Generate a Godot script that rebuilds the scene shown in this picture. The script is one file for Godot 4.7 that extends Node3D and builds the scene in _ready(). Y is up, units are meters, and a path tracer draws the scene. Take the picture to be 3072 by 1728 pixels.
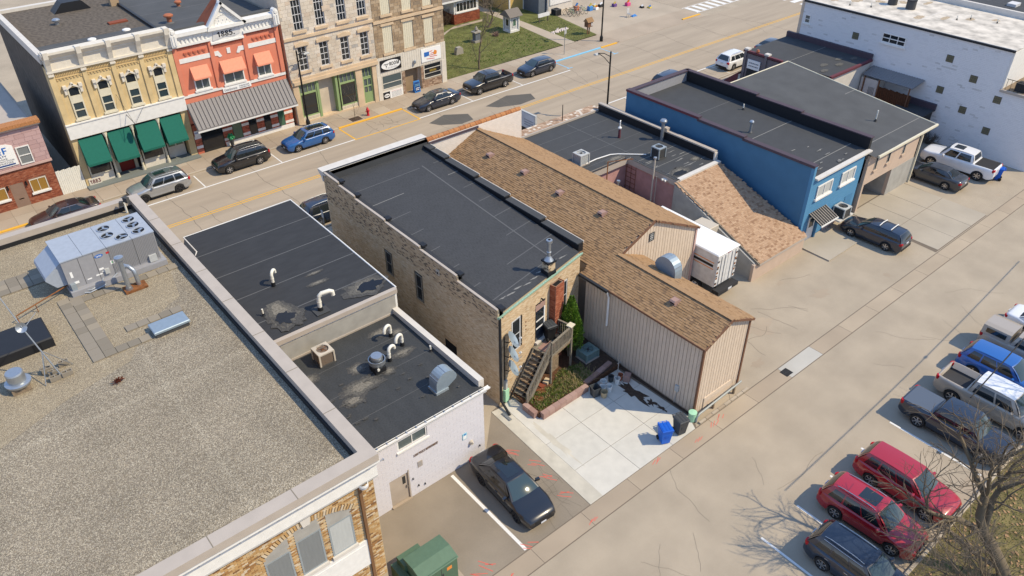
extends Node3D

const CAM = Vector3(0, 30.3, 0)
var M = {}
var T = {}
var rng = RandomNumberGenerator.new()
var org = Vector3.ZERO
var names = {}
var UB = {}
var ubv: PackedVector3Array
var ubn: PackedVector3Array

class MB:
	var v = PackedVector3Array()
	var n = PackedVector3Array()
	func tri(a: Vector3, b: Vector3, c: Vector3):
		var k = (b - a).cross(c - a).normalized()
		v.append(a); v.append(c); v.append(b)
		n.append(k); n.append(k); n.append(k)
	func quad(a: Vector3, b: Vector3, c: Vector3, d: Vector3):
		var k = (c - a).cross(d - b).normalized()
		v.append(a); v.append(c); v.append(b); v.append(a); v.append(d); v.append(c)
		for i in 6: n.append(k)
	func quadh(a: Vector3, b: Vector3, c: Vector3, d: Vector3, h: Vector3):
		if (c - a).cross(d - b).dot(h) < 0: quad(d, c, b, a)
		else: quad(a, b, c, d)
	func quadn(a: Vector3, b: Vector3, c: Vector3, d: Vector3, na: Vector3, nb: Vector3, nc: Vector3, nd: Vector3):
		v.append(a); v.append(c); v.append(b); v.append(a); v.append(d); v.append(c)
		n.append(na); n.append(nc); n.append(nb); n.append(na); n.append(nd); n.append(nc)
	func box(lo: Vector3, hi: Vector3):
		ob(Transform3D(Basis(), (lo + hi) / 2), hi - lo)
	func ob(x: Transform3D, s: Vector3):
		var p = []
		for i in 8: p.append(x * Vector3((s.x if i & 1 else -s.x) / 2, (s.y if i & 2 else -s.y) / 2, (s.z if i & 4 else -s.z) / 2))
		for f in [[4, 5, 7, 6], [1, 0, 2, 3], [5, 1, 3, 7], [0, 4, 6, 2], [6, 7, 3, 2], [0, 1, 5, 4]]: quad(p[f[0]], p[f[1]], p[f[2]], p[f[3]])
	# box with chamfered top edges
	func cbox(lo: Vector3, hi: Vector3, c: float):
		var b = [Vector3(lo.x, lo.y, hi.z), Vector3(hi.x, lo.y, hi.z), Vector3(hi.x, lo.y, lo.z), Vector3(lo.x, lo.y, lo.z)]
		var m = []
		var t = []
		for i in 4:
			m.append(Vector3(b[i].x, hi.y - c, b[i].z))
			t.append(Vector3(b[i].x + (c if i in [0, 3] else -c), hi.y, b[i].z + (-c if i < 2 else c)))
		for i in 4:
			var j = (i + 1) % 4
			quad(b[i], b[j], m[j], m[i]); quad(m[i], m[j], t[j], t[i])
		quad(t[0], t[1], t[2], t[3])
		quad(b[3], b[2], b[1], b[0])
	func cyl(p: Vector3, q: Vector3, r0: float, r1: float, seg = 12, c0 = true, c1 = true):
		var ax = (q - p).normalized()
		var s = ax.cross(Vector3.UP if absf(ax.y) < 0.9 else Vector3.RIGHT).normalized()
		var t = s.cross(ax)
		for i in seg:
			var a = TAU * i / seg
			var b = TAU * (i + 1) / seg
			var da = s * cos(a) - t * sin(a)
			var db = s * cos(b) - t * sin(b)
			quadn(p + da * r0, p + db * r0, q + db * r1, q + da * r1, da, db, db, da)
			if c0: tri(p, p + db * r0, p + da * r0)
			if c1: tri(q, q + da * r1, q + db * r1)
	func tube(ps: Array, r, seg = 8):
		var rings = []
		var nn = []
		for i in ps.size():
			var d = (ps[mini(i + 1, ps.size() - 1)] - ps[maxi(i - 1, 0)]).normalized()
			var s = d.cross(Vector3(0.05, 1, 0.08)).normalized()
			var t = s.cross(d)
			var ri = r[i] if r is Array else r
			var ring = []
			var rn = []
			for k in seg:
				var a = TAU * k / seg
				var dd = s * cos(a) - t * sin(a)
				ring.append(ps[i] + dd * ri); rn.append(dd)
			rings.append(ring); nn.append(rn)
		for i in ps.size() - 1:
			for k in seg:
				var l = (k + 1) % seg
				quadn(rings[i][k], rings[i][l], rings[i + 1][l], rings[i + 1][k], nn[i][k], nn[i][l], nn[i + 1][l], nn[i + 1][k])
		for k in range(1, seg - 1):
			tri(rings[0][0], rings[0][k + 1], rings[0][k])
			tri(rings[-1][0], rings[-1][k], rings[-1][k + 1])
	func lathe(o: Vector3, pr: Array, seg = 16, bas = Basis()):
		for i in pr.size() - 1:
			var e = pr[i + 1] - pr[i]
			var k = Vector2(e.y, -e.x).normalized()
			for j in seg:
				var a = TAU * j / seg
				var b = TAU * (j + 1) / seg
				var da = Vector3(cos(a), 0, -sin(a))
				var db = Vector3(cos(b), 0, -sin(b))
				var up = Vector3.UP
				quadn(o + bas * (da * pr[i].x + up * pr[i].y), o + bas * (db * pr[i].x + up * pr[i].y), o + bas * (db * pr[i + 1].x + up * pr[i + 1].y), o + bas * (da * pr[i + 1].x + up * pr[i + 1].y), bas * (da * k.x + up * k.y), bas * (db * k.x + up * k.y), bas * (db * k.x + up * k.y), bas * (da * k.x + up * k.y))
	# polygon in the plane o + U x + V y, extruded along dv; face at dv end looks along dv
	func ext(poly: PackedVector2Array, o: Vector3, U: Vector3, V: Vector3, dv: Vector3, back = true):
		var N = U.cross(V)
		var ar = 0.0
		for i in poly.size():
			var p = poly[i]
			var q = poly[(i + 1) % poly.size()]
			ar += p.x * q.y - p.y * q.x
		var s = 1.0 if ar > 0 else -1.0
		for i in poly.size():
			var p = poly[i]
			var q = poly[(i + 1) % poly.size()]
			var a = o + U * p.x + V * p.y
			var b = o + U * q.x + V * q.y
			quadh(a, b, b + dv, a + dv, (b - a).cross(N) * s)
		var ix = Geometry2D.triangulate_polygon(poly)
		for i in range(0, ix.size(), 3):
			var a = o + U * poly[ix[i]].x + V * poly[ix[i]].y
			var b = o + U * poly[ix[i + 1]].x + V * poly[ix[i + 1]].y
			var c = o + U * poly[ix[i + 2]].x + V * poly[ix[i + 2]].y
			var f = (b - a).cross(c - a).dot(dv) > 0
			if f:
				tri(a + dv, b + dv, c + dv)
				if back: tri(a, c, b)
			else:
				tri(a + dv, c + dv, b + dv)
				if back: tri(a, b, c)
	func flat(poly: PackedVector2Array, y: float):
		var ix = Geometry2D.triangulate_polygon(poly)
		for i in range(0, ix.size(), 3):
			var a = Vector3(poly[ix[i]].x, y, poly[ix[i]].y)
			var b = Vector3(poly[ix[i + 1]].x, y, poly[ix[i + 1]].y)
			var c = Vector3(poly[ix[i + 2]].x, y, poly[ix[i + 2]].y)
			if (b - a).cross(c - a).y > 0: tri(a, b, c)
			else: tri(a, c, b)
	func ribbon(ps: Array, w: float, y: float):
		for i in ps.size() - 1:
			var d = (ps[i + 1] - ps[i]).normalized() * w / 2
			var k = Vector2(-d.y, d.x)
			quadh(Vector3(ps[i].x + k.x, y, ps[i].y + k.y), Vector3(ps[i].x - k.x, y, ps[i].y - k.y), Vector3(ps[i + 1].x - k.x, y, ps[i + 1].y - k.y), Vector3(ps[i + 1].x + k.x, y, ps[i + 1].y + k.y), Vector3.UP)
	func mesh(off: Vector3) -> ArrayMesh:
		var arr = []
		arr.resize(Mesh.ARRAY_MAX)
		arr[Mesh.ARRAY_VERTEX] = Transform3D(Basis(), -off) * v
		arr[Mesh.ARRAY_NORMAL] = n
		var m = ArrayMesh.new()
		m.add_surface_from_arrays(Mesh.PRIMITIVE_TRIANGLES, arr)
		return m

func V(x, y, z) -> Vector3: return Vector3(x, y, z)
func P2(a) -> PackedVector2Array:
	var p = PackedVector2Array()
	for i in range(0, a.size(), 2): p.append(Vector2(a[i], a[i + 1]))
	return p

func nm(called: String) -> String:
	var k = names.get(called, -1) + 1
	names[called] = k
	return called if k == 0 else "%s_%03d" % [called, k]

func tag(o, label, cat, group = ""):
	o.set_meta("label", label); o.set_meta("category", cat)
	if group: o.set_meta("group", group)
	return o

func thing(called, label, cat, at = Vector3.ZERO, group = "", world = true):
	var o = Node3D.new()
	o.name = nm(called)
	add_child(o)
	o.position = at
	org = at if world else Vector3.ZERO
	return tag(o, label, cat, group)

func part(parent, called, mb, m, kind = ""):
	var o = MeshInstance3D.new()
	o.mesh = mb.mesh(org) if mb is MB else mb
	o.material_override = M[m] if m is String else m
	o.name = called if parent != self else nm(called)
	parent.add_child(o, true)
	if kind: o.set_meta("kind", kind)
	return o

func struct(called, mb, m):
	org = Vector3.ZERO
	return part(self, called, mb, m, "structure")

func bx(parent, called, lo, hi, m):
	var b = MB.new()
	b.box(lo, hi)
	return part(parent, called, b, m)

# list of [Transform3D of a unit box, material index]; the ones that show largest become parts, the rest one part
func pieces(parent, called, list, mats, limit = 300):
	if ubv.is_empty():
		var b = MB.new()
		b.box(V(-.5, -.5, -.5), V(.5, .5, .5))
		ubv = b.v; ubn = b.n
	list.sort_custom(func(a, b): return a[0].origin.distance_squared_to(CAM) < b[0].origin.distance_squared_to(CAM))
	for i in mini(limit, list.size()):
		var mk_ = mats[list[i][1]]
		if not UB.has(mk_):
			var bm = MB.new()
			bm.v = ubv; bm.n = ubn
			UB[mk_] = bm.mesh(Vector3.ZERO)
			UB[mk_].surface_set_material(0, M[mk_])
		var o = MeshInstance3D.new()
		o.mesh = UB[mk_]
		o.name = called
		parent.add_child(o, true)
		o.transform = Transform3D(list[i][0].basis, list[i][0].origin - org)
	if list.size() > limit:
		var am = ArrayMesh.new()
		for mi in mats.size():
			var vv = PackedVector3Array()
			var nn = PackedVector3Array()
			for i in range(limit, list.size()):
				if list[i][1] == mi:
					var x = list[i][0]
					vv.append_array(Transform3D(x.basis, x.origin - org) * ubv)
					nn.append_array(Transform3D(x.basis.orthonormalized(), Vector3.ZERO) * ubn)
			if vv.size():
				var arr = []
				arr.resize(Mesh.ARRAY_MAX)
				arr[Mesh.ARRAY_VERTEX] = vv
				arr[Mesh.ARRAY_NORMAL] = nn
				am.add_surface_from_arrays(Mesh.PRIMITIVE_TRIANGLES, arr)
				am.surface_set_material(am.get_surface_count() - 1, M[mats[mi]])
		var o = MeshInstance3D.new()
		o.mesh = am
		o.name = called + "_rows"
		o.set_meta("kind", "stuff")
		parent.add_child(o, true)

func pick(weights):
	var r = rng.randf()
	for i in weights.size():
		r -= weights[i]
		if r < 0: return i
	return 0

# courses of bricks or blocks laid on a wall face; o lower left corner seen from outside, u to the right
func bricks(parent, called, o, u, w, h, bw, bh, mats, wts, holes = [], joint = 0.012, proud = 0.012, limit = 300, jit = 0.0, test = null):
	var N = u.cross(Vector3.UP)
	var list = []
	var rows = int(ceil(h / bh))
	for r in rows:
		var y0 = r * bh
		var y1 = minf(y0 + bh, h)
		var x = -bw * (0.5 if r % 2 else 0.0) - bw * jit * rng.randf()
		while x < w - 0.01:
			var l = bw * (1.0 + jit * rng.randf_range(-.6, .6))
			var a = maxf(x, 0.0)
			var b = minf(x + l, w)
			x += l
			var yc = (y0 + y1) / 2
			for q in holes:
				if yc > q.position.y and yc < q.end.y and b > q.position.x and a < q.end.x:
					if a >= q.position.x and b <= q.end.x: b = a
					elif a < q.position.x: b = minf(b, q.position.x)
					else: a = maxf(a, q.end.x)
			if b - a < joint * 2.5 or y1 - y0 < joint * 1.6: continue
			if test and not test.call((a + b) / 2, yc): continue
			var d = proud * rng.randf_range(0.75, 1.15) * 2
			list.append([Transform3D(Basis(u * (b - a - joint), Vector3.UP * (y1 - y0 - joint), N * d), o + u * (a + b) / 2 + Vector3.UP * yc), pick(wts)])
	pieces(parent, called, list, mats, limit)

# overlapping courses of shingles on a slope: o eave corner, u along the eave, s up the slope; poly in (along, up) coordinates
func shingles(parent, o, u, s, poly, mats, wts, tab = 0.25, row = 0.14):
	var N = u.cross(s).normalized()
	if N.y < 0: N = -N
	var lo = poly[0]
	var hi = poly[0]
	for p in poly:
		lo = lo.min(p); hi = hi.max(p)
	var list = []
	var k = 0
	var y = lo.y
	while y < hi.y:
		var x = lo.x - rng.randf() * tab
		while x < hi.x:
			var l = tab * rng.randf_range(.7, 1.1)
			var c = Vector2(x + l / 2, y + row / 2)
			if Geometry2D.is_point_in_polygon(c, poly):
				var th = rng.randf_range(.012, .026)
				list.append([Transform3D(Basis(u * (l - .004), (s * row * 1.08 - N * th * .9), N * th), o + u * c.x + s * c.y + N * (th * .5 + .004)), pick(wts)])
			x += l
		y += row
		k += 1
	pieces(parent, "shingle", list, mats, 300)

func tex(size, type, freq, oct, lo, hi, sd, gam = 1.0):
	var n = FastNoiseLite.new()
	n.noise_type = type
	n.frequency = freq
	n.seed = sd
	n.fractal_octaves = oct
	n.fractal_type = FastNoiseLite.FRACTAL_FBM if oct > 1 else FastNoiseLite.FRACTAL_NONE
	if type == FastNoiseLite.TYPE_CELLULAR:
		n.cellular_return_type = FastNoiseLite.RETURN_CELL_VALUE
	var im = n.get_seamless_image(size, size)
	im.convert(Image.FORMAT_L8)
	var d = im.get_data()
	var lut = PackedByteArray()
	for i in 256: lut.append(int(255 * Color.from_hsv(0, 0, clampf(lo + (hi - lo) * pow(i / 255.0, gam), 0, 1)).linear_to_srgb().r))
	for i in d.size(): d[i] = lut[d[i]]
	return ImageTexture.create_from_image(Image.create_from_data(size, size, false, Image.FORMAT_L8, d))

# stones of many colours
func gravel_tex(size, freq, ramp, sd):
	var n = FastNoiseLite.new()
	n.noise_type = FastNoiseLite.TYPE_CELLULAR
	n.cellular_return_type = FastNoiseLite.RETURN_CELL_VALUE
	n.frequency = freq
	n.seed = sd
	var im = n.get_seamless_image(size, size)
	im.convert(Image.FORMAT_L8)
	var d = im.get_data()
	var lut = PackedByteArray()
	for i in 256:
		var c = ramp[int(i / 256.0 * ramp.size())].linear_to_srgb()
		lut.append(int(c.r * 255)); lut.append(int(c.g * 255)); lut.append(int(c.b * 255))
	var q = PackedByteArray()
	q.resize(d.size() * 3)
	for i in d.size():
		var k = d[i] * 3
		q[i * 3] = lut[k]; q[i * 3 + 1] = lut[k + 1]; q[i * 3 + 2] = lut[k + 2]
	return ImageTexture.create_from_image(Image.create_from_data(size, size, false, Image.FORMAT_RGB8, q))

func mk(key, r, g, b, rough = 0.85, o = {}):
	var m = StandardMaterial3D.new()
	m.resource_name = key
	m.albedo_color = Color(r, g, b).linear_to_srgb()
	m.roughness = rough
	m.metallic = o.get("met", 0.0)
	m.metallic_specular = o.get("spec", 0.4)
	if o.has("t"):
		m.albedo_texture = T[o.t]
		m.uv1_triplanar = true
		m.uv1_world_triplanar = true
		var s = o.get("s", 0.5)
		m.uv1_scale = s if s is Vector3 else V(s, s, s)
		m.uv1_triplanar_sharpness = 8.0
	if o.has("d"):
		m.detail_enabled = true
		m.detail_blend_mode = BaseMaterial3D.BLEND_MODE_MUL
		m.detail_albedo = T[o.d]
		m.detail_uv_layer = BaseMaterial3D.DETAIL_UV_2
		m.uv2_triplanar = true
		m.uv2_world_triplanar = true
		var s = o.get("ds", 0.08)
		m.uv2_scale = s if s is Vector3 else V(s, s, s)
		m.uv2_triplanar_sharpness = 8.0
	if o.has("bump"):
		m.heightmap_enabled = true
		m.heightmap_texture = T[o.get("bt", o.get("t", "grain"))]
		m.heightmap_scale = o.bump
	if o.has("coat"):
		m.clearcoat_enabled = true
		m.clearcoat = o.coat
		m.clearcoat_roughness = 0.04
	if o.has("back"):
		m.backlight_enabled = true
		m.backlight = o.back
	M[key] = m
	return m

func textures():
	var S = FastNoiseLite.TYPE_SIMPLEX_SMOOTH
	var C = FastNoiseLite.TYPE_CELLULAR
	T.grain = tex(512, S, 0.12, 4, 0.78, 1.0, 3)
	T.fine = tex(512, S, 0.35, 2, 0.86, 1.0, 4)
	T.blotch = tex(512, S, 0.012, 5, 0.80, 1.02, 5)
	T.soft = tex(512, S, 0.01, 4, 0.88, 1.0, 6)
	T.patch = tex(512, S, 0.02, 5, 0.42, 1.1, 7, 0.8)
	T.spots = tex(512, S, 0.05, 3, 0.62, 1.1, 8, 0.7)
	T.gravel = gravel_tex(1024, 0.2, [Color(.07, .055, .04), Color(.2, .165, .125), Color(.3, .25, .19), Color(.13, .11, .085), Color(.36, .3, .22), Color(.22, .2, .165), Color(.75, .66, .52), Color(.32, .26, .18), Color(.09, .08, .065), Color(.45, .36, .24), Color(.25, .23, .22), Color(.16, .13, .11)], 11)
	T.chips = gravel_tex(512, 0.22, [Color(.84, .84, .84), Color(.95, .95, .95), Color(1, 1, 1), Color(.9, .9, .9), Color(.76, .75, .73), Color(1, .99, .97)], 12)

func materials():
	var cs = {"t": "grain", "s": 0.9, "d": "blotch", "ds": 0.035, "bump": 0.25}
	mk("alley", .43, .362, .275, .92, {"t": "chips", "s": 1.6, "d": "blotch", "ds": .045, "bump": .4})
	mk("street", .43, .355, .268, .92, {"t": "grain", "s": V(.35, 1, 1.3), "d": "blotch", "ds": V(.012, .05, .11), "bump": .3})
	mk("lot", .285, .24, .185, .95, {"t": "chips", "s": 1.4, "d": "blotch", "ds": .06, "bump": .5})
	mk("repair", .12, .112, .1, .95, {"t": "chips", "s": 1.3, "d": "soft", "ds": .1})
	mk("walk", .45, .365, .275, .9, cs); mk("walk2", .42, .335, .25, .9, cs); mk("walk3", .48, .4, .305, .9, cs)
	mk("strip", .47, .385, .285, .9, cs); mk("strip2", .43, .35, .26, .9, cs); mk("strip3", .52, .5, .45, .9, cs)
	mk("pad", .62, .595, .53, .88, {"t": "soft", "s": .25, "d": "fine", "ds": .8}); mk("pad2", .595, .575, .515, .88, {"t": "soft", "s": .3, "d": "fine", "ds": .8}); mk("pad3", .58, .54, .45, .88, {"t": "soft", "s": .3, "d": "blotch", "ds": .1})
	mk("drive", .46, .405, .325, .9, cs); mk("drive2", .43, .38, .3, .9, cs)
	mk("joint", .16, .13, .1, .95)
	mk("crack", .15, .128, .1, .95); mk("tar", .06, .055, .05, .9, {"t": "grain", "s": 1})
	mk("wpaint", .74, .73, .7, .8, {"t": "spots", "s": .8}); mk("ypaint", .72, .40, .05, .8, {"t": "spots", "s": .9}); mk("bpaint", .22, .50, .72, .8, {"t": "spots", "s": .6}); mk("rpaint", .62, .12, .09, .9)
	mk("kerb", .48, .41, .32, .9, cs)
	mk("soil", .13, .062, .032, 1, {"t": "chips", "s": 2.5, "d": "patch", "ds": .5, "bump": 2.0})
	mk("soil2", .09, .06, .042, 1, {"t": "chips", "s": 2.5, "d": "patch", "ds": .5, "bump": 2.0})
	mk("lawn", .16, .17, .05, 1, {"t": "grain", "s": 1.2, "d": "patch", "ds": .07, "bump": 2.0})
	mk("lawn2", .22, .18, .075, 1, {"t": "grain", "s": 1.2, "d": "patch", "ds": .09, "bump": 2.0})
	mk("blade", .11, .17, .025, .9, {"back": Color(.2, .3, .05)}); mk("blade2", .2, .2, .06, .9, {"back": Color(.2, .25, .05)}); mk("straw", .42, .33, .17, .95)
	# roofs
	var rb = {"t": "soft", "s": .12, "d": "spots", "ds": V(.5, .5, .12), "spec": .3}
	mk("roof", .062, .064, .068, .7, rb); mk("roof2", .046, .048, .052, .68, {"t": "blotch", "s": V(.1, .1, .35), "d": "fine", "ds": 1.2, "spec": .3}); mk("roof3", .068, .071, .075, .75, {"t": "soft", "s": .2, "d": "fine", "ds": .9, "spec": .3}); mk("roofp", .05, .053, .055, .65, {"t": "blotch", "s": V(.25, .3, .1), "d": "spots", "ds": .35})
	mk("roof4", .10, .104, .108, .8, {"t": "grain", "s": V(.9, .9, .25), "d": "blotch", "ds": .07, "spec": .3})
	mk("seam", .12, .122, .124, .7, {"t": "spots", "s": 1.6}); mk("seamw", .24, .235, .22, .9, {"t": "spots", "s": 2.2})
	mk("rubber", .017, .018, .021, .5, {"t": "soft", "s": .5})
	mk("gravel", .9, .9, .88, 1, {"t": "gravel", "s": .13, "d": "blotch", "ds": .05, "bump": 2.2})
	mk("gravel_pale", 1, .97, .88, 1, {"t": "gravel", "s": .2, "d": "soft", "ds": .1, "bump": 2.2})
	mk("cap", .44, .385, .33, .6, {"t": "soft", "s": .2}); mk("cap_light", .62, .585, .53, .6, {"t": "soft", "s": .3})
	mk("paver", .27, .235, .185, .95, {"t": "grain", "s": 1.2}); mk("paver2", .23, .2, .155, .95, {"t": "grain", "s": 1.2}); mk("paver3", .31, .265, .2, .95, {"t": "grain", "s": 1.2})
	mk("white", .76, .75, .72, .6, {"t": "soft", "s": .5}); mk("white2", .7, .7, .7, .7, {"t": "grain", "s": .5, "d": "blotch", "ds": .15}); mk("offwhite", .68, .63, .54, .7, {"t": "soft", "s": .4})
	mk("wroof", .72, .66, .57, .8, {"t": "soft", "s": .4, "d": "patch", "ds": .06}); mk("rust", .25, .1, .035, .95, {"t": "patch", "s": .4}); mk("stain", .21, .195, .165, .95, {"t": "patch", "s": .7}); mk("stain_mid", .125, .12, .108, .95, {"t": "patch", "s": .7}); mk("stain_faint", .08, .079, .077, .9, {"t": "patch", "s": .7}); mk("wstain", .5, .4, .28, .9, {"t": "patch", "s": .5})
	# brick and stone
	var bk = {"t": "grain", "s": 2.0, "d": "blotch", "ds": .12}
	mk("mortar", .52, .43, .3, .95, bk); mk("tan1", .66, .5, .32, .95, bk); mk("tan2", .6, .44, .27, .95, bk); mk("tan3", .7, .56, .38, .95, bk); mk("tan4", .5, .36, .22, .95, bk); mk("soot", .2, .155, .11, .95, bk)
	mk("gmortar", .5, .4, .26, .95, bk); mk("gb1", .53, .33, .14, .95, bk); mk("gb2", .38, .2, .075, .95, bk); mk("gb3", .62, .45, .25, .95, bk); mk("gb4", .23, .12, .055, .95, bk); mk("gb5", .66, .55, .4, .95, bk)
	mk("red1", .36, .11, .055, .95, bk); mk("red2", .27, .075, .04, .95, bk); mk("red3", .43, .16, .09, .95, bk); mk("redmortar", .3, .2, .15, .95, bk)
	mk("yface", .72, .55, .29, .9, {"t": "grain", "s": V(1.2, 3.5, 1.2), "d": "blotch", "ds": .15}); mk("ytrim", .62, .45, .22, .9, {"t": "grain", "s": 1})
	mk("yb1", .66, .47, .215, .9, bk); mk("yb2", .6, .42, .185, .9, bk); mk("yb3", .69, .51, .25, .9, bk)
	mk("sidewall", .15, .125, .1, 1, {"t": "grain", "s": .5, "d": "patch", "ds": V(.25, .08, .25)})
	mk("coral", .74, .25, .155, .85, {"t": "grain", "s": V(1, 3, 1), "d": "soft", "ds": .2}); mk("coral2", .6, .17, .1, .85, bk); mk("coralcloth", .78, .3, .19, .9, {"t": "soft", "s": .8})
	mk("stmortar", .66, .575, .46, .95, bk); mk("st1", .72, .635, .52, .95, bk); mk("st2", .67, .575, .46, .95, bk); mk("st3", .75, .67, .57, .95, bk); mk("st4", .69, .565, .44, .95, bk); mk("st5", .48, .45, .41, .95, bk); mk("sttrim", .7, .535, .36, .9, bk)
	mk("bsmortar", .6, .5, .37, .95, bk); mk("bs1", .43, .315, .2, .95, bk); mk("bs2", .36, .26, .165, .95, bk); mk("bs3", .5, .385, .26, .95, bk); mk("bs4", .3, .23, .16, .95, bk)
	mk("pblock", .66, .645, .68, .9, {"t": "fine", "s": 1.2}); mk("pblock2", .645, .63, .665, .9, {"t": "fine", "s": 1.2}); mk("pjoint", .6, .585, .615, .95)
	mk("wb1", .74, .74, .75, .9, {"t": "fine", "s": 1}); mk("wb2", .71, .71, .72, .9, {"t": "fine", "s": 1}); mk("wb3", .69, .685, .68, .9, bk); mk("wbj", .64, .64, .65, .95)
	mk("cobble", .42, .28, .19, .95, bk); mk("cobble2", .55, .4, .29, .95, bk); mk("cobble3", .28, .18, .12, .95, bk)
	# painted and clad walls
	mk("blue", .065, .185, .32, .8, {"t": "fine", "s": V(.5, 3, .5), "d": "soft", "ds": .15}); mk("blue2", .065, .205, .37, .8, {"t": "fine", "s": 1})
	mk("bluelap", .085, .25, .43, .75, {"t": "fine", "s": 1})
	mk("plum", .075, .055, .07, .7, {"t": "soft", "s": .3}); mk("mauve", .19, .16, .165, .85, {"t": "soft", "s": .4}); mk("maroon", .12, .035, .045, .7)
	mk("peach", .56, .43, .335, .85, {"t": "fine", "s": .8, "d": "soft", "ds": .2}); mk("beige", .48, .405, .33, .9, {"t": "fine", "s": .8, "d": "blotch", "ds": .12}); mk("pinkwall", .53, .30, .28, .9, {"t": "grain", "s": .5, "d": "blotch", "ds": .18}); mk("greywall", .4, .385, .35, .9, {"t": "fine", "s": 1, "d": "blotch", "ds": .2})
	mk("siding", .63, .52, .41, .7, {"t": "soft", "s": .4}); mk("siding2", .6, .495, .39, .7, {"t": "soft", "s": .4}); mk("sgroove", .34, .27, .21, .9); mk("lapw", .72, .66, .6, .75, {"t": "soft", "s": .5}); mk("trimbrown", .17, .085, .05, .7); mk("rosetrim", .52, .36, .32, .8)
	mk("sh1", .33, .205, .108, 1, {"t": "chips", "s": 2.5}); mk("sh2", .295, .18, .092, 1, {"t": "chips", "s": 2.5}); mk("sh3", .355, .222, .12, 1, {"t": "chips", "s": 2.5}); mk("sh4", .225, .14, .078, 1, {"t": "chips", "s": 2.5})
	mk("ps1", .42, .275, .175, 1, {"t": "chips", "s": 2.5}); mk("ps2", .37, .235, .145, 1, {"t": "chips", "s": 2.5}); mk("ps3", .46, .31, .2, 1, {"t": "chips", "s": 2.5}); mk("ps4", .29, .175, .105, 1, {"t": "chips", "s": 2.5})
	mk("clay", .48, .215, .085, .85, {"t": "patch", "s": .8}); mk("clay2", .42, .17, .065, .85, {"t": "patch", "s": .8})
	mk("pinkshake", .53, .36, .35, .85, {"t": "grain", "s": V(6, .8, 6)}); mk("pinkshake2", .49, .325, .315, .85, {"t": "grain", "s": V(6, .8, 6)})
	mk("wood", .30, .225, .15, .9, {"t": "grain", "s": V(2, .4, 2), "d": "patch", "ds": .5}); mk("woodgrey", .29, .255, .2, .9, {"t": "grain", "s": V(2, .5, 2), "d": "patch", "ds": .6}); mk("woodtread", .4, .285, .175, .9, {"t": "grain", "s": V(.8, 2, 2)}); mk("fencewood", .105, .045, .022, .95, {"t": "patch", "s": V(2, .3, 2)}); mk("wfence", .76, .74, .66, .8, {"t": "soft", "s": .6})
	mk("block", .36, .235, .2, .95, {"t": "grain", "s": 1.5}); mk("block2", .41, .275, .235, .95, {"t": "grain", "s": 1.5}); mk("block3", .33, .205, .17, .95, {"t": "grain", "s": 1.5})
	# metals, plastics, glass
	mk("galv", .42, .45, .48, .38, {"met": .75, "t": "soft", "s": 1.2}); mk("steel", .36, .41, .44, .5, {"met": .4, "t": "soft", "s": .6}); mk("rtu", .31, .31, .325, .55, {"t": "soft", "s": .6}); mk("rtu_top", .34, .38, .44, .5, {"t": "soft", "s": .6}); mk("louvre", .23, .23, .235, .6)
	mk("sheet", .30, .37, .43, .4, {"met": .35, "t": "soft", "s": .7}); mk("tin", .25, .235, .23, .7, {"t": "spots", "s": V(.5, .5, .3)}); mk("tinseam", .07, .065, .065, .7); mk("pvc", .74, .72, .64, .5, {"t": "soft", "s": 2}); mk("acgrey", .45, .46, .45, .6, {"t": "soft", "s": 1}); mk("acbeige", .52, .465, .385, .65, {"t": "soft", "s": 2}); mk("acteal", .17, .25, .24, .6, {"t": "soft", "s": 1.5})
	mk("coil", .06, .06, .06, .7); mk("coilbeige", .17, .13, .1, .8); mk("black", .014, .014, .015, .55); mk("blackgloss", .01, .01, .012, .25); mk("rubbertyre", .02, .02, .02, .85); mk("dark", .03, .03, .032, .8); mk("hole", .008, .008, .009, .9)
	mk("transformer", .085, .15, .095, .55, {"t": "soft", "s": .6}); mk("transformer2", .1, .17, .11, .55, {"t": "soft", "s": .6}); mk("gutter", .30, .32, .31, .5, {"met": .2}); mk("greencop", .33, .5, .38, .7, {"t": "patch", "s": 1}); mk("gutterblack", .02, .022, .025, .6)
	mk("cream", .66, .61, .47, .7, {"t": "soft", "s": .5}); mk("ironpost", .018, .019, .02, .45, {"met": .3}); mk("hydrant", .5, .02, .03, .45); mk("binblue", .012, .13, .60, .45); mk("binblue2", .01, .1, .5, .45); mk("bingrey", .055, .06, .065, .55); mk("bucket", .68, .68, .65, .5); mk("terracotta", .35, .12, .06, .8); mk("mint", .35, .62, .42, .6); mk("cardboard", .45, .36, .22, .8)
	mk("glass", .018, .022, .026, .06, {"spec": .6}); mk("glassblue", .03, .05, .06, .08, {"spec": .6}); mk("glasswin", .09, .115, .12, .1, {"spec": .6}); mk("curtain", .45, .47, .46, .25, {"t": "soft", "s": V(2, .2, 2)}); mk("curtaindk", .2, .215, .22, .2, {"t": "soft", "s": V(2, .2, 2)}); mk("glassgreen", .05, .13, .085, .1, {"spec": .6}); mk("glassblk", .15, .14, .09, .3, {"t": "spots", "s": 3}); mk("amber", .3, .17, .04, .3)
	mk("sage", .28, .37, .17, .7); mk("sage2", .24, .33, .15, .7); mk("awngreen", .012, .13, .095, .85, {"t": "soft", "s": .8}); mk("reddoor", .2, .02, .015, .6); mk("teal", .03, .2, .22, .5); mk("porchgrey", .19, .21, .2, .8, {"t": "grain", "s": 1})
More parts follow.
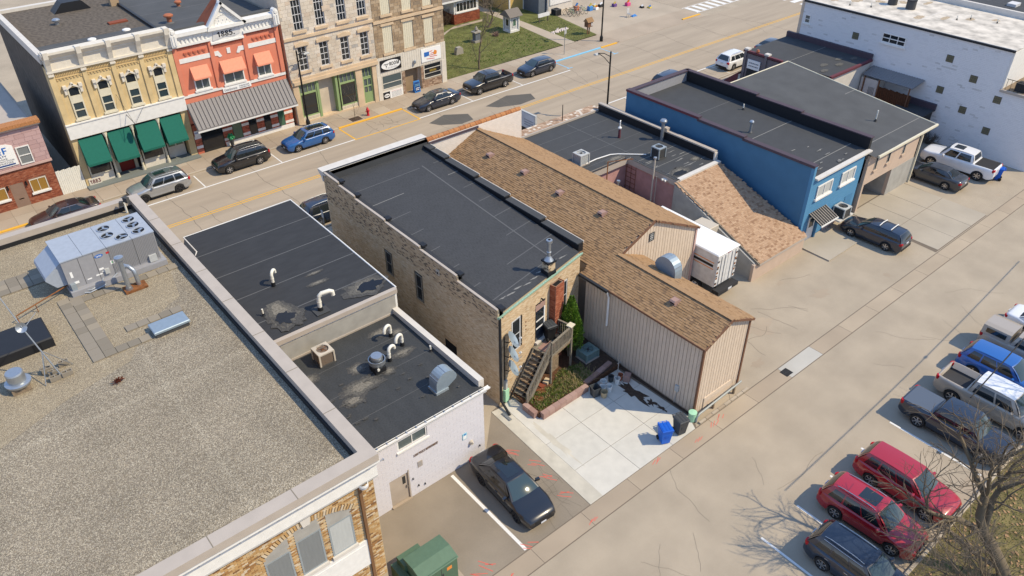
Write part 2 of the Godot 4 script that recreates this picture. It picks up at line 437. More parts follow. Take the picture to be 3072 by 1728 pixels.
	mk("signw", .8, .8, .78, .5); mk("signblk", .015, .015, .017, .5); mk("signblue", .03, .14, .45, .5); mk("signred", .5, .03, .03, .5); mk("signorange", .7, .25, .05, .5); mk("signnavy", .02, .06, .2, .5); mk("txtgrey", .25, .26, .28, .6); mk("gold", .55, .38, .06, .5); mk("skyblue", .25, .5, .62, .6)
	mk("bark", .17, .135, .09, .95, {"t": "grain", "s": 2}); mk("twig", .2, .16, .115, .95, {"t": "grain", "s": 2}); mk("bark2", .13, .105, .08, .95); mk("leaf", .10, .19, .018, .8, {"back": Color(.2, .32, .03)}); mk("leaf2", .065, .13, .015, .8, {"back": Color(.12, .2, .02)}); mk("leaf3", .16, .255, .028, .8, {"back": Color(.25, .35, .05)}); mk("bushtwig", .16, .11, .075, .95)
	mk("stone", .36, .33, .28, .95, {"t": "grain", "s": 1.5}); mk("shell", .6, .52, .47, .9); mk("housegold", .55, .38, .13, .8); mk("slate", .13, .15, .18, .8, {"t": "soft", "s": .5}); mk("shingrey", .2, .175, .15, .95, {"t": "grain", "s": 1}); mk("orange", .65, .2, .03, .6); mk("pinkt", .65, .08, .25, .6); mk("bluet", .05, .22, .55, .6); mk("greent", .06, .35, .15, .6); mk("yellowt", .65, .5, .1, .6); mk("purple", .14, .07, .25, .6)
	# vehicles
	for c in [["cblack", .008, .008, .01], ["cnavy", .01, .016, .032], ["cblue", .012, .09, .28], ["cgreyd", .03, .034, .042], ["cred", .34, .008, .018], ["cwhite", .72, .72, .72], ["ctan", .36, .31, .25], ["cblue2", .012, .1, .36], ["cmaroon", .03, .015, .015]]:
		mk(c[0], c[1], c[2], c[3], .3, {"coat": 1.0, "spec": .5})
	mk("csilver", .40, .41, .42, .28, {"met": .6, "coat": 1.0}); mk("cgrey", .14, .15, .16, .3, {"met": .5, "coat": 1.0})
	mk("cglass", .012, .016, .018, .04, {"spec": .7}); mk("cshield", .035, .055, .058, .05, {"spec": .7}); mk("chrome", .6, .6, .62, .15, {"met": 1.0}); mk("rim", .5, .5, .52, .25, {"met": .9}); mk("rimdark", .05, .05, .055, .35, {"met": .6}); mk("lens", .55, .57, .6, .12); mk("tail", .4, .01, .015, .2); mk("trim", .018, .018, .019, .6); mk("plate", .6, .62, .66, .5); mk("tonneau", .025, .025, .027, .7); mk("bedfloor", .035, .035, .038, .7); mk("trailer", .70, .70, .69, .6, {"t": "soft", "s": .4, "d": "blotch", "ds": .3}); mk("trailertop", .80, .80, .78, .6, {"t": "soft", "s": .4})

func sky_and_light():
	var cam = Camera3D.new()
	cam.name = "camera"
	cam.fov = 40.263
	cam.near = 0.5
	cam.far = 900
	add_child(cam)
	var w = V(0.5192730, -0.5823569, -0.6254726)
	cam.transform = Transform3D(Basis(V(0.7670766, -0.0050497, 0.6415356), V(0.3767612, 0.8129176, -0.4440901), -w), CAM)
	cam.current = true
	var we = WorldEnvironment.new()
	we.name = "world_environment"
	var e = Environment.new()
	e.background_mode = Environment.BG_SKY
	var sm = ProceduralSkyMaterial.new()
	sm.sky_top_color = Color(.43, .55, .73)
	sm.sky_horizon_color = Color(.80, .83, .86)
	sm.sky_curve = .14
	sm.ground_bottom_color = Color(.36, .32, .27)
	sm.ground_horizon_color = Color(.6, .62, .64)
	sm.sky_energy_multiplier = 1.25
	var sk = Sky.new()
	sk.sky_material = sm
	e.sky = sk
	e.tonemap_mode = Environment.TONE_MAPPER_LINEAR
	e.tonemap_exposure = 1.16
	e.sdfgi_enabled = true
	e.ssao_enabled = true
	e.ssil_enabled = true
	we.environment = e
	add_child(we)
	var sun = DirectionalLight3D.new()
	sun.name = "sun"
	sun.light_energy = 1.35
	sun.light_color = Color(1, .935, .81)
	sun.light_angular_distance = .53
	sun.shadow_enabled = true
	add_child(sun)
	sun.look_at_from_position(V(2.985, 4.96, 3.33), Vector3.ZERO, Vector3.UP)

func slabs(parent, x0, x1, z0, z1, nx, nz, y, h, mats, wts, j = .014):
	var l = []
	var dx = (x1 - x0) / nx
	var dz = (z1 - z0) / nz
	for i in nx:
		for k in nz:
			l.append([Transform3D(Basis(V(dx - j, 0, 0), V(0, h, 0), V(0, 0, dz - j)), V(x0 + dx * (i + .5), y - h / 2 + rng.randf_range(-.003, .003), z0 + dz * (k + .5))), pick(wts)])
	pieces(parent, "slab", l, mats)

func strip(parent, called, x0, x1, z0, z1, y, m):
	var b = MB.new()
	b.quad(V(x0, y, z1), V(x1, y, z1), V(x1, y, z0), V(x0, y, z0))
	return part(parent, called, b, m)

# wandering crack as a thin ribbon
func crack(mb, x, z, ang, len, w, y, wob = .5):
	var ps = [Vector2(x, z)]
	var a = ang
	var l = 0.0
	while l < len:
		var s = rng.randf_range(.12, .4)
		a += rng.randf_range(-wob, wob)
		a = lerp_angle(a, ang, .35)
		x += cos(a) * s
		z += sin(a) * s
		ps.append(Vector2(x, z))
		l += s
	mb.ribbon(ps, w, y)
	return Vector2(x, z)

func blob(cx, cz, rx, rz, sd, n = 26, rough = .35):
	var f = FastNoiseLite.new()
	f.seed = sd
	f.frequency = 1.1
	var p = PackedVector2Array()
	for i in n:
		var a = TAU * i / n
		var k = 1.0 + rough * 1.6 * f.get_noise_2d(cos(a) * 1.3, sin(a) * 1.3)
		p.append(Vector2(cx + cos(a) * rx * k, cz + sin(a) * rz * k))
	return p

# dried ring of silt: a pale core inside fainter edges
func silt(parent, cx, cz, rx, rz, sd, y):
	for k in 3: blot(parent, "residue", blob(cx, cz, rx * [1.35, 1.0, .6][k], rz * [1.35, 1.0, .6][k], sd, 40, .3), y + k * .004, ["stain_faint", "stain_mid", "stain"][k])

# wall slab with rectangular openings (in the face's own coordinates)
func holed(parent, called, F, a0, a1, b0, b1, holes, d0, d1, m):
	var xs = [a0, a1]
	var ys = [b0, b1]
	for h in holes:
		for x in [h.position.x, h.end.x]:
			if x > a0 and x < a1 and not xs.has(x): xs.append(x)
		for y in [h.position.y, h.end.y]:
			if y > b0 and y < b1 and not ys.has(y): ys.append(y)
	xs.sort(); ys.sort()
	var b = MB.new()
	for i in xs.size() - 1:
		var k = 0
		while k < ys.size() - 1:
			var e = k
			var c = (xs[i] + xs[i + 1]) / 2
			while e < ys.size() - 1 and not holes.any(func(h): return h.has_point(Vector2(c, (ys[e] + ys[e + 1]) / 2))): e += 1
			if e > k: fb(b, F, xs[i], xs[i + 1], ys[k], ys[e], d0, d1)
			k = e + 1
	return part(parent, called, b, m)

func blot(parent, called, p, y, m):
	var b = MB.new()
	b.flat(p, y)
	return part(parent, called, b, m)

func setting():
	var b = MB.new()
	b.quad(V(-250, 0, 120), V(400, 0, 120), V(400, 0, -350), V(-250, 0, -350))
	var g = struct("alley_ground", b, "alley")
	# dark worn patches and cracks in the alley
	for q in [[36, -19.5, 2.2, 1.5], [42, -19, 1.4, .8], [33, -17.5, .9, .5], [47.3, -17.3, .5, .5], [41, -21.4, .6, .35], [64.3, -17.4, .45, .3]]:
		blot(g, "oil_stain", blob(q[0], q[1], q[2] * .5, q[3] * .5, int(q[0] * 7), 22, .6), .004, "strip2")
	b = MB.new()
	for i in 20:
		crack(b, rng.randf_range(12, 70), rng.randf_range(-15, -11), rng.randf() * TAU, rng.randf_range(1, 4), .012, .005)
	for i in 10:
		crack(b, rng.randf_range(31, 45), rng.randf_range(-21, -17), rng.randf() * TAU, rng.randf_range(1, 4), .02, .005)
	part(g, "crack_lines", b, "crack", "stuff")
	for x in [23.12, 25.95, 28.8, 31.65, 34.5, 37.35, 40.2, 43.1, 46, 48.9]:
		strip(g, "stall_line", x - .06, x + .06, -10.1, -5.3, .006, "wpaint")
	strip(g, "gutter_pan", 10, 80, -5.7, -4.9, .005, "strip2")
	b = MB.new()
	b.cbox(V(10, 0, -4.95), V(80, .14, -4.78), .03)
	struct("lot_kerb", b, "kerb")
	b = MB.new()
	b.quad(V(10, .1, 60), V(80, .1, 60), V(80, .1, -4.78), V(10, .1, -4.78))
	struct("verge", b, "lawn2")
	# concrete strip down the alley
	b = MB.new()
	b.quad(V(-30, .003, -15.45), V(120, .003, -15.45), V(120, .003, -16.5), V(-30, .003, -16.5))
	g = struct("alley_gutter", b, "joint")
	var l = []
	var x = -20.0
	while x < 100:
		var d = 3.15 if absf(x - 31.6) > 2 else 3.15
		var k = 2 if x > 31 and x < 34.2 else pick([.6, .4])
		var k2 = 2 if (x > 31 and x < 34.2) else k
		for s in 1: l.append([Transform3D(Basis(V(d - .02, 0, 0), V(0, .02, 0), V(0, 0, .94)), V(x + d / 2, .003, -15.97)), k2])
		x += d
	pieces(g, "slab", l, ["strip", "strip2", "strip3"])
	b = MB.new()
	for i in 6: b.box(V(33.42 + i * .09, .012, -16.2), V(33.48 + i * .09, .022, -15.72))
	b.box(V(33.38, .012, -15.98), V(33.98, .023, -15.93))
	var gt = part(g, "drain_grate", b, "dark")
	strip(gt, "pit", 33.38, 33.98, -16.22, -15.7, .0145, "hole")
	b = MB.new()
	for q in [[12.6, -15.9], [17.6, -15.7], [22.6, -16.2], [25.4, -15.8], [26.9, -15.9], [27.6, -16.1]]:
		for i in 3: crack(b, q[0] + i * .16, q[1] + rng.randf_range(-.1, .1), rng.randf_range(-.6, -.2), .28, .03, .0175, .1)
	part(g, "spray_mark", b, "rpaint")
	# lot beside the white walled building
	b = MB.new()
	b.flat(P2([8.4, -18.2, 8.4, -22.4, 16.8, -22.4, 18.75, -24.4, 18.45, -16.5, 8.4, -16.5]), .004)
	g = struct("parking_lot", b, "lot")
	strip(g, "stall_line", 14.39, 14.55, -22.2, -16.55, .008, "wpaint")
	b = MB.new()
	for i in 16: crack(b, rng.randf_range(16.6, 18.3), rng.randf_range(-21.5, -17), rng.randf() * TAU, rng.randf_range(.6, 2.2), .014, .0075, .7)
	crack(b, 17.3, -22, 1.5, 5, .022, .0075); crack(b, 16.9, -18.5, .2, 1.8, .018, .0075)
	part(g, "crack_lines", b, "crack", "stuff")
	b = MB.new()
	for q in [[17.5, -21.8], [17.9, -20.4], [17.8, -19.3], [17.7, -17.8], [14.6, -16.8], [11.9, -17.1], [12.4, -17.3]]:
		for i in 3: crack(b, q[0] + rng.randf_range(-.2, .2), q[1] + rng.randf_range(-.2, .2), rng.randf_range(.5, 1.1), .4, .035, .0085, .15)
	part(g, "spray_mark", b, "rpaint")
	# new concrete pad behind the tan brick building
	b = MB.new()
	b.flat(P2([18.72, -24.4, 18.45, -16.46, 26.3, -16.46, 26.95, -17.25, 26.85, -25.9, 24, -25.6]), .006)
	g = struct("concrete_pad", b, "joint")
	for q in [[[18.74, -24.38, 19.5, -24.3, 19.3, -16.47, 18.47, -16.47], "pad3"], [[19.52, -24.4, 21.9, -24.6, 21.9, -20.7, 19.42, -20.7], "pad"], [[19.42, -20.68, 21.9, -20.68, 21.9, -18.5, 19.36, -18.5], "pad2"], [[19.36, -18.48, 21.9, -18.48, 21.9, -16.47, 19.3, -16.47], "pad"], [[21.92, -24.4, 24.4, -24.4, 24.4, -20.7, 21.92, -20.7], "pad2"], [[21.92, -20.68, 24.4, -20.68, 24.4, -18.5, 21.92, -18.5], "pad"], [[21.92, -18.48, 24.4, -18.48, 24.4, -16.47, 21.92, -16.47], "pad2"], [[24.42, -22.4, 26.5, -22.4, 26.5, -20.7, 24.42, -20.7], "pad"], [[24.42, -20.68, 26.55, -20.68, 26.6, -18.5, 24.42, -18.5], "pad"], [[24.42, -18.48, 26.6, -18.48, 26.65, -17.3, 26.2, -16.47, 24.42, -16.47], "pad2"]]:
		b = MB.new()
		b.ext(P2(q[0]), V(0, .006, 0), V(1, 0, 0), V(0, 0, 1), V(0, .014, 0))
		part(g, "slab", b, q[1])
	blot(g, "soil_stain", blob(25.75, -20.5, .35, .9, 5, 30, .7), .0215, "soil2")
	blot(g, "soil_stain", blob(25.9, -19.3, .2, .3, 9, 20, .7), .0215, "soil2")
	blot(g, "soil_stain", blob(26.0, -18.6, .12, .35, 19, 20, .8), .0215, "soil2")
	blot(g, "clay_stain", blob(19.9, -20.5, .18, 1.6, 25, 30, .5), .0212, "pad3")
	# planted bed behind the retaining blocks
	b = MB.new()
	b.ext(P2([20.4, -25.0, 20.4, -22.35, 26.7, -22.4, 26.85, -26.2]), V(0, 0, 0), V(1, 0, 0), V(0, 0, 1), V(0, .28, 0))
	g = struct("planting_bed", b, "soil")
	blot(g, "damp_soil", P2([25.0, -25.6, 26.8, -26.1, 26.7, -22.5, 24.6, -22.5]), .284, "soil2")
	b = MB.new()
	b.flat(P2([26.55, -25.9, 26.9, -25.9, 27.0, -17.2, 26.75, -17.2]), .012)
	part(g, "bare_edge", b, "soil2")
	# drives on the right
	b = MB.new()
	b.flat(P2([52.9, -23.5, 60.6, -23.5, 60.4, -16.55, 52.5, -16.55]), .004)
	g = struct("garage_drive", b, "joint")
	slabs(g, 52.9, 60.5, -23.4, -16.6, 3, 2, .02, .016, ["drive", "drive2"], [.6, .4], .03)
	b = MB.new()
	b.box(V(45.75, 0, -23.4), V(49.6, .1, -20.75))
	struct("stoop_slab", b, "drive")
	b = MB.new()
	b.box(V(49.62, 0, -23.4), V(52.6, .03, -21.2))
	struct("side_drive", b, "drive2")

func street():
	var b = MB.new()
	b.quad(V(-80, .006, -47.35), V(260, .006, -47.35), V(260, .006, -62.3), V(-80, .006, -62.3))
	var g = struct("street", b, "street")
	for z in [-54.96, -55.24]: strip(g, "centre_line", -60, 200, z - .055, z + .055, .011, "ypaint")
	strip(g, "parking_line", -40, 31.0, -59.38, -59.24, .011, "wpaint"); strip(g, "parking_line", 38.05, 57.7, -59.5, -59.36, .011, "wpaint")
	strip(g, "parking_line", -40, 130, -50.4, -50.26, .011, "wpaint")
	for x in [4.7, 10.9, 17.1, 23.85, 44.5, 51.0]: strip(g, "stall_line", x - .05, x + .05, -61.9, -59.4, .012, "wpaint")
	for x in [25, 31.6, 56.5, 63.2, 70.0, 76.8]: strip(g, "stall_line", x - .05, x + .05, -50.2, -47.6, .012, "wpaint")
	strip(g, "no_parking_line", 31.0, 38.0, -59.33, -59.19, .012, "ypaint"); strip(g, "no_parking_line", 30.95, 31.1, -62.2, -59.19, .0125, "ypaint"); strip(g, "no_parking_line", 37.93, 38.08, -62.2, -59.19, .0125, "ypaint")
	for x in [58.0, 65.15]:
		strip(g, "blue_stall_line", x - .06, x + .06, -62.2, -59.9, .012, "bpaint"); strip(g, "blue_stall_line", x - .3, x + .5, -59.98, -59.86, .0125, "bpaint")
	for i in 9:
		var x = 84.6 + i * 1.35
		var q = MB.new()
		q.quad(V(x, .012, -64.0), V(x + .7, .012, -64.0), V(x + .7, .012, -66.2), V(x, .012, -66.2))
		part(g, "crosswalk_bar", q, "wpaint")
	for z in [-63.9, -66.35]: strip(g, "crosswalk_line", 84.3, 97, z - .06, z + .06, .0125, "wpaint")
	for i in 7:
		var z = -62.0 + i * 1.5
		strip(g, "crosswalk_bar", 97.6, 100.2, z, z + .75, .012, "wpaint")
	b = MB.new()
	b.flat(P2([38.1, -57.9, 40.3, -58.6, 42.2, -57.3, 41.8, -55.9, 40.3, -55.8, 38.6, -56.9]), .0085)
	part(g, "tar_patch", b, "repair")
	b = MB.new()
	b.flat(P2([44.6, -57.6, 47.9, -58.4, 50.1, -57.2, 49.6, -55.9, 47.5, -55.75, 45.4, -56.6]), .0085)
	part(g, "tar_patch", b, "repair")
	b = MB.new()
	for i in 34:
		var x = rng.randf_range(-5, 95)
		var z = rng.randf_range(-61.5, -48.5)
		if rng.randf() < .5: crack(b, x, z, PI / 2 + rng.randf_range(-.3, .3), rng.randf_range(2, 7), .025, .0095, .5)
		else: crack(b, x, z, rng.randf_range(-.3, .3), rng.randf_range(1, 5), .022, .0095, .6)
	for x in [14.3, 21.5, 27.8, 33.6, 40.2, 47.0, 56, 61.5, 68, 74, 80, 86]: crack(b, x, -61.8, PI / 2, 13.6, .035, .0095, .35)
	for i in 10: crack(b, 34.3 + rng.randf_range(-.5, 2), -60.6 + rng.randf_range(-.6, 1), rng.randf() * TAU, 1.4, .03, .0096, .8)
	part(g, "crack_lines", b, "crack", "stuff")
	# far pavement
	b = MB.new()
	b.box(V(-60, -.02, -65.6), V(68, .085, -62.42))
	g = struct("pavement", b, "joint")
	var l = []
	for i in 55:
		for k in 2:
			var x = -14.0 + i * 1.5
			l.append([Transform3D(Basis(V(1.485, 0, 0), V(0, .05, 0), V(0, 0, 1.56)), V(x + .75, .085, -64.8 + k * 1.58)), pick([.5, .3, .2])])
	pieces(g, "slab", l, ["walk", "walk2", "walk3"])
	# kerb pieces
	var ks = [[-40, 4.6, "ypaint"], [4.6, 10, "kerb"], [10, 16, "kerb"], [16, 22, "kerb"], [22, 31, "kerb"], [31, 38, "ypaint"], [38, 45, "kerb"], [45, 51, "kerb"], [51, 58, "kerb"], [58, 65.2, "bpaint"], [65.2, 67.9, "ypaint"]]
	for k in ks:
		b = MB.new()
		b.cbox(V(k[0], 0, -62.42), V(k[1] - .02, .13, -62.22), .03)
		part(g, "kerb", b, k[2])
	b = MB.new()
	b.box(V(68, -.02, -66.0), V(84, .02, -62.3))
	g = struct("driveway_apron", b, "walk")
	b = MB.new()
	b.cbox(V(80.6, 0, -63.3), V(84, .12, -63.05), .03)
	part(g, "kerb", b, "ypaint")
	b = MB.new()
	b.box(V(68.4, -.02, -110), V(83.9, .015, -66.0))
	struct("forecourt", b, "walk3")
	b = MB.new()
	b.box(V(84.2, -.02, -110), V(97, .008, -66.0))
	struct("side_street", b, "street")
	b = MB.new()
	b.flat(P2([45.7, -65.6, 68.2, -65.9, 69.5, -74.2, 69.4, -110, 45.7, -110]), .1)
	g = struct("lawn", b, "lawn")
	b = MB.new()
	b.ext(P2([62.45, -65.5, 64.3, -65.5, 64.75, -75.7, 64.9, -100, 63.6, -100, 63.4, -76]), V(0, .09, 0), V(1, 0, 0), V(0, 0, 1), V(0, .02, 0))
	part(g, "path", b, "walk3")
	b = MB.new()
	b.ext(P2([46, -79, 52, -77, 57, -79.6, 61.5, -79.6, 61, -79.0, 56, -78.9, 52, -76.2, 46, -78]), V(0, .09, 0), V(1, 0, 0), V(0, 0, 1), V(0, .02, 0))
	part(g, "garden_path", b, "walk3")
	# near pavement
	b = MB.new()
	b.box(V(-60, -.02, -47.35), V(120, .085, -40.3))
	g = struct("near_pavement", b, "joint")
	l = []
	for i in 60:
		for k in 4: l.append([Transform3D(Basis(V(1.485, 0, 0), V(0, .05, 0), V(0, 0, 1.58)), V(6.0 + i * 1.5, .085, -46.4 + k * 1.6)), pick([.5, .3, .2])])
	pieces(g, "slab", l, ["walk", "walk2", "walk3"])
	b = MB.new()
	b.cbox(V(-60, 0, -47.55), V(120, .13, -47.35), .03)
	part(g, "kerb", b, "kerb")

func fb(mb, F, a0, a1, b0, b1, d0, d1):
	var N = F[1].cross(Vector3.UP)
	mb.ob(Transform3D(Basis(F[1], Vector3.UP, N), F[0] + F[1] * (a0 + a1) / 2 + Vector3.UP * (b0 + b1) / 2 + N * (d0 + d1) / 2), V(a1 - a0, b1 - b0, d1 - d0))

func fp(parent, called, F, a0, a1, b0, b1, d0, d1, m):
	var b = MB.new()
	fb(b, F, a0, a1, b0, b1, d0, d1)
	return part(parent, called, b, m)

func at(F, a, b, d) -> Vector3:
	return F[0] + F[1] * a + Vector3.UP * b + F[1].cross(Vector3.UP) * d

# window: frame with muntins, each pane a sub-part
func window(parent, F, a0, a1, b0, b1, fm, gm, cols = 1, rows = 2, fw = .06, sill = "", d = .05, called = "window", hz = .5):
	var b = MB.new()
	fb(b, F, a0, a0 + fw, b0, b1, .0, d); fb(b, F, a1 - fw, a1, b0, b1, .0, d)
	fb(b, F, a0 + fw, a1 - fw, b0, b0 + fw, .0, d - .003); fb(b, F, a0 + fw, a1 - fw, b1 - fw, b1, .0, d - .003)
	var xs = [a0 + fw]
	var ys = [b0 + fw]
	for i in range(1, cols): xs.append(lerpf(a0, a1, float(i) / cols))
	for i in range(1, rows): ys.append(lerpf(b0, b1, float(i) / rows if rows != 2 else hz))
	xs.append(a1 - fw); ys.append(b1 - fw)
	var mw = fw * .3
	for i in range(1, cols): fb(b, F, xs[i] - mw, xs[i] + mw, b0 + fw, b1 - fw, .0, d - .012)
	for i in range(1, rows): fb(b, F, a0 + fw, a1 - fw, ys[i] - mw * 1.2, ys[i] + mw * 1.2, .0, d - .008)
	var w = part(parent, called, b, fm)
	for i in cols:
		for k in rows:
			var q = MB.new()
			q.quad(at(F, xs[i], ys[k], .014), at(F, xs[i + 1], ys[k], .014), at(F, xs[i + 1], ys[k + 1], .014), at(F, xs[i], ys[k + 1], .014))
			part(w, "pane", q, gm)
	if sill: fp(w, "sill", F, a0 - .1, a1 + .1, b0 - .14, b0 - .002, -.02, .14, sill)
	return w

func text(parent, s, F, a0, a1, b0, b1, d, m, serif = false, called = "lettering"):
	var t = TextMesh.new()
	t.text = s
	var f = SystemFont.new()
	f.font_names = PackedStringArray(["Droid Serif" if serif else "Droid Sans"])
	f.font_weight = 700
	t.font = f
	t.font_size = 40
	t.pixel_size = .01
	t.depth = .5
	t.curve_step = 3
	var bb = t.get_aabb()
	var o = MeshInstance3D.new()
	o.mesh = t
	o.material_override = M[m]
	o.name = called
	parent.add_child(o, true)
	var sx = (a1 - a0) / bb.size.x
	var sy = (b1 - b0) / bb.size.y
	var N = F[1].cross(Vector3.UP)
	var c = at(F, (a0 + a1) / 2, (b0 + b1) / 2, d) - org
	o.transform = Transform3D(Basis(F[1] * sx, Vector3.UP * sy, N * .02), c - (F[1] * sx * bb.get_center().x + Vector3.UP * sy * bb.get_center().y + N * .02 * bb.get_center().z))
	return o

# rows of print too small to read
func lines(parent, F, a0, a1, b0, b1, d, n, m):
	var b = MB.new()
	for i in n:
		var y = lerpf(b1, b0, (i + .5) / n)
		var x = a0
		while x < a1 - .04:
			var l = minf(rng.randf_range(.06, .2), a1 - x)
			fb(b, F, x, x + l, y - .22 * (b1 - b0) / n, y + .22 * (b1 - b0) / n, d, d + .004)
			x += l + .035
	part(parent, "small_print", b, m)

# cloth awning between a0 and a1, from top at wall to lower front edge, with valance
func awning(parent, F, a0, a1, bt, bb_, d, m, val = .15, sides = true):
	var b = MB.new()
	b.quadh(at(F, a0, bt, .03), at(F, a1, bt, .03), at(F, a1, bb_, d), at(F, a0, bb_, d), Vector3.UP)
	b.quadh(at(F, a0, bb_, d), at(F, a1, bb_, d), at(F, a1, bb_ - val, d), at(F, a0, bb_ - val, d), F[1].cross(Vector3.UP))
	if sides:
		for a in [a0, a1]: b.quadh(at(F, a, bt, .03), at(F, a, bb_, d), at(F, a, bb_ - val, d), at(F, a, bb_ - val, .03), F[1] * (1 if a == a1 else -1))
	var o = part(parent, "awning", b, m)
	return o

func far_side():
	var F = [V(0, 0, -65.3), V(1, 0, 0)]
	var X = V(1, 0, 0)
	# ---- cream brick shop
	var t = thing("brick_shop", "cream brick two storey shop with white bracketed cornice and green awnings", "building", V(14.3, 0, -65.3))
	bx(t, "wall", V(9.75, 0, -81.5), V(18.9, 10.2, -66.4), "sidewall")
	fp(t, "front_wall", F, 9.75, 18.9, 4.2, 9.8, -1.1, 0, "yface")
	fp(t, "front_pier", F, 9.75, 10.2, 0, 4.2, -1.1, 0, "yface"); fp(t, "front_pier", F, 18.35, 18.9, 0, 4.2, -1.1, 0, "yface")
	var b = MB.new()
	b.quad(V(9.95, 10.25, -66.1), V(18.9, 10.25, -66.1), V(18.9, 10.05, -81.3), V(9.95, 10.05, -81.3))
	var rf = part(t, "roof", b, "roof4")
	bx(rf, "coping", V(9.6, 10.2, -81.5), V(9.98, 10.85, -65.6), "cap_light")
	bx(rf, "coping", V(9.6, 10.15, -81.9), V(18.9, 10.45, -81.4), "cap_light")
	bx(rf, "parapet_back", V(9.98, 10.0, -66.2), V(18.9, 10.9, -65.6), "roof4")
	for z in [-69, -72.2, -75.4, -78.5]: strip(rf, "seam", 10, 18.8, z - .05, z + .05, 10.25 + (z + 66.1) * .0131 + .006, "seamw" if z == -75.4 else "seam")
	fp(t, "pilaster", F, 9.72, 10.15, 5.5, 9.5, 0, .1, "yface"); fp(t, "pilaster", F, 18.5, 18.88, 5.5, 9.5, 0, .1, "yface")
	for x in [12.22, 14.33, 16.47]: fp(t, "pilaster", F, x - .17, x + .17, 5.5, 9.5, 0, .1, "yface")
	for i in 4:
		var x0 = [10.2, 12.42, 14.53, 16.67][i]
		var x1 = [12.0, 14.12, 16.26, 18.45][i]
		b = MB.new()
		var n = 15
		for k in n:
			var x = lerpf(x0, x1, (k + .5) / n)
			fb(b, F, x - .035, x + .035, 9.2, 9.42, 0, .07)
			if k % 2 == 0: fb(b, F, x - .06, x + .06, 8.88, 9.02, 0, .06)
		fb(b, F, x0, x1, 9.42, 9.5, 0, .1); fb(b, F, x0, x1, 9.02, 9.08, 0, .08)
		part(t, "dentil_course", b, "ytrim")
	b = MB.new()
	fb(b, F, 9.7, 18.95, 9.55, 9.72, 0, .2); fb(b, F, 9.72, 18.93, 9.72, 10.5, 0, .08); fb(b, F, 9.7, 18.95, 10.5, 10.62, 0, .25)
	b.ext(P2([.0, 10.62, .28, 10.62, .55, 10.95, .55, 11.12, -.3, 11.12, -.3, 10.62]), V(9.66, 0, -65.3), V(0, 0, 1), V(0, 1, 0), V(9.33, 0, 0))
	var cn = part(t, "cornice", b, "offwhite")
	for x in [9.93, 12.2, 14.33, 16.48, 18.72]:
		b = MB.new()
		b.ext(P2([0, 9.45, .16, 9.5, .2, 9.75, .34, 10.2, .58, 10.7, .62, 11.2, 0, 11.2]), V(x - .17, 0, -65.29), V(0, 0, 1), V(0, 1, 0), V(.34, 0, 0))
		part(cn, "bracket", b, "offwhite")
		fp(cn, "bracket_foot", F, x - .2, x + .2, 9.3, 9.46, 0, .22, "offwhite")
	for i in 4:
		var c = [11.08, 13.2, 15.3, 17.45][i]
		var w = window(t, F, c - .44, c + .44, 5.72, 7.08, "cream", "glassblue", 1, 2, .1, "cream", .08)
		fp(w, "panel", F, c - .44, c + .44, 7.08, 7.55, -.02, .07, "cream")
		var q = MB.new()
		fb(q, F, c - .44, c - .34, 7.55, 8.2, 0, .08); fb(q, F, c + .34, c + .44, 7.55, 8.2, 0, .08)
		part(w, "transom_frame", q, "cream")
		fp(w, "transom_pane", F, c - .34, c + .34, 7.57, 8.15, -.02, .015, "glass")
		q = MB.new()
		q.ext(P2([c - .5, 8.08, c - .5, 8.2, c, 8.5, c + .5, 8.2, c + .5, 8.08, c, 8.36]), V(0, 0, -65.3), X, V(0, 1, 0), V(0, 0, .2))
		for s in [-1, 1]:
			fb(q, F, c + s * .56 - .13, c + s * .56 + .13, 8.2, 8.45, 0, .24); fb(q, F, c + s * .56 - .09, c + s * .56 + .09, 7.75, 8.2, 0, .14)
		q.cyl(at(F, c, 8.5, 0), at(F, c, 8.5, .2), .1, .1, 10)
		part(w, "hood", q, "offwhite")
	fp(t, "signboard", F, 9.7, 18.92, 4.3, 5.42, 0, .2, "white"); fp(t, "signboard_cap", F, 9.68, 18.94, 5.42, 5.5, 0, .26, "white")
	# shop front
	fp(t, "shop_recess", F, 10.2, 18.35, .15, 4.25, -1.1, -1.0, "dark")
	fp(t, "threshold", F, 9.72, 18.9, 0, .22, -.9, .75, "porchgrey")
	for x in [12.22, 14.31, 16.39]:
		b = MB.new()
		b.cyl(at(F, x, .22, 0), at(F, x, 3.9, 0), .1, .075, 10)
		b.cyl(at(F, x, .22, 0), at(F, x, .55, 0), .16, .13, 10); b.cyl(at(F, x, 3.8, 0), at(F, x, 4.2, 0), .1, .2, 10)
		part(t, "column", b, "cream")
	for q in [[10.25, 12.0], [14.5, 16.25]]:
		fp(t, "stall_riser", F, q[0], q[1], .22, .95, -.25, -.1, "offwhite")
		window(t, F, q[0], q[1], .95, 3.6, "cream", "glass", 1, 1, .1, "", -.1, "shop_window")
	fp(t, "door", F, 12.75, 13.85, .22, 2.6, -.9, -.8, "reddoor")
	for x in [12.45, 13.9]: fp(t, "side_panel", F, x, x + .25, .22, 3.6, -.95, -.75, "cream")
	var dr = fp(t, "double_door", F, 16.75, 18.2, .22, 3.2, -.75, -.68, "offwhite")
	for x in [16.85, 17.52]: fp(dr, "pane", F, x, x + .55, 1.2, 2.3, -.67, -.66, "glassgreen")
	for i in 4:
		var q = [[10.2, 12.0], [12.38, 14.12], [14.48, 16.25], [16.55, 18.25]][i]
		awning(t, F, q[0], q[1], 4.12, [2.25, 1.95, 2.2, 2.2][i], .85, "awngreen", .18)
	b = MB.new()
	b.cyl(at(F, 14.15, 5.2, .2), at(F, 14.35, 4.7, 1.5), .025, .025, 6); b.cyl(at(F, 13.9, 6.9, .0), at(F, 14.3, 4.75, 1.45), .012, .012, 5)
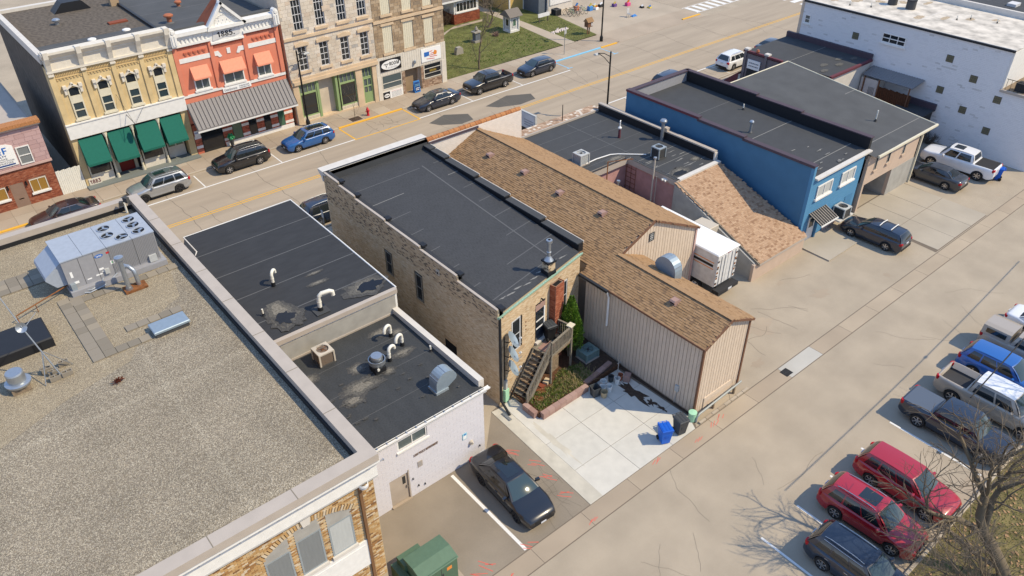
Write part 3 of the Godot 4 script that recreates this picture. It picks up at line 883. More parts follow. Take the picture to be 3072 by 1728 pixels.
	b.cyl(at(F, 15.8, 5.6, .0), at(F, 14.35, 4.75, 1.4), .012, .012, 5)
	var sg = part(t, "sign_bracket", b, "ironpost")
	b = MB.new()
	b.ob(Transform3D(Basis(), at(F, 14.3, 4.1, 1.0)), V(.03, .01, .01))
	for k in 20:
		var a = TAU * k / 20
		var c2 = TAU * (k + 1) / 20
		var p = at(F, 14.33, 4.05, .85)
		b.quad(p + V(.03, cos(a) * .48, sin(a) * .3), p + V(.03, cos(c2) * .48, sin(c2) * .3), p + V(.03, 0, 0), p + V(.03, 0, 0)); b.quad(p + V(-.03, 0, 0), p + V(-.03, 0, 0), p + V(-.03, cos(c2) * .48, sin(c2) * .3), p + V(-.03, cos(a) * .48, sin(a) * .3))
	part(sg, "oval_sign", b, "signblk")
	fp(t, "date_stone", F, 9.95, 10.9, .22, .75, .0, .06, "offwhite"); text(t, "1883", F, 10.02, 10.83, .32, .65, .065, "maroon")
	# ---- coral brick funeral home
	t = thing("coral_brick_building", "coral painted brick building with white 1885 gable and metal pent roof", "building", V(23.5, 0, -65.3))
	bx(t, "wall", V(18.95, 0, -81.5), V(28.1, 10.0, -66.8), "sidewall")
	fp(t, "front_wall", F, 18.92, 28.1, 2.9, 9.7, -1.5, 0, "coral")
	b = MB.new()
	b.quad(V(18.9, 10.28, -66.1), V(28.1, 10.28, -66.1), V(28.1, 10.05, -81.3), V(18.9, 10.05, -81.3))
	rf = part(t, "roof", b, "roof4")
	for z in [-69.5, -73, -76.5]: strip(rf, "seam", 19.2, 28, z - .05, z + .05, 10.28 + (z + 66.1) * .0151 + .006, "seam")
	bx(rf, "ridge_cap", V(18.86, 10.0, -81.4), V(19.06, 10.42, -66.2), "rubber")
	bx(rf, "parapet_back", V(19.06, 10.0, -66.2), V(28.1, 10.7, -65.7), "roof4")
	for x in [19.1, 22.05, 25.0, 27.92]: fp(t, "pilaster", F, x - .18, x + .18, 5.4, 9.4, 0, .1, "coral")
	b = MB.new()
	for q in [[19.3, 21.85], [25.2, 27.75]]:
		for k in 22:
			var x = lerpf(q[0], q[1], (k + .5) / 22)
			fb(b, F, x - .035, x + .035, 9.2, 9.3, 0, .08)
		for k in 5:
			var x = lerpf(q[0] + .4, q[1] - .2, (k + .5) / 5)
			fb(b, F, x - .13, x + .13, 8.75, 8.87, 0, .09); fb(b, F, x - .06, x + .1, 8.6, 8.75, 0, .07)
	for k in 26:
		var x = lerpf(22.3, 24.8, (k + .5) / 26)
		fb(b, F, x - .025, x + .025, 8.75, 8.98, 0, .07)
	part(t, "dentil_course", b, "coral2")
	b = MB.new()
	for q in [[18.92, 22.3], [24.65, 28.1]]: fb(b, F, q[0], q[1], 8.05, 8.42, 0, .05)
	b.ext(P2([22.3, 8.05, 22.3, 8.42, 22.6, 8.42, 22.85, 7.95, 22.62, 7.88, 22.45, 8.05]), V(0, 0, -65.3), X, V(0, 1, 0), V(0, 0, .05)); b.ext(P2([24.65, 8.05, 24.65, 8.42, 24.35, 8.42, 24.1, 7.95, 24.33, 7.88, 24.5, 8.05]), V(0, 0, -65.3), X, V(0, 1, 0), V(0, 0, .05))
	fb(b, F, 23.32, 23.62, 8.05, 8.5, 0, .05)
	fb(b, F, 18.92, 22.25, 5.2, 5.42, 0, .09); fb(b, F, 24.8, 28.1, 5.1, 5.32, 0, .09)
	part(t, "white_band", b, "white")
	b = MB.new()
	for q in [[18.95, 22.1], [24.95, 28.1]]:
		fb(b, F, q[0], q[1], 9.4, 9.6, 0, .22); fb(b, F, q[0], q[1], 9.6, 10.25, 0, .08); fb(b, F, q[0], q[1], 10.25, 10.55, -.4, .4)
		for k in 9:
			var x = lerpf(q[0] + .1, q[1] - .1, (k + .5) / 9)
			fb(b, F, x - .07, x + .07, 9.62, 9.95, .08, .17)
	fb(b, F, 22.1, 24.95, 9.05, 9.2, 0, .2); fb(b, F, 22.1, 24.95, 9.2, 10.2, 0, .12); fb(b, F, 22.0, 25.05, 10.2, 10.45, -.4, .45)
	cn = part(t, "cornice", b, "white")
	b = MB.new()
	b.ext(P2([22.3, 9.3, 22.45, 10.0, 22.9, 9.85, 23.6, 10.1, 24.2, 9.95, 24.75, 10.15, 24.7, 9.55, 24.2, 9.4, 23.4, 9.5]), V(0, 0, -65.18), X, V(0, 1, 0), V(0, 0, .05))
	part(cn, "date_panel", b, "white2"); text(cn, "1885.", F, 22.75, 24.25, 9.52, 9.95, .175, "signblk")
	for x in [19.15, 27.95]:
		b = MB.new()
		b.ext(P2([x - .25, 9.6, x - .25, 10.7, x - .18, 10.9, x, 11.0, x + .18, 10.9, x + .25, 10.7, x + .25, 9.6]), V(0, 0, -65.3), X, V(0, 1, 0), V(0, 0, .5))
		b.cyl(at(F, x, 10.7, .5), at(F, x, 10.7, .56), .17, .12, 12)
		fb(b, F, x - .16, x - .06, 9.7, 10.45, .5, .55); fb(b, F, x + .06, x + .16, 9.7, 10.45, .5, .55)
		part(cn, "scroll", b, "white")
	b = MB.new()
	b.ext(P2([21.95, 10.4, 25.35, 10.4, 23.5, 12.35]), V(0, 0, -65.35), X, V(0, 1, 0), V(0, 0, .18))
	var gb = part(cn, "gable", b, "white")
	b = MB.new()
	for s in [[21.95, 10.4, 23.5, 12.35], [25.35, 10.4, 23.5, 12.35]]:
		var e = Vector2(s[2] - s[0], s[3] - s[1]).normalized()
		var k = Vector2(-e.y, e.x) * (1 if s[0] < 23 else -1)
		b.ext(PackedVector2Array([Vector2(s[0], s[1]), Vector2(s[2], s[3]), Vector2(s[2], s[3]) - k * .22, Vector2(s[0], s[1]) - k * .22]), V(0, 0, -65.4), X, V(0, 1, 0), V(0, 0, .5))
		for i in 16:
			var p = Vector2(s[0], s[1]).lerp(Vector2(s[2], s[3]), (i + .5) / 16) - k * .3
			fb(b, F, p.x - .04, p.x + .04, p.y - .05, p.y + .05, .08, .17)
	for i in 12: 
		var a = PI * (i + .5) / 12
		b.ob(Transform3D(Basis(V(0, 0, 1), -a), at(F, 23.6 - cos(a) * .85, 10.5 + sin(a) * .75, .12)), V(.07, .25, .09))
	for i in 9: b.cyl(at(F, 23.05 + (i % 4) * .35 + (.12 if i > 3 else 0.0), 10.62 + (i / 4) * .22, .08), at(F, 23.05 + (i % 4) * .35 + (.12 if i > 3 else 0.0), 10.62 + (i / 4) * .22, .2), .06, .03, 8)
	b.cyl(at(F, 23.52, 11.62, .08), at(F, 23.52, 11.62, .22), .15, .12, 12)
	b.cyl(at(F, 23.5, 12.3, -.1), at(F, 23.5, 12.65, -.1), .12, .06, 8)
	part(gb, "moulding", b, "white")
	b = MB.new()
	b.quadh(V(21.95, 10.4, -65.4), V(23.5, 12.35, -65.4), V(23.5, 12.35, -66.4), V(21.95, 10.4, -67.2), V(-1, 1, 0)); b.quadh(V(25.35, 10.4, -65.4), V(23.5, 12.35, -65.4), V(23.5, 12.35, -66.4), V(25.35, 10.4, -67.2), V(1, 1, 0)); b.quadh(V(21.95, 10.4, -67.2), V(25.35, 10.4, -67.2), V(23.5, 12.35, -66.4), V(23.5, 12.35, -66.4), V(0, 0, -1))
	part(gb, "tiled_slope", b, "red1")
	for i in 3:
		var q = [[20.05, 21.35, 5.6, 6.45], [22.56, 24.38, 5.5, 6.4], [25.6, 26.9, 5.45, 6.35]][i]
		var w = window(t, F, q[0], q[1], q[2], q[3] + .7, "white", "glasswin", 2, 1, .1, "white", .07)
		awning(t, F, q[0] - .08, q[1] + .1, q[3] + 1.15, q[3] + .28, .55, "coralcloth", .12)
	fp(t, "fascia_sign", F, 22.25, 24.78, 4.86, 5.3, .0, .1, "signw"); text(t, "Gunderson", F, 22.35, 23.5, 4.95, 5.18, .105, "txtgrey", true); text(t, "Funeral and", F, 23.7, 24.6, 5.08, 5.22, .105, "txtgrey", true); text(t, "Cremation Care", F, 23.7, 24.65, 4.93, 5.05, .105, "txtgrey", true)
	# pent roof of standing seam metal
	b = MB.new()
	b.ext(P2([0, 4.65, .05, 4.7, 1.5, 2.85, 1.5, 2.68, 1.4, 2.68, 0, 4.4]), V(18.95, 0, -65.3), V(0, 0, 1), V(0, 1, 0), V(9.15, 0, 0))
	var pr = part(t, "pent_roof", b, "tin")
	for i in 27:
		var x = 18.98 + i * .35
		b = MB.new()
		var d = (V(0, 2.85, 1.5) - V(0, 4.7, .05))
		b.ob(Transform3D(Basis(X, d.normalized(), X.cross(d.normalized())), V(x, 3.79, -65.3 + .79)), V(.03, d.length(), .06))
		part(pr, "standing_seam", b, "tinseam")
	fp(pr, "fascia", F, 18.93, 28.12, 2.6, 2.72, 1.42, 1.55, "white")
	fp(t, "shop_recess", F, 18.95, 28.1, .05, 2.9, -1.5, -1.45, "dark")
	fp(t, "plinth", F, 21.5, 28.1, 0, .5, -.3, .03, "white")
	for q in [[18.95, 19.5], [21.45, 22.3], [23.2, 23.85], [24.6, 25.3], [25.95, 26.65], [27.3, 28.1]]:
		bricks(fp(t, "pier", F, q[0], q[1], 0, 2.75, -.3, 0, "coral2"), "brick", at(F, q[0], .5, 0), X, q[1] - q[0], 2.2, .22, .075, ["coral2", "red1"], [.7, .3], [], .012, .01, 0)
		for y in [.62, 1.5]: fp(t, "stone_block", F, q[0] - .01, q[1] + .01, y, y + .24, 0, .03, "white")
	for q in [[22.3, 23.2], [23.85, 24.6], [25.3, 25.95], [26.65, 27.3]]: window(t, F, q[0], q[1], .5, 2.7, "black", "glassgreen" if q[0] in [22.3, 26.65] else "glass", 1, 2, .05, "", -.05, "shop_window", .3)
	window(t, F, 19.5, 21.45, .1, 2.7, "black", "glass", 2, 1, .08, "", -.9, "entrance_door")
	fp(t, "door_mat", F, 19.6, 21.4, .02, .1, -1.2, .1, "maroon")
	fp(t, "notice", F, 19.0, 19.48, 1.75, 2.25, .03, .045, "signw"); text(t, "Gunderson", F, 19.04, 19.44, 2.0, 2.12, .048, "signblue")
	# ---- pale stone building
	t = thing("pale_stone_building", "pale cut stone building with green shopfront and multi pane sash windows", "building", V(33, 0, -65.3))
	bx(t, "wall", V(28.5, 0, -80), V(37.4, 12.6, -65.9), "st2")
	var hs = [Rect2(.6, .0, 7.95, 3.9)]
	var ws = []
	for i in 4:
		var x = [29.58, 31.72, 33.87, 35.95][i]
		ws.append([x, x + .86, 4.95, 7.15]); ws.append([x + .03, x + .95, 8.55, 11.3])
	for w in ws: hs.append(Rect2(w[0] - 28.45, w[2], w[1] - w[0], w[3] - w[2]))
	var wh = []
	for w in ws: wh.append(Rect2(w[0], w[2], w[1] - w[0], w[3] - w[2]))
	holed(t, "front_wall", F, 28.45, 37.45, 3.9, 12.6, wh, -.6, 0, "stmortar")
	bricks(t, "stone_block", V(28.45, 0, -65.3), X, 8.95, 12.4, .62, .31, ["st1", "st2", "st3", "st4", "st5"], [.42, .2, .24, .11, .03], hs, .016, .018, 300, .5)
	for i in ws.size():
		var w = ws[i]
		var wn = window(t, [V(0, 0, -65.42), X], w[0], w[1], w[2], w[3], "white2", "glass", 2 if i % 2 == 0 else 3, 4, .07, "", .06)
		fp(wn, "sill", F, w[0] - .2, w[1] + .2, w[2] - .22, w[2], -.1, .16, "sttrim")
		if i % 2 == 0:
			b = MB.new()
			var c = (w[0] + w[1]) / 2
			b.ext(P2([c - .68, 7.2, c - .68, 7.42, c, 7.58, c + .68, 7.42, c + .68, 7.2]), V(0, 0, -65.3), X, V(0, 1, 0), V(0, 0, .16))
			part(wn, "hood", b, "sttrim")
	fp(t, "belt_course", F, 28.42, 37.5, 7.86, 8.1, 0, .14, "sttrim"); fp(t, "belt_course", F, 28.42, 37.5, 3.85, 4.15, 0, .2, "sttrim"); fp(t, "belt_course", F, 28.42, 37.5, 4.15, 4.4, 0, .09, "sttrim")
	fp(t, "date_stone", F, 32.5, 33.3, 9.75, 10.2, 0, .05, "st4"); text(t, "1866", F, 32.65, 33.15, 9.8, 9.98, .055, "st2")
	for q in [[28.45, 29.1], [35.0, 35.7], [36.85, 37.45]]: fp(t, "pilaster", F, q[0], q[1], 0, 3.85, -.6, .06, "sttrim")
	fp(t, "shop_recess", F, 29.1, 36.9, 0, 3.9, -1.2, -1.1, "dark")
	fp(t, "threshold", F, 29.1, 36.9, 0, .25, -1.1, .02, "sttrim")
	for q in [[29.15, 30.85], [33.25, 35.0]]:
		fp(t, "stall_riser", F, q[0], q[1], .25, .62, -.2, -.06, "cream")
		for k in 4: fp(t, "riser_panel", F, q[0] + .1 + k * .39, q[0] + .42 + k * .39, .33, .54, -.06, -.05, "st2")
		window(t, [V(0, 0, -65.45), X], q[0], q[1], .62, 2.85, "sage", "glass", 1, 1, .1, "", .08, "shop_window"); window(t, [V(0, 0, -65.45), X], q[0], q[1], 2.85, 3.75, "sage", "glasswin", 4, 1, .08, "", .08, "transom")
	for x in [31.0, 32.95]: fp(t, "green_post", F, x - .12, x + .12, .25, 3.8, -.9, -.02, "sage2")
	var d2 = window(t, [V(0, 0, -66.2), X], 31.4, 32.65, .25, 2.9, "sage", "glass", 1, 1, .18, "", .08, "shop_door"); fp(d2, "kick_panel", [V(0, 0, -66.2), X], 31.55, 32.5, .35, .9, .05, .09, "sage2")
	d2 = window(t, [V(0, 0, -65.5), X], 35.75, 36.82, .22, 2.75, "sage", "glasswin", 2, 3, .14, "", .09, "side_door"); fp(d2, "kick_panel", [V(0, 0, -65.5), X], 35.9, 36.7, .3, 1.3, .05, .1, "sage2")
	window(t, [V(0, 0, -65.5), X], 35.75, 36.82, 2.78, 3.75, "sage", "glasswin", 3, 1, .08, "", .08, "transom")
	# ---- brown stone building with white shopfront
	t = thing("brown_stone_building", "brown rubble stone building with shuttered windows and white panelled bar front", "building", V(41.3, 0, -65.3))
	bx(t, "wall", V(37.5, 0, -80), V(45.5, 12, -65.9), "bs2")
	var wh2 = []
	ws = [[38.45, 39.45, 8.25, 11], [40.8, 41.83, 8.2, 11], [43.17, 44.2, 8.15, 11], [38.43, 39.48, 4.6, 7.22], [40.73, 41.86, 4.52, 7.2], [43.15, 44.2, 4.5, 7.13]]
	hs = []
	for w in ws: hs.append(Rect2(w[0] - 37.47, w[2] - 4.3, w[1] - w[0], w[3] - w[2]))
	for w in ws: wh2.append(Rect2(w[0], w[2], w[1] - w[0], w[3] - w[2]))
	holed(t, "front_wall", F, 37.47, 45.5, 2.5, 12, wh2, -.6, 0, "bsmortar")
	bricks(t, "stone_block", V(37.47, 4.3, -65.3), X, 8.03, 7.6, .55, .3, ["bs1", "bs2", "bs3", "bs4"], [.42, .26, .22, .1], hs, .03, .025, 300, .6)
	bricks(t, "side_block", V(45.5, 0, -65.35), V(0, 0, -1), 13, 9, .7, .35, ["bs1", "bs2", "bs3", "bs4"], [.42, .26, .22, .1], [], .03, .025, 0, .5)
	for i in 6:
		var w = ws[i]
		b = MB.new()
		fb(b, F, w[0], w[1], w[2], w[3], -.12, -.07)
		var sh = part(t, "shutter", b, "cream")
		for k in 5: fp(sh, "board", F, lerpf(w[0], w[1], k / 5.0) + .008, lerpf(w[0], w[1], (k + 1) / 5.0) - .008, w[2], w[3], -.07, -.045, "cream")
		fp(sh, "sill", F, w[0] - .15, w[1] + .15, w[2] - .2, w[2], -.1, .12, "sttrim")
		fp(sh, "lintel", F, w[0] - .2, w[1] + .2, w[3], w[3] + .22, -.05, .1, "sttrim")
	fp(t, "belt_course", F, 37.47, 45.5, 7.55, 7.8, 0, .13, "sttrim")
	fp(t, "shop_fascia", F, 37.3, 45.52, 2.5, 4.3, 0, .08, "offwhite")
	for k in 30: fp(t, "batten", F, 37.4 + k * .27, 37.42 + k * .27, 2.55, 4.28, .08, .095, "offwhite")
	for q in [[37.3, 37.75], [44.95, 45.52]]: fp(t, "corner_board", F, q[0], q[1], 0, 2.5, -.2, .1, "offwhite")
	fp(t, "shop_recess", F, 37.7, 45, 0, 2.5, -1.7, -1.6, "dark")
	fp(t, "base_panel", F, 37.75, 40.2, 0, 1.05, -.2, .04, "offwhite")
	window(t, F, 37.8, 40.1, 1.08, 2.5, "offwhite", "glasswin", 1, 2, .08, "", .05, "shop_window", .42)
	window(t, F, 42.75, 44.92, 1.0, 2.5, "offwhite", "glass", 1, 3, .08, "", .05, "shop_window")
	var cp = fp(t, "stone_panel", F, 42.7, 44.95, 0, .92, -.2, .02, "bsmortar")
	bricks(cp, "cobble", at(F, 42.7, 0, .02), X, 2.25, .9, .3, .14, ["cobble", "cobble2", "cobble3"], [.5, .3, .2], [], .02, .03, 0, .5)
	for q in [[40.15, 40.5], [42.4, 42.75]]:
		cp = fp(t, "stone_pier", F, q[0], q[1], 0, 2.45, -.3, .03, "bsmortar")
		bricks(cp, "cobble", at(F, q[0], 0, .03), X, .35, 2.4, .3, .14, ["cobble", "cobble2", "cobble3"], [.5, .3, .2], [], .02, .03, 0, .5)
	fp(t, "entry_wall", F, 40.5, 40.6, 0, 2.45, -1.6, -.3, "st4"); fp(t, "entry_wall", F, 42.3, 42.4, 0, 2.45, -1.6, -.3, "st4")
	fp(t, "door", F, 41.1, 41.9, .05, 2.2, -1.6, -1.5, "trimbrown")
	var s1 = fp(t, "bar_sign", F, 37.75, 40.1, 2.92, 4.05, .09, .16, "signblk")
	b = MB.new()
	var el = PackedVector2Array()
	for k in 32: el.append(Vector2(38.92 + cos(TAU * k / 32) * 1.1, 3.48 + sin(TAU * k / 32) * .46))
	b.ext(el, V(0, 0, -65.14), X, V(0, 1, 0), V(0, 0, .012))
	part(s1, "oval", b, "signw"); text(s1, "ROOM", F, 38.75, 39.85, 3.4, 3.75, .178, "signblk")
	b = MB.new()
	b.ob(Transform3D(Basis(V(0, 0, 1), .0), at(F, 38.4, 3.62, .178)), V(.62, .05, .01)); b.ob(Transform3D(Basis(V(0, 0, 1), -.5), at(F, 38.42, 3.42, .178)), V(.05, .42, .01)); b.ob(Transform3D(Basis(V(0, 0, 1), .5), at(F, 38.3, 3.5, .178)), V(.04, .25, .01))
	part(s1, "martini_mark", b, "signblk")
	lines(s1, F, 38.5, 39.6, 3.12, 3.3, .172, 2, "txtgrey")
	var s2 = fp(t, "flag_sign", F, 42.52, 44.9, 2.78, 4.1, .09, .15, "signw")
	b = MB.new()
	b.ext(P2([42.85, 3.3, 42.85, 3.75, 43.45, 3.75, 43.45, 3.35, 43.1, 3.3]), V(0, 0, -65.15), X, V(0, 1, 0), V(0, 0, .012))
	part(s2, "blue_field", b, "signblue")
	b = MB.new()
	for k in 5: b.ob(Transform3D(Basis(V(0, 0, 1), .06 * (k - 2)), at(F, 43.6 + (k % 2) * .35, 3.0 + k * .18, .157)), V(1.0 - .12 * k, .055, .01))
	part(s2, "red_stripes", b, "signred")
	b = MB.new()
	b.ext(blob(44.2, 3.5, .22, .22, 5, 14, .5), V(0, 0, -65.146), X, V(0, 1, 0), V(0, 0, .016))
	part(s2, "orange_mark", b, "signorange")
	b = MB.new()
	b.lathe(at(F, 41.65, 2.95, .2), [Vector2(.12, 0), Vector2(.16, .1), Vector2(.13, .3), Vector2(.02, .38)], 10)
	part(t, "wall_lamp", b, "galv")
	s2 = fp(t, "menu_board", F, 37.75, 40.05, .05, .85, .05, .08, "signw"); fp(s2, "dark_panel", F, 37.76, 38.55, .06, .84, .08, .086, "signblk")
	b = MB.new()
	el = PackedVector2Array()
	for k in 20: el.append(Vector2(38.2 + cos(TAU * k / 20) * .32, .45 + sin(TAU * k / 20) * .2))
	b.ext(el, V(0, 0, -65.214), X, V(0, 1, 0), V(0, 0, .006))
	part(s2, "oval", b, "signw"); text(s2, "ROOM", F, 37.98, 38.42, .38, .52, .094, "signblk"); lines(s2, F, 38.75, 39.95, .15, .72, .08, 5, "txtgrey"); lines(s2, F, 38.75, 39.9, .74, .8, .08, 1, "signred")
	b = MB.new()
	fb(b, F, 43.0, 44.7, 1.55, 1.95, .05, .06)
	s2 = part(t, "window_sign", b, "signblk"); lines(s2, F, 43.45, 44.25, 1.62, 1.86, .06, 3, "gold")
	# ---- pink realty office
	t = thing("pink_office", "small office of pink shakes over red brick with realty sign", "building", V(4, 0, -65.3))
	bx(t, "wall", V(-6, 0, -78), V(7.85, 6.0, -65.6), "beige")
	b = MB.new()
	b.quad(V(-6, 6.02, -65.9), V(7.7, 6.02, -65.9), V(7.7, 6.02, -78), V(-6, 6.02, -78))
	part(t, "roof", b, "cap")
	fp(t, "front_wall", F, -6, 7.87, 0, 3.2, -.3, 0, "redmortar")
	hs = [Rect2(10.6, 0, .95, 2.05), Rect2(11.95, .95, 1.25, 1.15), Rect2(9.4, 1.0, .9, 1.05)]
	bricks(t, "brick", V(-6, 0, -65.3), X, 13.87, 3.2, .24, .082, ["red1", "red2", "red3"], [.5, .25, .25], hs, .014, .012, 300)
	fp(t, "shake_wall", F, -6, 7.95, 3.2, 6.3, -.3, .08, "pinkshake2")
	bricks(t, "shake", V(-6, 3.35, -65.22), X, 13.95, 2.7, .7, .34, ["pinkshake", "pinkshake2"], [.7, .3], [Rect2(11.9, 0, 1.0, 1.5)], .018, .02, 120, .5)
	fp(t, "drip_board", F, -6, 8.0, 3.15, 3.32, 0, .16, "rosetrim"); fp(t, "cornice", F, -6, 8.05, 6.2, 6.34, -.4, .3, "st4"); fp(t, "cornice_cap", F, -6, 8.12, 6.34, 6.6, -.5, .42, "clay")
	window(t, [V(0, 0, -65.2), X], 5.92, 6.85, 3.4, 4.83, "white", "curtaindk", 1, 2, .08, "", .07)
	window(t, F, 5.97, 7.15, .98, 2.05, "offwhite", "amber", 2, 1, .06, "white", .04); window(t, F, 3.4, 4.3, 1.02, 2.0, "offwhite", "amber", 1, 1, .06, "white", .04)
	d2 = fp(t, "door", F, 4.62, 5.52, .05, 2.02, -.15, -.02, "rosetrim"); fp(d2, "pane", F, 4.82, 5.32, 1.05, 1.9, -.02, -.01, "amber"); fp(d2, "mail_slot", F, 4.9, 5.25, .72, .8, -.02, .0, "dark")
	for x in [4.45, 5.75]:
		b = MB.new()
		b.cyl(at(F, x, 1.75, .1), at(F, x, 2.1, .1), .07, .05, 8)
		part(t, "wall_lamp", b, "ironpost")
	b = MB.new()
	b.ext(P2([3.2, 3.55, 3.2, 5.1, 3.6, 5.25, 4.6, 5.32, 5.4, 5.25, 5.8, 5.05, 5.8, 3.55]), V(0, 0, -65.2), X, V(0, 1, 0), V(0, 0, .06))
	s2 = part(t, "realty_sign", b, "signw"); text(s2, "F&F", F, 4.1, 5.35, 4.55, 5.05, .165, "signblue"); text(s2, "REALTY", F, 4.25, 5.2, 4.32, 4.46, .165, "signnavy"); text(s2, "HOME", F, 4.35, 5.2, 4.12, 4.24, .165, "txtgrey"); text(s2, "CONSTRUCTION", F, 3.95, 5.6, 3.95, 4.07, .165, "txtgrey"); text(s2, "PROPERTIES", F, 4.1, 5.5, 3.78, 3.9, .165, "txtgrey"); fp(s2, "phone_bar", F, 4.0, 5.6, 3.62, 3.73, .06 + .1, .172, "signnavy")
	# ---- white board fence between them
	t = thing("board_fence", "white vertical board fence filling gap between pink office and cream shop", "fence", V(8.8, 0, -65.3))
	fp(t, "rail", F, 7.9, 9.7, .4, .5, -.05, 0, "wfence"); fp(t, "rail", F, 7.9, 9.7, 1.6, 1.7, -.05, 0, "wfence")
	for k in 13: fp(t, "board", F, 7.89 + k * .14, 8.02 + k * .14, .02, 2.12 + .03 * sin(k * 2.1), 0, .03 + .004 * (k % 3), "wfence")

func poly_roof(parent, called, pts, m):
	var b = MB.new()
	if pts.size() == 4: b.quadh(pts[0], pts[1], pts[2], pts[3], Vector3.UP)
	else:
		for i in range(1, pts.size() - 1): b.quadh(pts[0], pts[i], pts[i + 1], pts[i + 1], Vector3.UP)
	return part(parent, called, b, m)

# seams lying on a sloping roof between two corner lines; f runs from front (0) to rear (1)
func roof_seam(parent, A, B, C, D, f, m, w = .05):
	var p = A.lerp(D, f)
	var q = B.lerp(C, f)
	var e = (D - A).normalized() * w / 2
	var b = MB.new()
	b.quadh(p - e + V(0, .006, 0), q - e + V(0, .006, 0), q + e + V(0, .006, 0), p + e + V(0, .006, 0), Vector3.UP)
	part(parent, "seam", b, m)

func panels(parent, called, o, u, w, pw, lowf, topf, mats, proud = .03, gap = .03):
	var N = u.cross(Vector3.UP)
	var k = 0
	var x = 0.0
	while x < w - .02:
		var a = x + gap / 2
		var c = minf(x + pw, w) - gap / 2
		if topf.call((a + c) / 2) - lowf.call((a + c) / 2) > .05 and c > a:
			var b = MB.new()
			b.ext(PackedVector2Array([Vector2(a, lowf.call(a)), Vector2(c, lowf.call(c)), Vector2(c, topf.call(c)), Vector2(a, topf.call(a))]), o, u, Vector3.UP, N * proud, false)
			part(parent, called, b, mats[k % mats.size()])
		x += pw
		k += 1

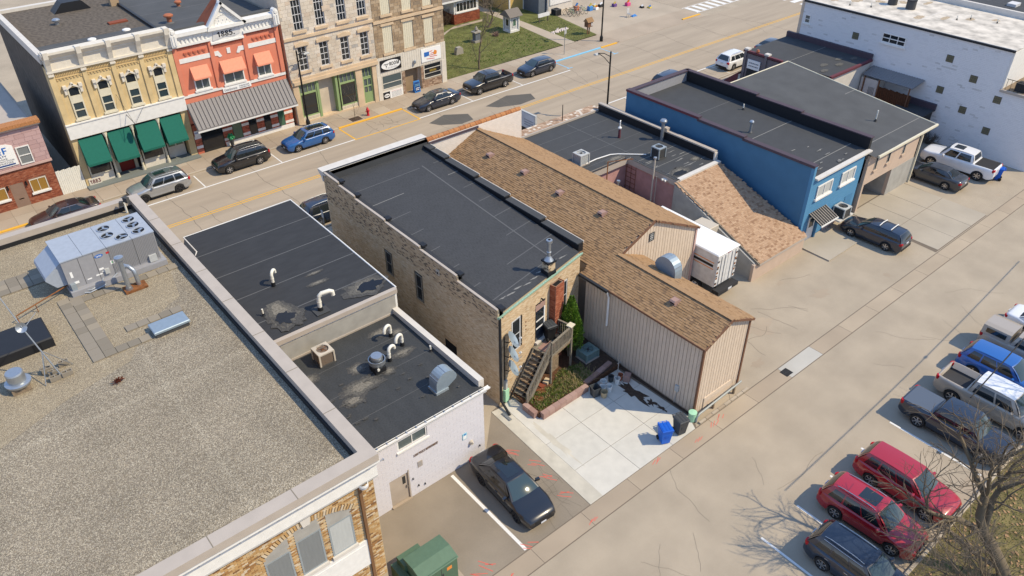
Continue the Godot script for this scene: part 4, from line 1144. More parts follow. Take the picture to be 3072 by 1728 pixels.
func near_side():
	var X = V(1, 0, 0)
	var Z = V(0, 0, 1)
	var t
	var b
	var rf
	var q
	# ================= gravel roofed brick building
	t = thing("gravel_roofed_building", "tall tan brick building with flat gravel roof and white rear cornice", "building", V(0, 0, -30))
	bx(t, "wall", V(-14, 0, -42.1), V(8.4, 9.0, -18.35), "gmortar")
	var F = [V(0, 0, -18.2), X]
	fp(t, "rear_wall", F, -14, 8.42, 0, 8.1, -.15, 0, "gmortar")
	var hs = []
	var arch = func(x): return 6.95 + .62 * maxf(0, 1.0 - pow((x - 5.63) / 1.85, 2)) 
	var wins = [[3.92, 4.88], [5.13, 6.1], [6.36, 7.34]]
	var test = func(x, y):
		var wx = x - 14.0
		var p = V(wx, y, 0)
		for w in wins:
			if wx > w[0] - .02 and wx < w[1] + .02 and y > 5.12 and y < arch.call(wx): return false
		if wx > 3.7 and wx < 7.55 and y >= arch.call(wx) and y < arch.call(wx) + .24: return false
		if wx > 2.6 and wx < 7.8 and y > 3.4 and y < 4.95: return false
		if wx > 7.72 and wx < 7.92: return false
		return true
	bricks(t, "brick", V(-1.5, 2.2, -18.2), X, 9.9, 5.9, .225, .075, ["gb1", "gb2", "gb3", "gb4", "gb5"], [.36, .2, .24, .07, .13], [], .013, .014, 300, .0, func(x, y): return test.call(x + 12.5, y + 2.2))
	# arch voussoirs
	for i in 34:
		var x = lerpf(3.72, 7.54, (i + .5) / 34)
		var sl = -.62 * 2 * (x - 5.63) / (1.85 * 1.85)
		b = MB.new()
		b.ob(Transform3D(Basis(V(0, 0, 1), atan(sl)), V(x, arch.call(x) + .12, -18.19)), V(.085, .23, .05))
		part(t, "arch_brick", b, ["gb3", "gb1", "gb5"][i % 3])
	b = MB.new()
	b.ext(P2([5.5, 7.52, 5.76, 7.52, 5.83, 7.9, 5.43, 7.9]), V(0, 0, -18.2), X, V(0, 1, 0), V(0, 0, .07))
	part(t, "keystone", b, "cap_light")
	for i in 3:
		var w = wins[i]
		fp(t, "window_reveal", F, w[0] - .02, w[1] + .02, 5.0, 7.6, -.005, .002, "gb4")
		var m = ["curtaindk", "curtaindk", "curtain"][i]
		var wn = window(t, [V(0, 0, -18.2), X], w[0], w[1], 5.05, 6.75 if i != 1 else 6.95, "steel", m, 1, 2, .07, "", .02, "window", .5)
		b = MB.new()
		var pl = PackedVector2Array()
		for k in 9: 
			var x = lerpf(w[0], w[1], k / 8.0)
			pl.append(Vector2(x, arch.call(x)))
		pl.append(Vector2(w[1], 6.75 if i != 1 else 6.95)); pl.append(Vector2(w[0], 6.75 if i != 1 else 6.95))
		b.ext(pl, V(0, 0, -18.2), X, V(0, 1, 0), V(0, 0, .012))
		part(wn, "transom_panel", b, "greywall")
		fp(wn, "sill", F, w[0] - .05, w[1] + .05, 4.9, 5.05, 0, .1, "cap_light")
	q = fp(t, "spandrel_panel", F, 2.6, 7.78, 3.42, 4.9, 0, .06, "white")
	for r in [[2.75, 5.1], [5.25, 7.65]]: fp(q, "raised_field", F, r[0], r[1], 3.6, 4.7, .06, .075, "white")
	fp(t, "side_brick_return", [V(8.41, 0, 0), V(0, 0, -1)], 18.22, 42, 0, 8.2, -.1, 0, "gb1")
	fp(t, "downpipe", F, 7.76, 7.88, 0, 8.1, 0, .1, "gb4")
	# cornice
	b = MB.new()
	b.ext(P2([0, 8.0, .14, 8.0, .2, 8.15, .2, 8.75, .3, 8.8, .34, 9.0, .52, 9.1, .52, 9.28, 0, 9.28]), V(-14, 0, -18.2), Z, V(0, 1, 0), V(22.55, 0, 0))
	var cn = part(t, "cornice", b, "white")
	for i in 15:
		fp(cn, "crown_joint", F, -1.2 + i * .68, -.75 + i * .68, 8.9, 8.925, .3, .36, "rtu")
		b = MB.new()
		b.ob(Transform3D(Basis(), at(F, -.75 + i * .68, 8.9, .33)), V(.06, .05, .07))
		part(cn, "gutter_clip", b, "galv")
	for i in 8:
		b = MB.new()
		b.ext(blob(1.5 + i * .95, 8.09, .22, .035, i, 14, .8), V(0, 0, -18.06), X, V(0, 1, 0), V(0, 0, .004))
		part(cn, "peeled_paint", b, "rust" if i % 2 else "gb2")
	b = MB.new()
	b.lathe(at(F, 7.95, 7.88, .13), [Vector2(.18, 0), Vector2(.2, .12), Vector2(.16, .2)], 8)
	part(cn, "corbel", b, "white2")
	# parapet
	b = MB.new()
	b.ext(P2([-14, -42.3, 8.5, -42.3, 8.5, -17.62, -14, -17.62, -14, -18.15, 7.98, -18.15, 7.98, -41.85, -14, -41.85]), V(0, 9.28, 0), X, Z, V(0, .34, 0))
	var pp = part(t, "parapet_cap", b, "cap")
	for z in [-20.6, -23.6, -26.6, -29.7, -32.7, -35.8, -38.9]: bx(pp, "cap_joint", V(7.97, 9.62, z), V(8.51, 9.626, z + .03), "paver2")
	for x in [-3.5, -.5, 2.5, 5.4]: bx(pp, "cap_joint", V(x, 9.62, -18.16), V(x + .03, 9.626, -17.61), "paver2")
	bx(t, "parapet_wall", V(7.9, 8.95, -41.9), V(8.3, 9.3, -18.1), "rubber"); bx(t, "parapet_wall", V(-14, 8.95, -42.2), V(7.9, 9.3, -41.8), "rubber"); bx(t, "parapet_wall", V(-14, 8.95, -18.25), V(7.9, 9.3, -18.0), "rubber")
	rf = poly_roof(t, "gravel_roof", [V(-14, 9.08, -41.8), V(7.9, 9.08, -41.8), V(7.9, 9.08, -18.2), V(-14, 9.08, -18.2)], "gravel")
	b = MB.new()
	b.flat(P2([-14, -41.7, 7.6, -41.6, 7.4, -35, 6.9, -32.2, 5.2, -31.2, 3.6, -29.0, .8, -28.2, -3, -26.5, -14, -26]), 9.088)
	part(rf, "pale_gravel", b, "gravel_pale")
	# walkway pavers
	var l = []
	var pv = func(x, z): l.append([Transform3D(Basis(V(.47, 0, 0), V(0, .05, 0), V(0, 0, .445)), V(x, 9.11 + rng.randf_range(0, .01), z)), pick([.45, .35, .2])])
	for i in 12: pv.call(2.66, -35.05 + i * .455); pv.call(3.15, -35.05 + i * .455)
	for i in 4: pv.call(3.64 + i * .49, -30.05)
	for i in 5: pv.call(4.4 + i * .49, -31.2)
	for i in 10: pv.call(3.1 + i * .49, -34.72); 
	for i in 8:
		for k in 3: pv.call(-1.2 + i * .49, -37.6 - k * .455)
	pieces(rf, "paver", l, ["paver", "paver2", "paver3"])
	# ================= police building
	t = thing("police_station", "white block police station with stepped black flat roofs", "building", V(13, 0, -30))
	bx(t, "wall", V(8.6, 0, -30.1), V(16.7, 4.3, -22.5), "pjoint")
	bx(t, "front_wall", V(10.2, 0, -42), V(16.85, 5.6, -30.1), "greywall")
	F = [V(0, 0, -22.38), X]
	holed(t, "rear_wall", F, 8.6, 16.72, 0, 4.3, [Rect2(11.77, 3.4, 1.63, .66), Rect2(11.12, 0, 1.02, 1.92)], -.12, 0, "pjoint")
	bricks(t, "block", V(8.6, 0, -22.38), X, 8.12, 4.25, .405, .203, ["pblock", "pblock2"], [.7, .3], [Rect2(3.17, 3.4, 1.63, .66), Rect2(2.52, 0, 1.02, 1.92)], .005, .006, 300)
	bricks(t, "side_block", V(16.71, 0, -22.4), V(0, 0, -1), 7.6, 4.25, .405, .203, ["pblock", "pblock2"], [.7, .3], [], .005, .006, 0)
	window(t, [V(0, 0, -22.46), X], 11.78, 13.4, 3.4, 4.05, "white", "glasswin", 2, 1, .07, "", .05); fp(t, "sill", F, 11.7, 13.48, 3.3, 3.4, -.05, .08, "white")
	q = fp(t, "door", F, 11.13, 12.13, .1, 1.9, -.08, -.04, "beige"); fp(q, "vision_panel", F, 11.83, 12.0, 1.15, 1.65, -.04, -.034, "glass"); fp(q, "handle", F, 12.0, 12.08, .85, 1.0, -.04, .02, "chrome"); fp(t, "door_frame", F, 12.13, 12.2, .05, 1.97, -.06, .03, "cap"); fp(t, "doorstep", F, 11.1, 12.2, .0, .08, -.05, .12, "walk")
	text(t, "LODI POLICE DEPARTMENT", F, 12.55, 13.93, 2.55, 2.7, .02, "sh4")
	q = fp(t, "notice_plate", F, 12.72, 12.98, 1.72, 2.1, .01, .03, "cap"); lines(q, F, 12.74, 12.96, 1.76, 2.06, .03, 5, "txtgrey")
	q = fp(t, "parking_sign", F, 15.36, 15.62, 1.75, 2.15, .01, .03, "skyblue"); fp(q, "sign_field", F, 15.39, 15.59, 1.78, 2.0, .03, .034, "signw"); fp(q, "sign_emblem", F, 15.46, 15.54, 2.02, 2.12, .03, .036, "signblue")
	b = MB.new()
	b.cyl(at(F, 15.85, 1.3, .0), at(F, 15.85, 1.3, .16), .14, .08, 12); b.cyl(at(F, 15.85, 1.3, .1), at(F, 15.85, 1.42, .2), .03, .03, 8)
	part(t, "hose_bracket", b, "acbeige")
	for p in [[12.35, 1.15], [12.62, .5], [12.98, .35], [16.35, .68]]: fp(t, "wall_hook", F, p[0], p[0] + .05, p[1], p[1] + .09, .0, .07, "coil")
	fp(t, "meter_box", [V(16.73, 0, 0), V(0, 0, -1)], 22.6, 22.85, .7, 1.3, 0, .14, "acgrey"); fp(t, "red_bell", [V(16.73, 0, 0), V(0, 0, -1)], 22.6, 22.8, .35, .55, 0, .12, "hydrant")
	var A = V(8.6, 4.5, -30.0)
	var Bq = V(16.72, 4.5, -30.0)
	var Cq = V(16.72, 4.42, -22.3)
	var Dq = V(8.6, 4.42, -22.3)
	rf = poly_roof(t, "lower_roof", [A, Bq, Cq, Dq], "roofp")
	for f in [.22, .48, .74]: roof_seam(rf, A, Bq, Cq, Dq, f, "seam", .025)
	bx(rf, "parapet_coping", V(16.6, 4.3, -30.1), V(16.92, 4.8, -22.55), "cap_light")
	b = MB.new()
	b.ext(P2([0, 4.28, .12, 4.28, .18, 4.36, .18, 4.45, .14, 4.45, .12, 4.4, .02, 4.4, .0, 4.46]), V(8.6, 0, -22.36), Z, V(0, 1, 0), V(8.42, 0, 0))
	q = part(rf, "gutter", b, "white")
	for i in 12: bx(q, "gutter_hanger", V(10.7 + i * .52, 4.43, -22.37), V(10.73 + i * .52, 4.452, -22.19), "galv")
	bx(q, "fascia", V(8.6, 4.1, -22.4), V(16.9, 4.28, -22.33), "white")
	# stepped wall of white metal panels
	F = [V(0, 0, -30.12), X]
	fp(t, "step_wall", F, 8.6, 16.95, 4.4, 5.9, -.2, -.03, "rtu")
	for i in 24: fp(t, "metal_panel", F, 8.6 + i * .35, 8.6 + i * .35 + .325, 4.55, 5.72, -.03, 0, "white")
	fp(t, "step_trim", F, 8.6, 16.98, 5.72, 5.98, -.15, .1, "cap"); fp(t, "step_flashing", F, 8.6, 16.9, 4.43, 4.56, -.03, .06, "cap")
	A = V(10.2, 6.25, -42.0); Bq = V(16.95, 6.25, -42.0); Cq = V(16.98, 5.95, -30.2); Dq = V(8.62, 5.95, -30.2)
	bx(t, "front_wall_upper", V(10.2, 5.5, -41.9), V(16.8, 5.94, -30.2), "greywall")
	rf = poly_roof(t, "upper_roof", [V(10.2, 6.25, -42.0), Bq, Cq, Dq, V(8.62, 6.15, -38.5), V(10.2, 6.2, -40.0)], "roof2")
	for f in [.21, .43, .64, .85]: roof_seam(rf, V(8.9, 6.25, -42), Bq, Cq, V(8.9, 5.95, -30.2), f, "seam", .06)
	q = MB.new()
	q.tube([V(10.15, 6.2, -42.05), V(16.95, 6.25, -42.05), V(17.02, 6.1, -36), V(17.02, 5.97, -30.2)], .05, 6)
	part(rf, "edge_trim", q, "white")
	q = MB.new()
	q.tube([V(10.15, 6.22, -42), V(10.15, 6.2, -40.1), V(9.7, 6.1, -39.4)], .045, 6)
	part(rf, "edge_trim", q, "cap_light")
	silt(rf, 11.3, -32.2, .55, 1.2, 3, 6.02); silt(rf, 11.25, -31.5, .7, .7, 8, 6.008)
	blot(rf, "puddle", blob(11.25, -31.55, .5, .5, 14, 26, .45), 6.034, "rubber")
	silt(rf, 15.85, -31.3, .95, .62, 4, 5.998); blot(rf, "puddle", blob(16.0, -31.2, .75, .42, 14, 26, .4), 6.016, "blackgloss")
	silt(rf, 14.0, -33.2, .5, .14, 6, 6.036); silt(rf, 14.3, -34.1, .4, .1, 7, 6.06)
	var lr = t.get_node("lower_roof")
	for q2 in [[12.3, -26.2, .9, .42, 5], [12.8, -27.4, .4, .3, 15], [15.1, -29.1, .5, .25, 25], [15.25, -27.0, .55, .22, 35], [10.5, -28.2, .45, .3, 45], [13.9, -26.3, .3, .2, 55], [15.9, -28.6, .3, .2, 65], [11.5, -25.6, .5, .3, 75]]: silt(lr, q2[0], q2[1], q2[2], q2[3], q2[4], 4.428 - .0104 * (q2[1] + 22.3))
	for k in 40: blot(lr, "chalk_mark", blob(rng.randf_range(10, 16.3), rng.randf_range(-28, -22.8), rng.randf_range(.06, .22), rng.randf_range(.03, .06), k, 12, .6), 4.5, "stain_faint")
	# ================= tan brick building
	t = thing("tan_brick_building", "long tan brick building with black stepped parapet roof and green rear gutter", "building", V(23, 0, -33))
	b = MB.new()
	b.ext(P2([19.42, -42, 27, -42, 26.7, -26.12, 19.42, -24.52]), V(0, 0, 0), X, Z, V(0, 6.0, 0))
	part(t, "wall", b, "mortar")
	F = [V(19.4, 0, 0), Z]
	var st = [[-42.0, -40.1, 7.36], [-40.1, -38.2, 7.2], [-38.2, -34.85, 7.05], [-34.85, -31.3, 6.95], [-31.3, -27.9, 6.8], [-27.9, -24.5, 6.5]]
	for s in st:
		fp(t, "parapet", F, s[0], s[1], 5.9, s[2], -.3, 0, "mortar")
		q = fp(t, "coping", F, s[0], s[1] - .05, s[2], s[2] + .05, -.1, .04, "cap"); fp(q, "membrane", F, s[0], s[1], 5.9, s[2] + .03, -.36, -.1, "roof2")
		fp(q, "coping_clip", F, s[1] - .28, s[1] + .12, s[2] - .02, s[2] + .1, -.42, -.12, "rubber")
	hs = [Rect2(6.7, 3.3, .85, 1.65), Rect2(9.85, 3.1, .85, 1.9), Rect2(12.6, .0, 1.1, 1.75), Rect2(12.2, 5.95, .3, .4)]
	bricks(t, "brick", V(19.4, 0, -42), Z, 17.5, 5.4, .215, .075, ["tan1", "tan2", "tan3", "tan4"], [.46, .28, .2, .06], hs, .012, .007, 200)
	var stop = func(x): 
		for s in st:
			if x - 42 >= s[0] and x - 42 < s[1]: return s[2]
		return 6.5
	bricks(t, "brick", V(19.4, 5.4, -42), Z, 17.5, 1.95, .215, .075, ["tan1", "tan2", "tan4", "soot"], [.34, .26, .24, .16], [Rect2(12.2, .55, .3, .4)], .013, .012, 100, 0, func(x, y): return y + 5.4 < stop.call(x) - .06)
	for w in [[-35.3, -34.5, 3.3, 4.95], [-32.1, -31.35, 3.1, 5.0]]:
		fp(t, "window_recess", F, w[0], w[1], w[2], w[3], -.02, -.01, "hole")
		window(t, [V(19.41, 0, 0), Z], w[0] + .12, w[1] - .02, w[2] + .05, w[3] - .06, "woodgrey", "glass", 1, 2, .06, "", .05)
		fp(t, "window_sill", F, w[0] - .05, w[1] + .05, w[2] - .12, w[2], -.1, .05, "tan4")
	fp(t, "window_recess", F, -29.4, -28.3, .6, 1.75, -.02, .002, "hole"); fp(t, "lintel", F, -29.45, -28.25, 1.75, 1.95, 0, .02, "tan4")
	q = fp(t, "vent_cover", F, -29.78, -29.5, 6.0, 6.3, 0, .05, "acbeige"); fp(q, "vent_slot", F, -29.72, -29.56, 6.06, 6.22, .05, .055, "dark")
	A = V(19.75, 6.78, -41.7); Bq = V(26.9, 6.78, -41.7); Cq = V(26.7, 6.1, -26.2); Dq = V(19.72, 6.1, -24.65)
	rf = poly_roof(t, "roof", [A, Bq, Cq, Dq], "roof")
	for f in [.13, .25, .37, .49, .61, .73, .85, .94]: roof_seam(rf, A, Bq, Cq, Dq, f, "seam" if f != .25 else "seamw", .05)
	b = MB.new()
	b.quadh(V(25.35, 6.71, -39.8), V(25.43, 6.71, -39.8), V(25.1, 6.17, -27), V(25.02, 6.17, -27), Vector3.UP)
	part(rf, "long_seam", b, "seam")
	for i in 9: blot(rf, "chalk_mark", blob(20.6 + i * .62, -25.3 - i * .13 - rng.randf() * .3, .28, .05, i, 14, .8), 6.135, "seamw")
	var sr = [[-42.0, -40.8, 7.0], [-40.8, -39.2, 6.95], [-39.2, -36.0, 6.85], [-36, -32.9, 6.7], [-32.9, -29.6, 6.55], [-29.6, -26.4, 6.4]]
	for i in 6:
		var s = sr[i]
		q = bx(t, "party_parapet", V(26.88, 5.9, s[0]), V(27.22, s[2], s[1] - .04), "rubber")
		bx(q, "coping", V(26.82, s[2], s[0]), V(27.3, s[2] + .06, s[1] - .1), "roof3"); bx(q, "coping_edge", V(27.3, s[2] - .05, s[0]), V(27.34, s[2] + .07, s[1] - .1), "cap_light")
	bx(t, "front_parapet", V(19.4, 5.9, -42.05), V(27.2, 7.3, -41.7), "roof3")
	b = MB.new()
	b.ext(P2([0, 6.7, -.12, 6.7, -.2, 6.95, -.55, 7.25, -.6, 7.42, .1, 7.42, .1, 7.3, .35, 7.3, .35, 7.2, 0, 7.2]), V(19.35, 0, -42.05), Z, V(0, 1, 0), V(8.0, 0, 0))
	q = part(t, "cornice", b, "cap_light")
	bx(q, "cornice_groove", V(19.36, 7.415, -41.96), V(27.3, 7.424, -41.9), "dark")
	# rear face
	var U = (V(26.7, 0, -26.1) - V(19.4, 0, -24.5)).normalized()
	var R = [V(19.4, 0, -24.5), U]
	hs = [Rect2(1.1, 3.0, .9, 2.12), Rect2(3.2, 2.4, .9, 2.52), Rect2(5.85, 3.0, .4, 2.1)]
	bricks(t, "rear_brick", V(19.4, 0, -24.49), U, 7.45, 5.95, .215, .075, ["tan1", "tan3", "tan2", "tan4"], [.42, .32, .18, .08], hs, .013, .012, 300)
	fp(t, "window_recess", R, 1.1, 2.0, 3.0, 5.12, -.01, .004, "hole")
	q = window(t, R, 1.1, 1.85, 3.02, 5.1, "white2", "glass", 1, 2, .07, "", .03); fp(q, "sill", R, 1.0, 2.1, 2.84, 3.0, 0, .12, "tan4")
	fp(t, "door_recess", R, 3.2, 4.1, 2.3, 4.92, -.01, .004, "hole")
	q = fp(t, "door", R, 3.22, 3.95, 2.42, 4.4, .004, .04, "cnavy"); fp(q, "pane", R, 3.32, 3.85, 3.35, 3.75, .04, .046, "glass"); fp(q, "pane", R, 3.32, 3.85, 3.85, 4.3, .04, .046, "glass"); fp(q, "rail", R, 3.24, 3.93, 3.24, 3.33, .04, .052, "white"); fp(q, "rail", R, 3.24, 3.93, 3.76, 3.84, .04, .052, "white")
	fp(t, "door_header", R, 3.2, 4.05, 4.5, 4.85, .004, .05, "block"); fp(t, "door_jamb", R, 3.95, 4.05, 2.42, 4.5, .004, .06, "white"); fp(t, "door_sill", R, 3.15, 4.1, 2.3, 2.42, 0, .2, "cap_light")
	q = window(t, R, 5.85, 6.2, 3.05, 5.05, "white2", "glass", 1, 2, .06, "", .03)
	for k in 3: fp(t, "wall_bolt", R, 2.3, 2.36, 4.35 - k * .25, 4.42 - k * .25, 0, .05, "rust")
	b = MB.new()
	b.cyl(at(R, 3.7, 5.15, .0), at(R, 3.7, 5.1, .22), .03, .06, 8)
	part(t, "door_lamp", b, "black")
	# green gutter
	b = MB.new()
	var gp = P2([0, 6.0, .1, 6.0, .16, 6.1, .16, 6.18, .1, 6.18, .08, 6.1, 0, 6.1])
	b.ext(gp, at(R, -.05, 0, 0), U.cross(Vector3.UP), V(0, 1, 0), U * 7.55)
	part(t, "rear_gutter", b, "greencop")
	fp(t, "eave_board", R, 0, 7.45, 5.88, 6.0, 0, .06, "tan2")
	b = MB.new()
	b.cyl(at(R, .06, 6.0, .08), at(R, .06, .35, .08), .075, .075, 8); b.cyl(at(R, .06, .35, .08), at(R, -.28, .06, .95), .075, .075, 8)
	part(t, "downpipe", b, "gutterblack")
	b = MB.new()
	b.box(V(19.05, .04, -23.9), V(19.2, .09, -23.2))
	part(t, "downpipe_outlet", b, "galv")
	# red brick flue on rear wall
	b = MB.new()
	fb(b, R, 4.5, 5.3, 0, 5.55, 0, .42)
	q = part(t, "brick_flue", b, "redmortar")
	var N = U.cross(Vector3.UP)
	bricks(q, "brick", at(R, 4.5, .0, .42), U, .8, 5.6, .2, .072, ["red1", "red3", "red2"], [.5, .3, .2], [], .012, .012, 100); bricks(q, "brick", at(R, 4.5, .0, .0), N, .42, 5.6, .2, .072, ["red1", "red3", "red2"], [.5, .3, .2], [], .012, .012, 0)
	bricks(q, "brick", at(R, 5.3, .0, .42), -N, .42, 5.6, .2, .072, ["red1", "red3", "red2"], [.5, .3, .2], [], .012, .012, 0)
	fp(q, "flue_mouth", R, 4.62, 5.18, 5.56, 5.565, .1, .34, "hole")
	brown_store(); mid_building(); blue_and_beyond()

func brown_store():
	var X = V(1, 0, 0)
	var Z = V(0, 0, 1)
	var t = thing("brown_shingled_store", "long beige metal clad store with brown shingled gable roofs", "building", V(31, 0, -30))
	var pl = func(x): return 4.875 + .44 * (x - 26.8)
	var b = MB.new()
	b.ext(P2([26.9, 0, 30.6, 0, 30.6, 4.85, 28.72, 5.66, 26.9, 4.86]), V(0, 0, -25.6), X, V(0, 1, 0), V(0, 0, 8.4))
	var w = part(t, "annexe_wall", b, "sgroove")
	b = MB.new()
	b.ext(P2([27.3, 0, 35.7, 0, 35.7, 4.82, 31.5, 6.86, 27.3, 5.0]), V(0, 0, -41.9), X, V(0, 1, 0), V(0, 0, 16.9))
	part(t, "wall", b, "sgroove")
	panels(t, "siding_panel", V(26.9, 0, -25.7), Z, 8.48, .235, func(x): return .12, func(x): return 4.83, ["siding", "siding", "siding2"])
	panels(t, "siding_panel", V(26.9, 0, -17.2), X, 3.7, .235, func(x): return .12, func(x): return 4.83 + .43 * minf(x, 3.7 - x), ["siding", "siding2", "siding"])
	panels(t, "siding_panel", V(28.5, 0, -25.0), X, 7.2, .25, func(x): return 3.6 if x < 2.4 else .1, func(x): return minf(pl.call(28.5 + x), 6.94 - .49 * maxf(0, x - 3.0)) - .06, ["siding", "siding2", "siding"])
	for p in [[26.87, -17.17], [30.62, -17.17]]: bx(t, "corner_trim", V(p[0] - .06, 0, p[1] - .06), V(p[0] + .06, 4.85, p[1] + .06), "trimbrown")
	bx(t, "corner_trim", V(35.66, 0, -25.02), V(35.8, 4.75, -24.9), "rosetrim")
	bx(t, "closed_hatch", V(27.6, .15, -17.17), V(29.9, .85, -17.12), "siding")
	var q = window(t, [V(0, 0, -24.96), X], 31.2, 31.62, 5.55, 6.1, "coil", "acgrey", 1, 4, .05, "", .04, "gable_vent")
	# roof decks
	var d = thing_roof(t, [V(26.65, pl.call(26.65), -17.0), V(28.72, pl.call(28.72), -17.0), V(28.72, pl.call(28.72), -25.0), V(31.5, pl.call(31.5), -25.0), V(31.5, pl.call(31.5), -41.6), V(27.25, pl.call(27.25), -41.6), V(27.25, pl.call(27.25), -26.0), V(26.65, pl.call(26.65), -25.9)], "left_slope")
	var s = V(1, .44, 0).normalized()
	var k = 1.0 / s.x
	var pg = PackedVector2Array()
	for p in [[-17.0, 26.65], [-17.0, 28.72], [-25.0, 28.72], [-24.85, 31.5], [-41.6, 31.5], [-41.7, 30.4], [-41.6, 28.6], [-38, 27.25], [-26.0, 27.25], [-25.9, 26.65]]: pg.append(Vector2(p[0] + 42.0, (p[1] - 26.65) * k))
	shingles(d, V(26.65, pl.call(26.65), -42), Z, s, pg, ["sh1", "sh2", "sh3", "sh4"], [.4, .28, .18, .14])
	d = thing_roof(t, [V(28.72, 5.72, -17.0), V(30.72, 4.84, -17.0), V(30.72, 4.84, -25.0), V(28.72, 5.72, -25.0)], "annexe_right_slope")
	s = V(-2, .88, 0).normalized()
	shingles(d, V(30.72, 4.84, -17.0), -Z, s, P2([0, 0, 8.0, 0, 8.0, 2.19, 0, 2.19]), ["sh1", "sh2", "sh3", "sh4"], [.45, .2, .28, .07])
	d = thing_roof(t, [V(31.5, 6.94, -24.85), V(35.9, 4.79, -24.85), V(35.9, 4.79, -41.6), V(31.5, 6.94, -41.6)], "right_slope")
	s = V(-4.4, 2.15, 0).normalized()
	shingles(d, V(35.9, 4.79, -24.85), -Z, s, P2([0, 0, 16.75, 0, 16.75, 4.9, 0, 4.9]), ["sh1", "sh2", "sh3", "sh4"], [.45, .2, .28, .07])
	for r in [[V(26.62, 4.78, -17.0), V(28.72, 5.72, -17.0)], [V(28.72, 5.72, -17.0), V(30.75, 4.8, -17.0)], [V(31.5, 6.95, -24.85), V(35.93, 4.77, -24.85)], [V(28.9, 5.78, -24.85), V(31.5, 6.95, -24.85)]]:
		b = MB.new()
		var dd = r[1] - r[0]
		b.ob(Transform3D(Basis(dd.normalized(), Z.cross(dd.normalized()), Z), (r[0] + r[1]) / 2 - V(0, .05, 0)), V(dd.length(), .14, .06))
		part(t, "barge_board", b, "trimbrown")
	b = MB.new()
	b.ob(Transform3D(Basis(), V(26.64, 4.78, -20.4)), V(.05, .12, 6.9))
	part(t, "eave_trim", b, "trimbrown")
	for r in [[V(31.5, 6.97, -41.6), V(31.5, 6.97, -24.9)], [V(28.72, 5.75, -25), V(28.72, 5.75, -17)]]:
		b = MB.new()
		var n = int((r[1].z - r[0].z) / .3)
		for i in n: b.ob(Transform3D(Basis(V(1, 0, 0), .04), r[0].lerp(r[1], (i + .5) / n)), V(.3, .02, .33))
		part(t, "ridge_cap", b, "sh3", "stuff")
	# gutter and leader on the annexe
	b = MB.new()
	b.box(V(26.45, 4.72, -25.95), V(26.62, 4.86, -23.7))
	q = part(t, "eave_gutter", b, "gutterblack")
	bx(q, "gutter_bracket", V(26.6, 4.55, -25.9), V(26.72, 4.75, -23.7), "galv")
	b = MB.new()
	b.cyl(V(26.55, 4.75, -23.75), V(26.72, 4.3, -23.75), .06, .06, 8); b.cyl(V(26.74, 4.3, -23.75), V(26.74, 2.3, -23.75), .07, .07, 8)
	part(t, "leader_pipe", b, "white")
	b = MB.new()
	b.box(V(26.78, .95, -18.55), V(26.9, 1.35, -18.3)); b.cyl(V(26.85, .95, -18.42), V(26.85, .05, -18.5), .02, .02, 6)
	part(t, "meter_box", b, "acgrey")
	# false front in white lap siding with clay tile coping
	var F = [V(35.6, 0, -41.62), V(-1, 0, 0)]
	bx(t, "false_front", V(27.25, 4.0, -42.0), V(35.6, 7.2, -41.66), "sgroove")
	for i in 17: bx(t, "lap_board", V(27.28, 5.0 + i * .13, -41.66), V(35.58, 5.12 + i * .13, -41.63), "lapw")
	for i in 18:
		b = MB.new()
		var x = 27.2 + i * .465
		b.cyl(V(x, 7.25, -41.85), V(x + .47, 7.25, -41.85), .2, .175, 10)
		part(t, "coping_tile", b, "clay" if i % 3 else "clay2")
	b = MB.new()
	b.ob(Transform3D(Basis(), V(29.4, 7.1, -41.6)), V(4.2, .14, .12))
	part(t, "flashing", b, "plum")
	poly_roof(t, "valley_flashing", [V(27.3, 5.16, -41.5), V(28.55, 5.72, -41.55), V(28.0, 5.45, -38.0), V(27.3, 5.13, -35.5)], "steel")
	# low box vents on the left slope
	for p in [[30.2, -38.6], [30.3, -35.1], [30.2, -31.6], [30.35, -28.0], [28.0, -20.2]]:
		var v = thing("roof_vent", "small brown louvre vent on the brown shingled slope", "roof vent", V(p[0], pl.call(p[0]), p[1]), "vents along the brown shingled roof")
		var bs = Basis(V(0, 0, 1), atan(.44))
		b = MB.new()
		b.ob(Transform3D(bs, V(p[0], pl.call(p[0]), p[1]) + bs * V(0, .03, 0)), V(.5, .03, .48))
		part(v, "flange", b, "block3")
		b = MB.new()
		b.ext(P2([-.2, .03, .2, .03, .2, .08, -.12, .26, -.22, .22]), V(p[0], pl.call(p[0]), p[1]) - V(0, 0, .17), bs * V(1, 0, 0), bs * V(0, 1, 0), V(0, 0, .34))
		part(v, "hood", b, "block")
		b = MB.new()
		b.ob(Transform3D(bs, V(p[0], pl.call(p[0]), p[1]) + bs * V(-.215, .12, 0)), V(.02, .13, .28))
		part(v, "louvre", b, "hole")
	# curved exhaust duct on the right slope
	d_duct(V(29.75, 4.95, -21.7), "large curved blue grey duct on the brown shingled annexe roof", V(0, 0, -1), V(.6, 0, 0), .75, 1.35)

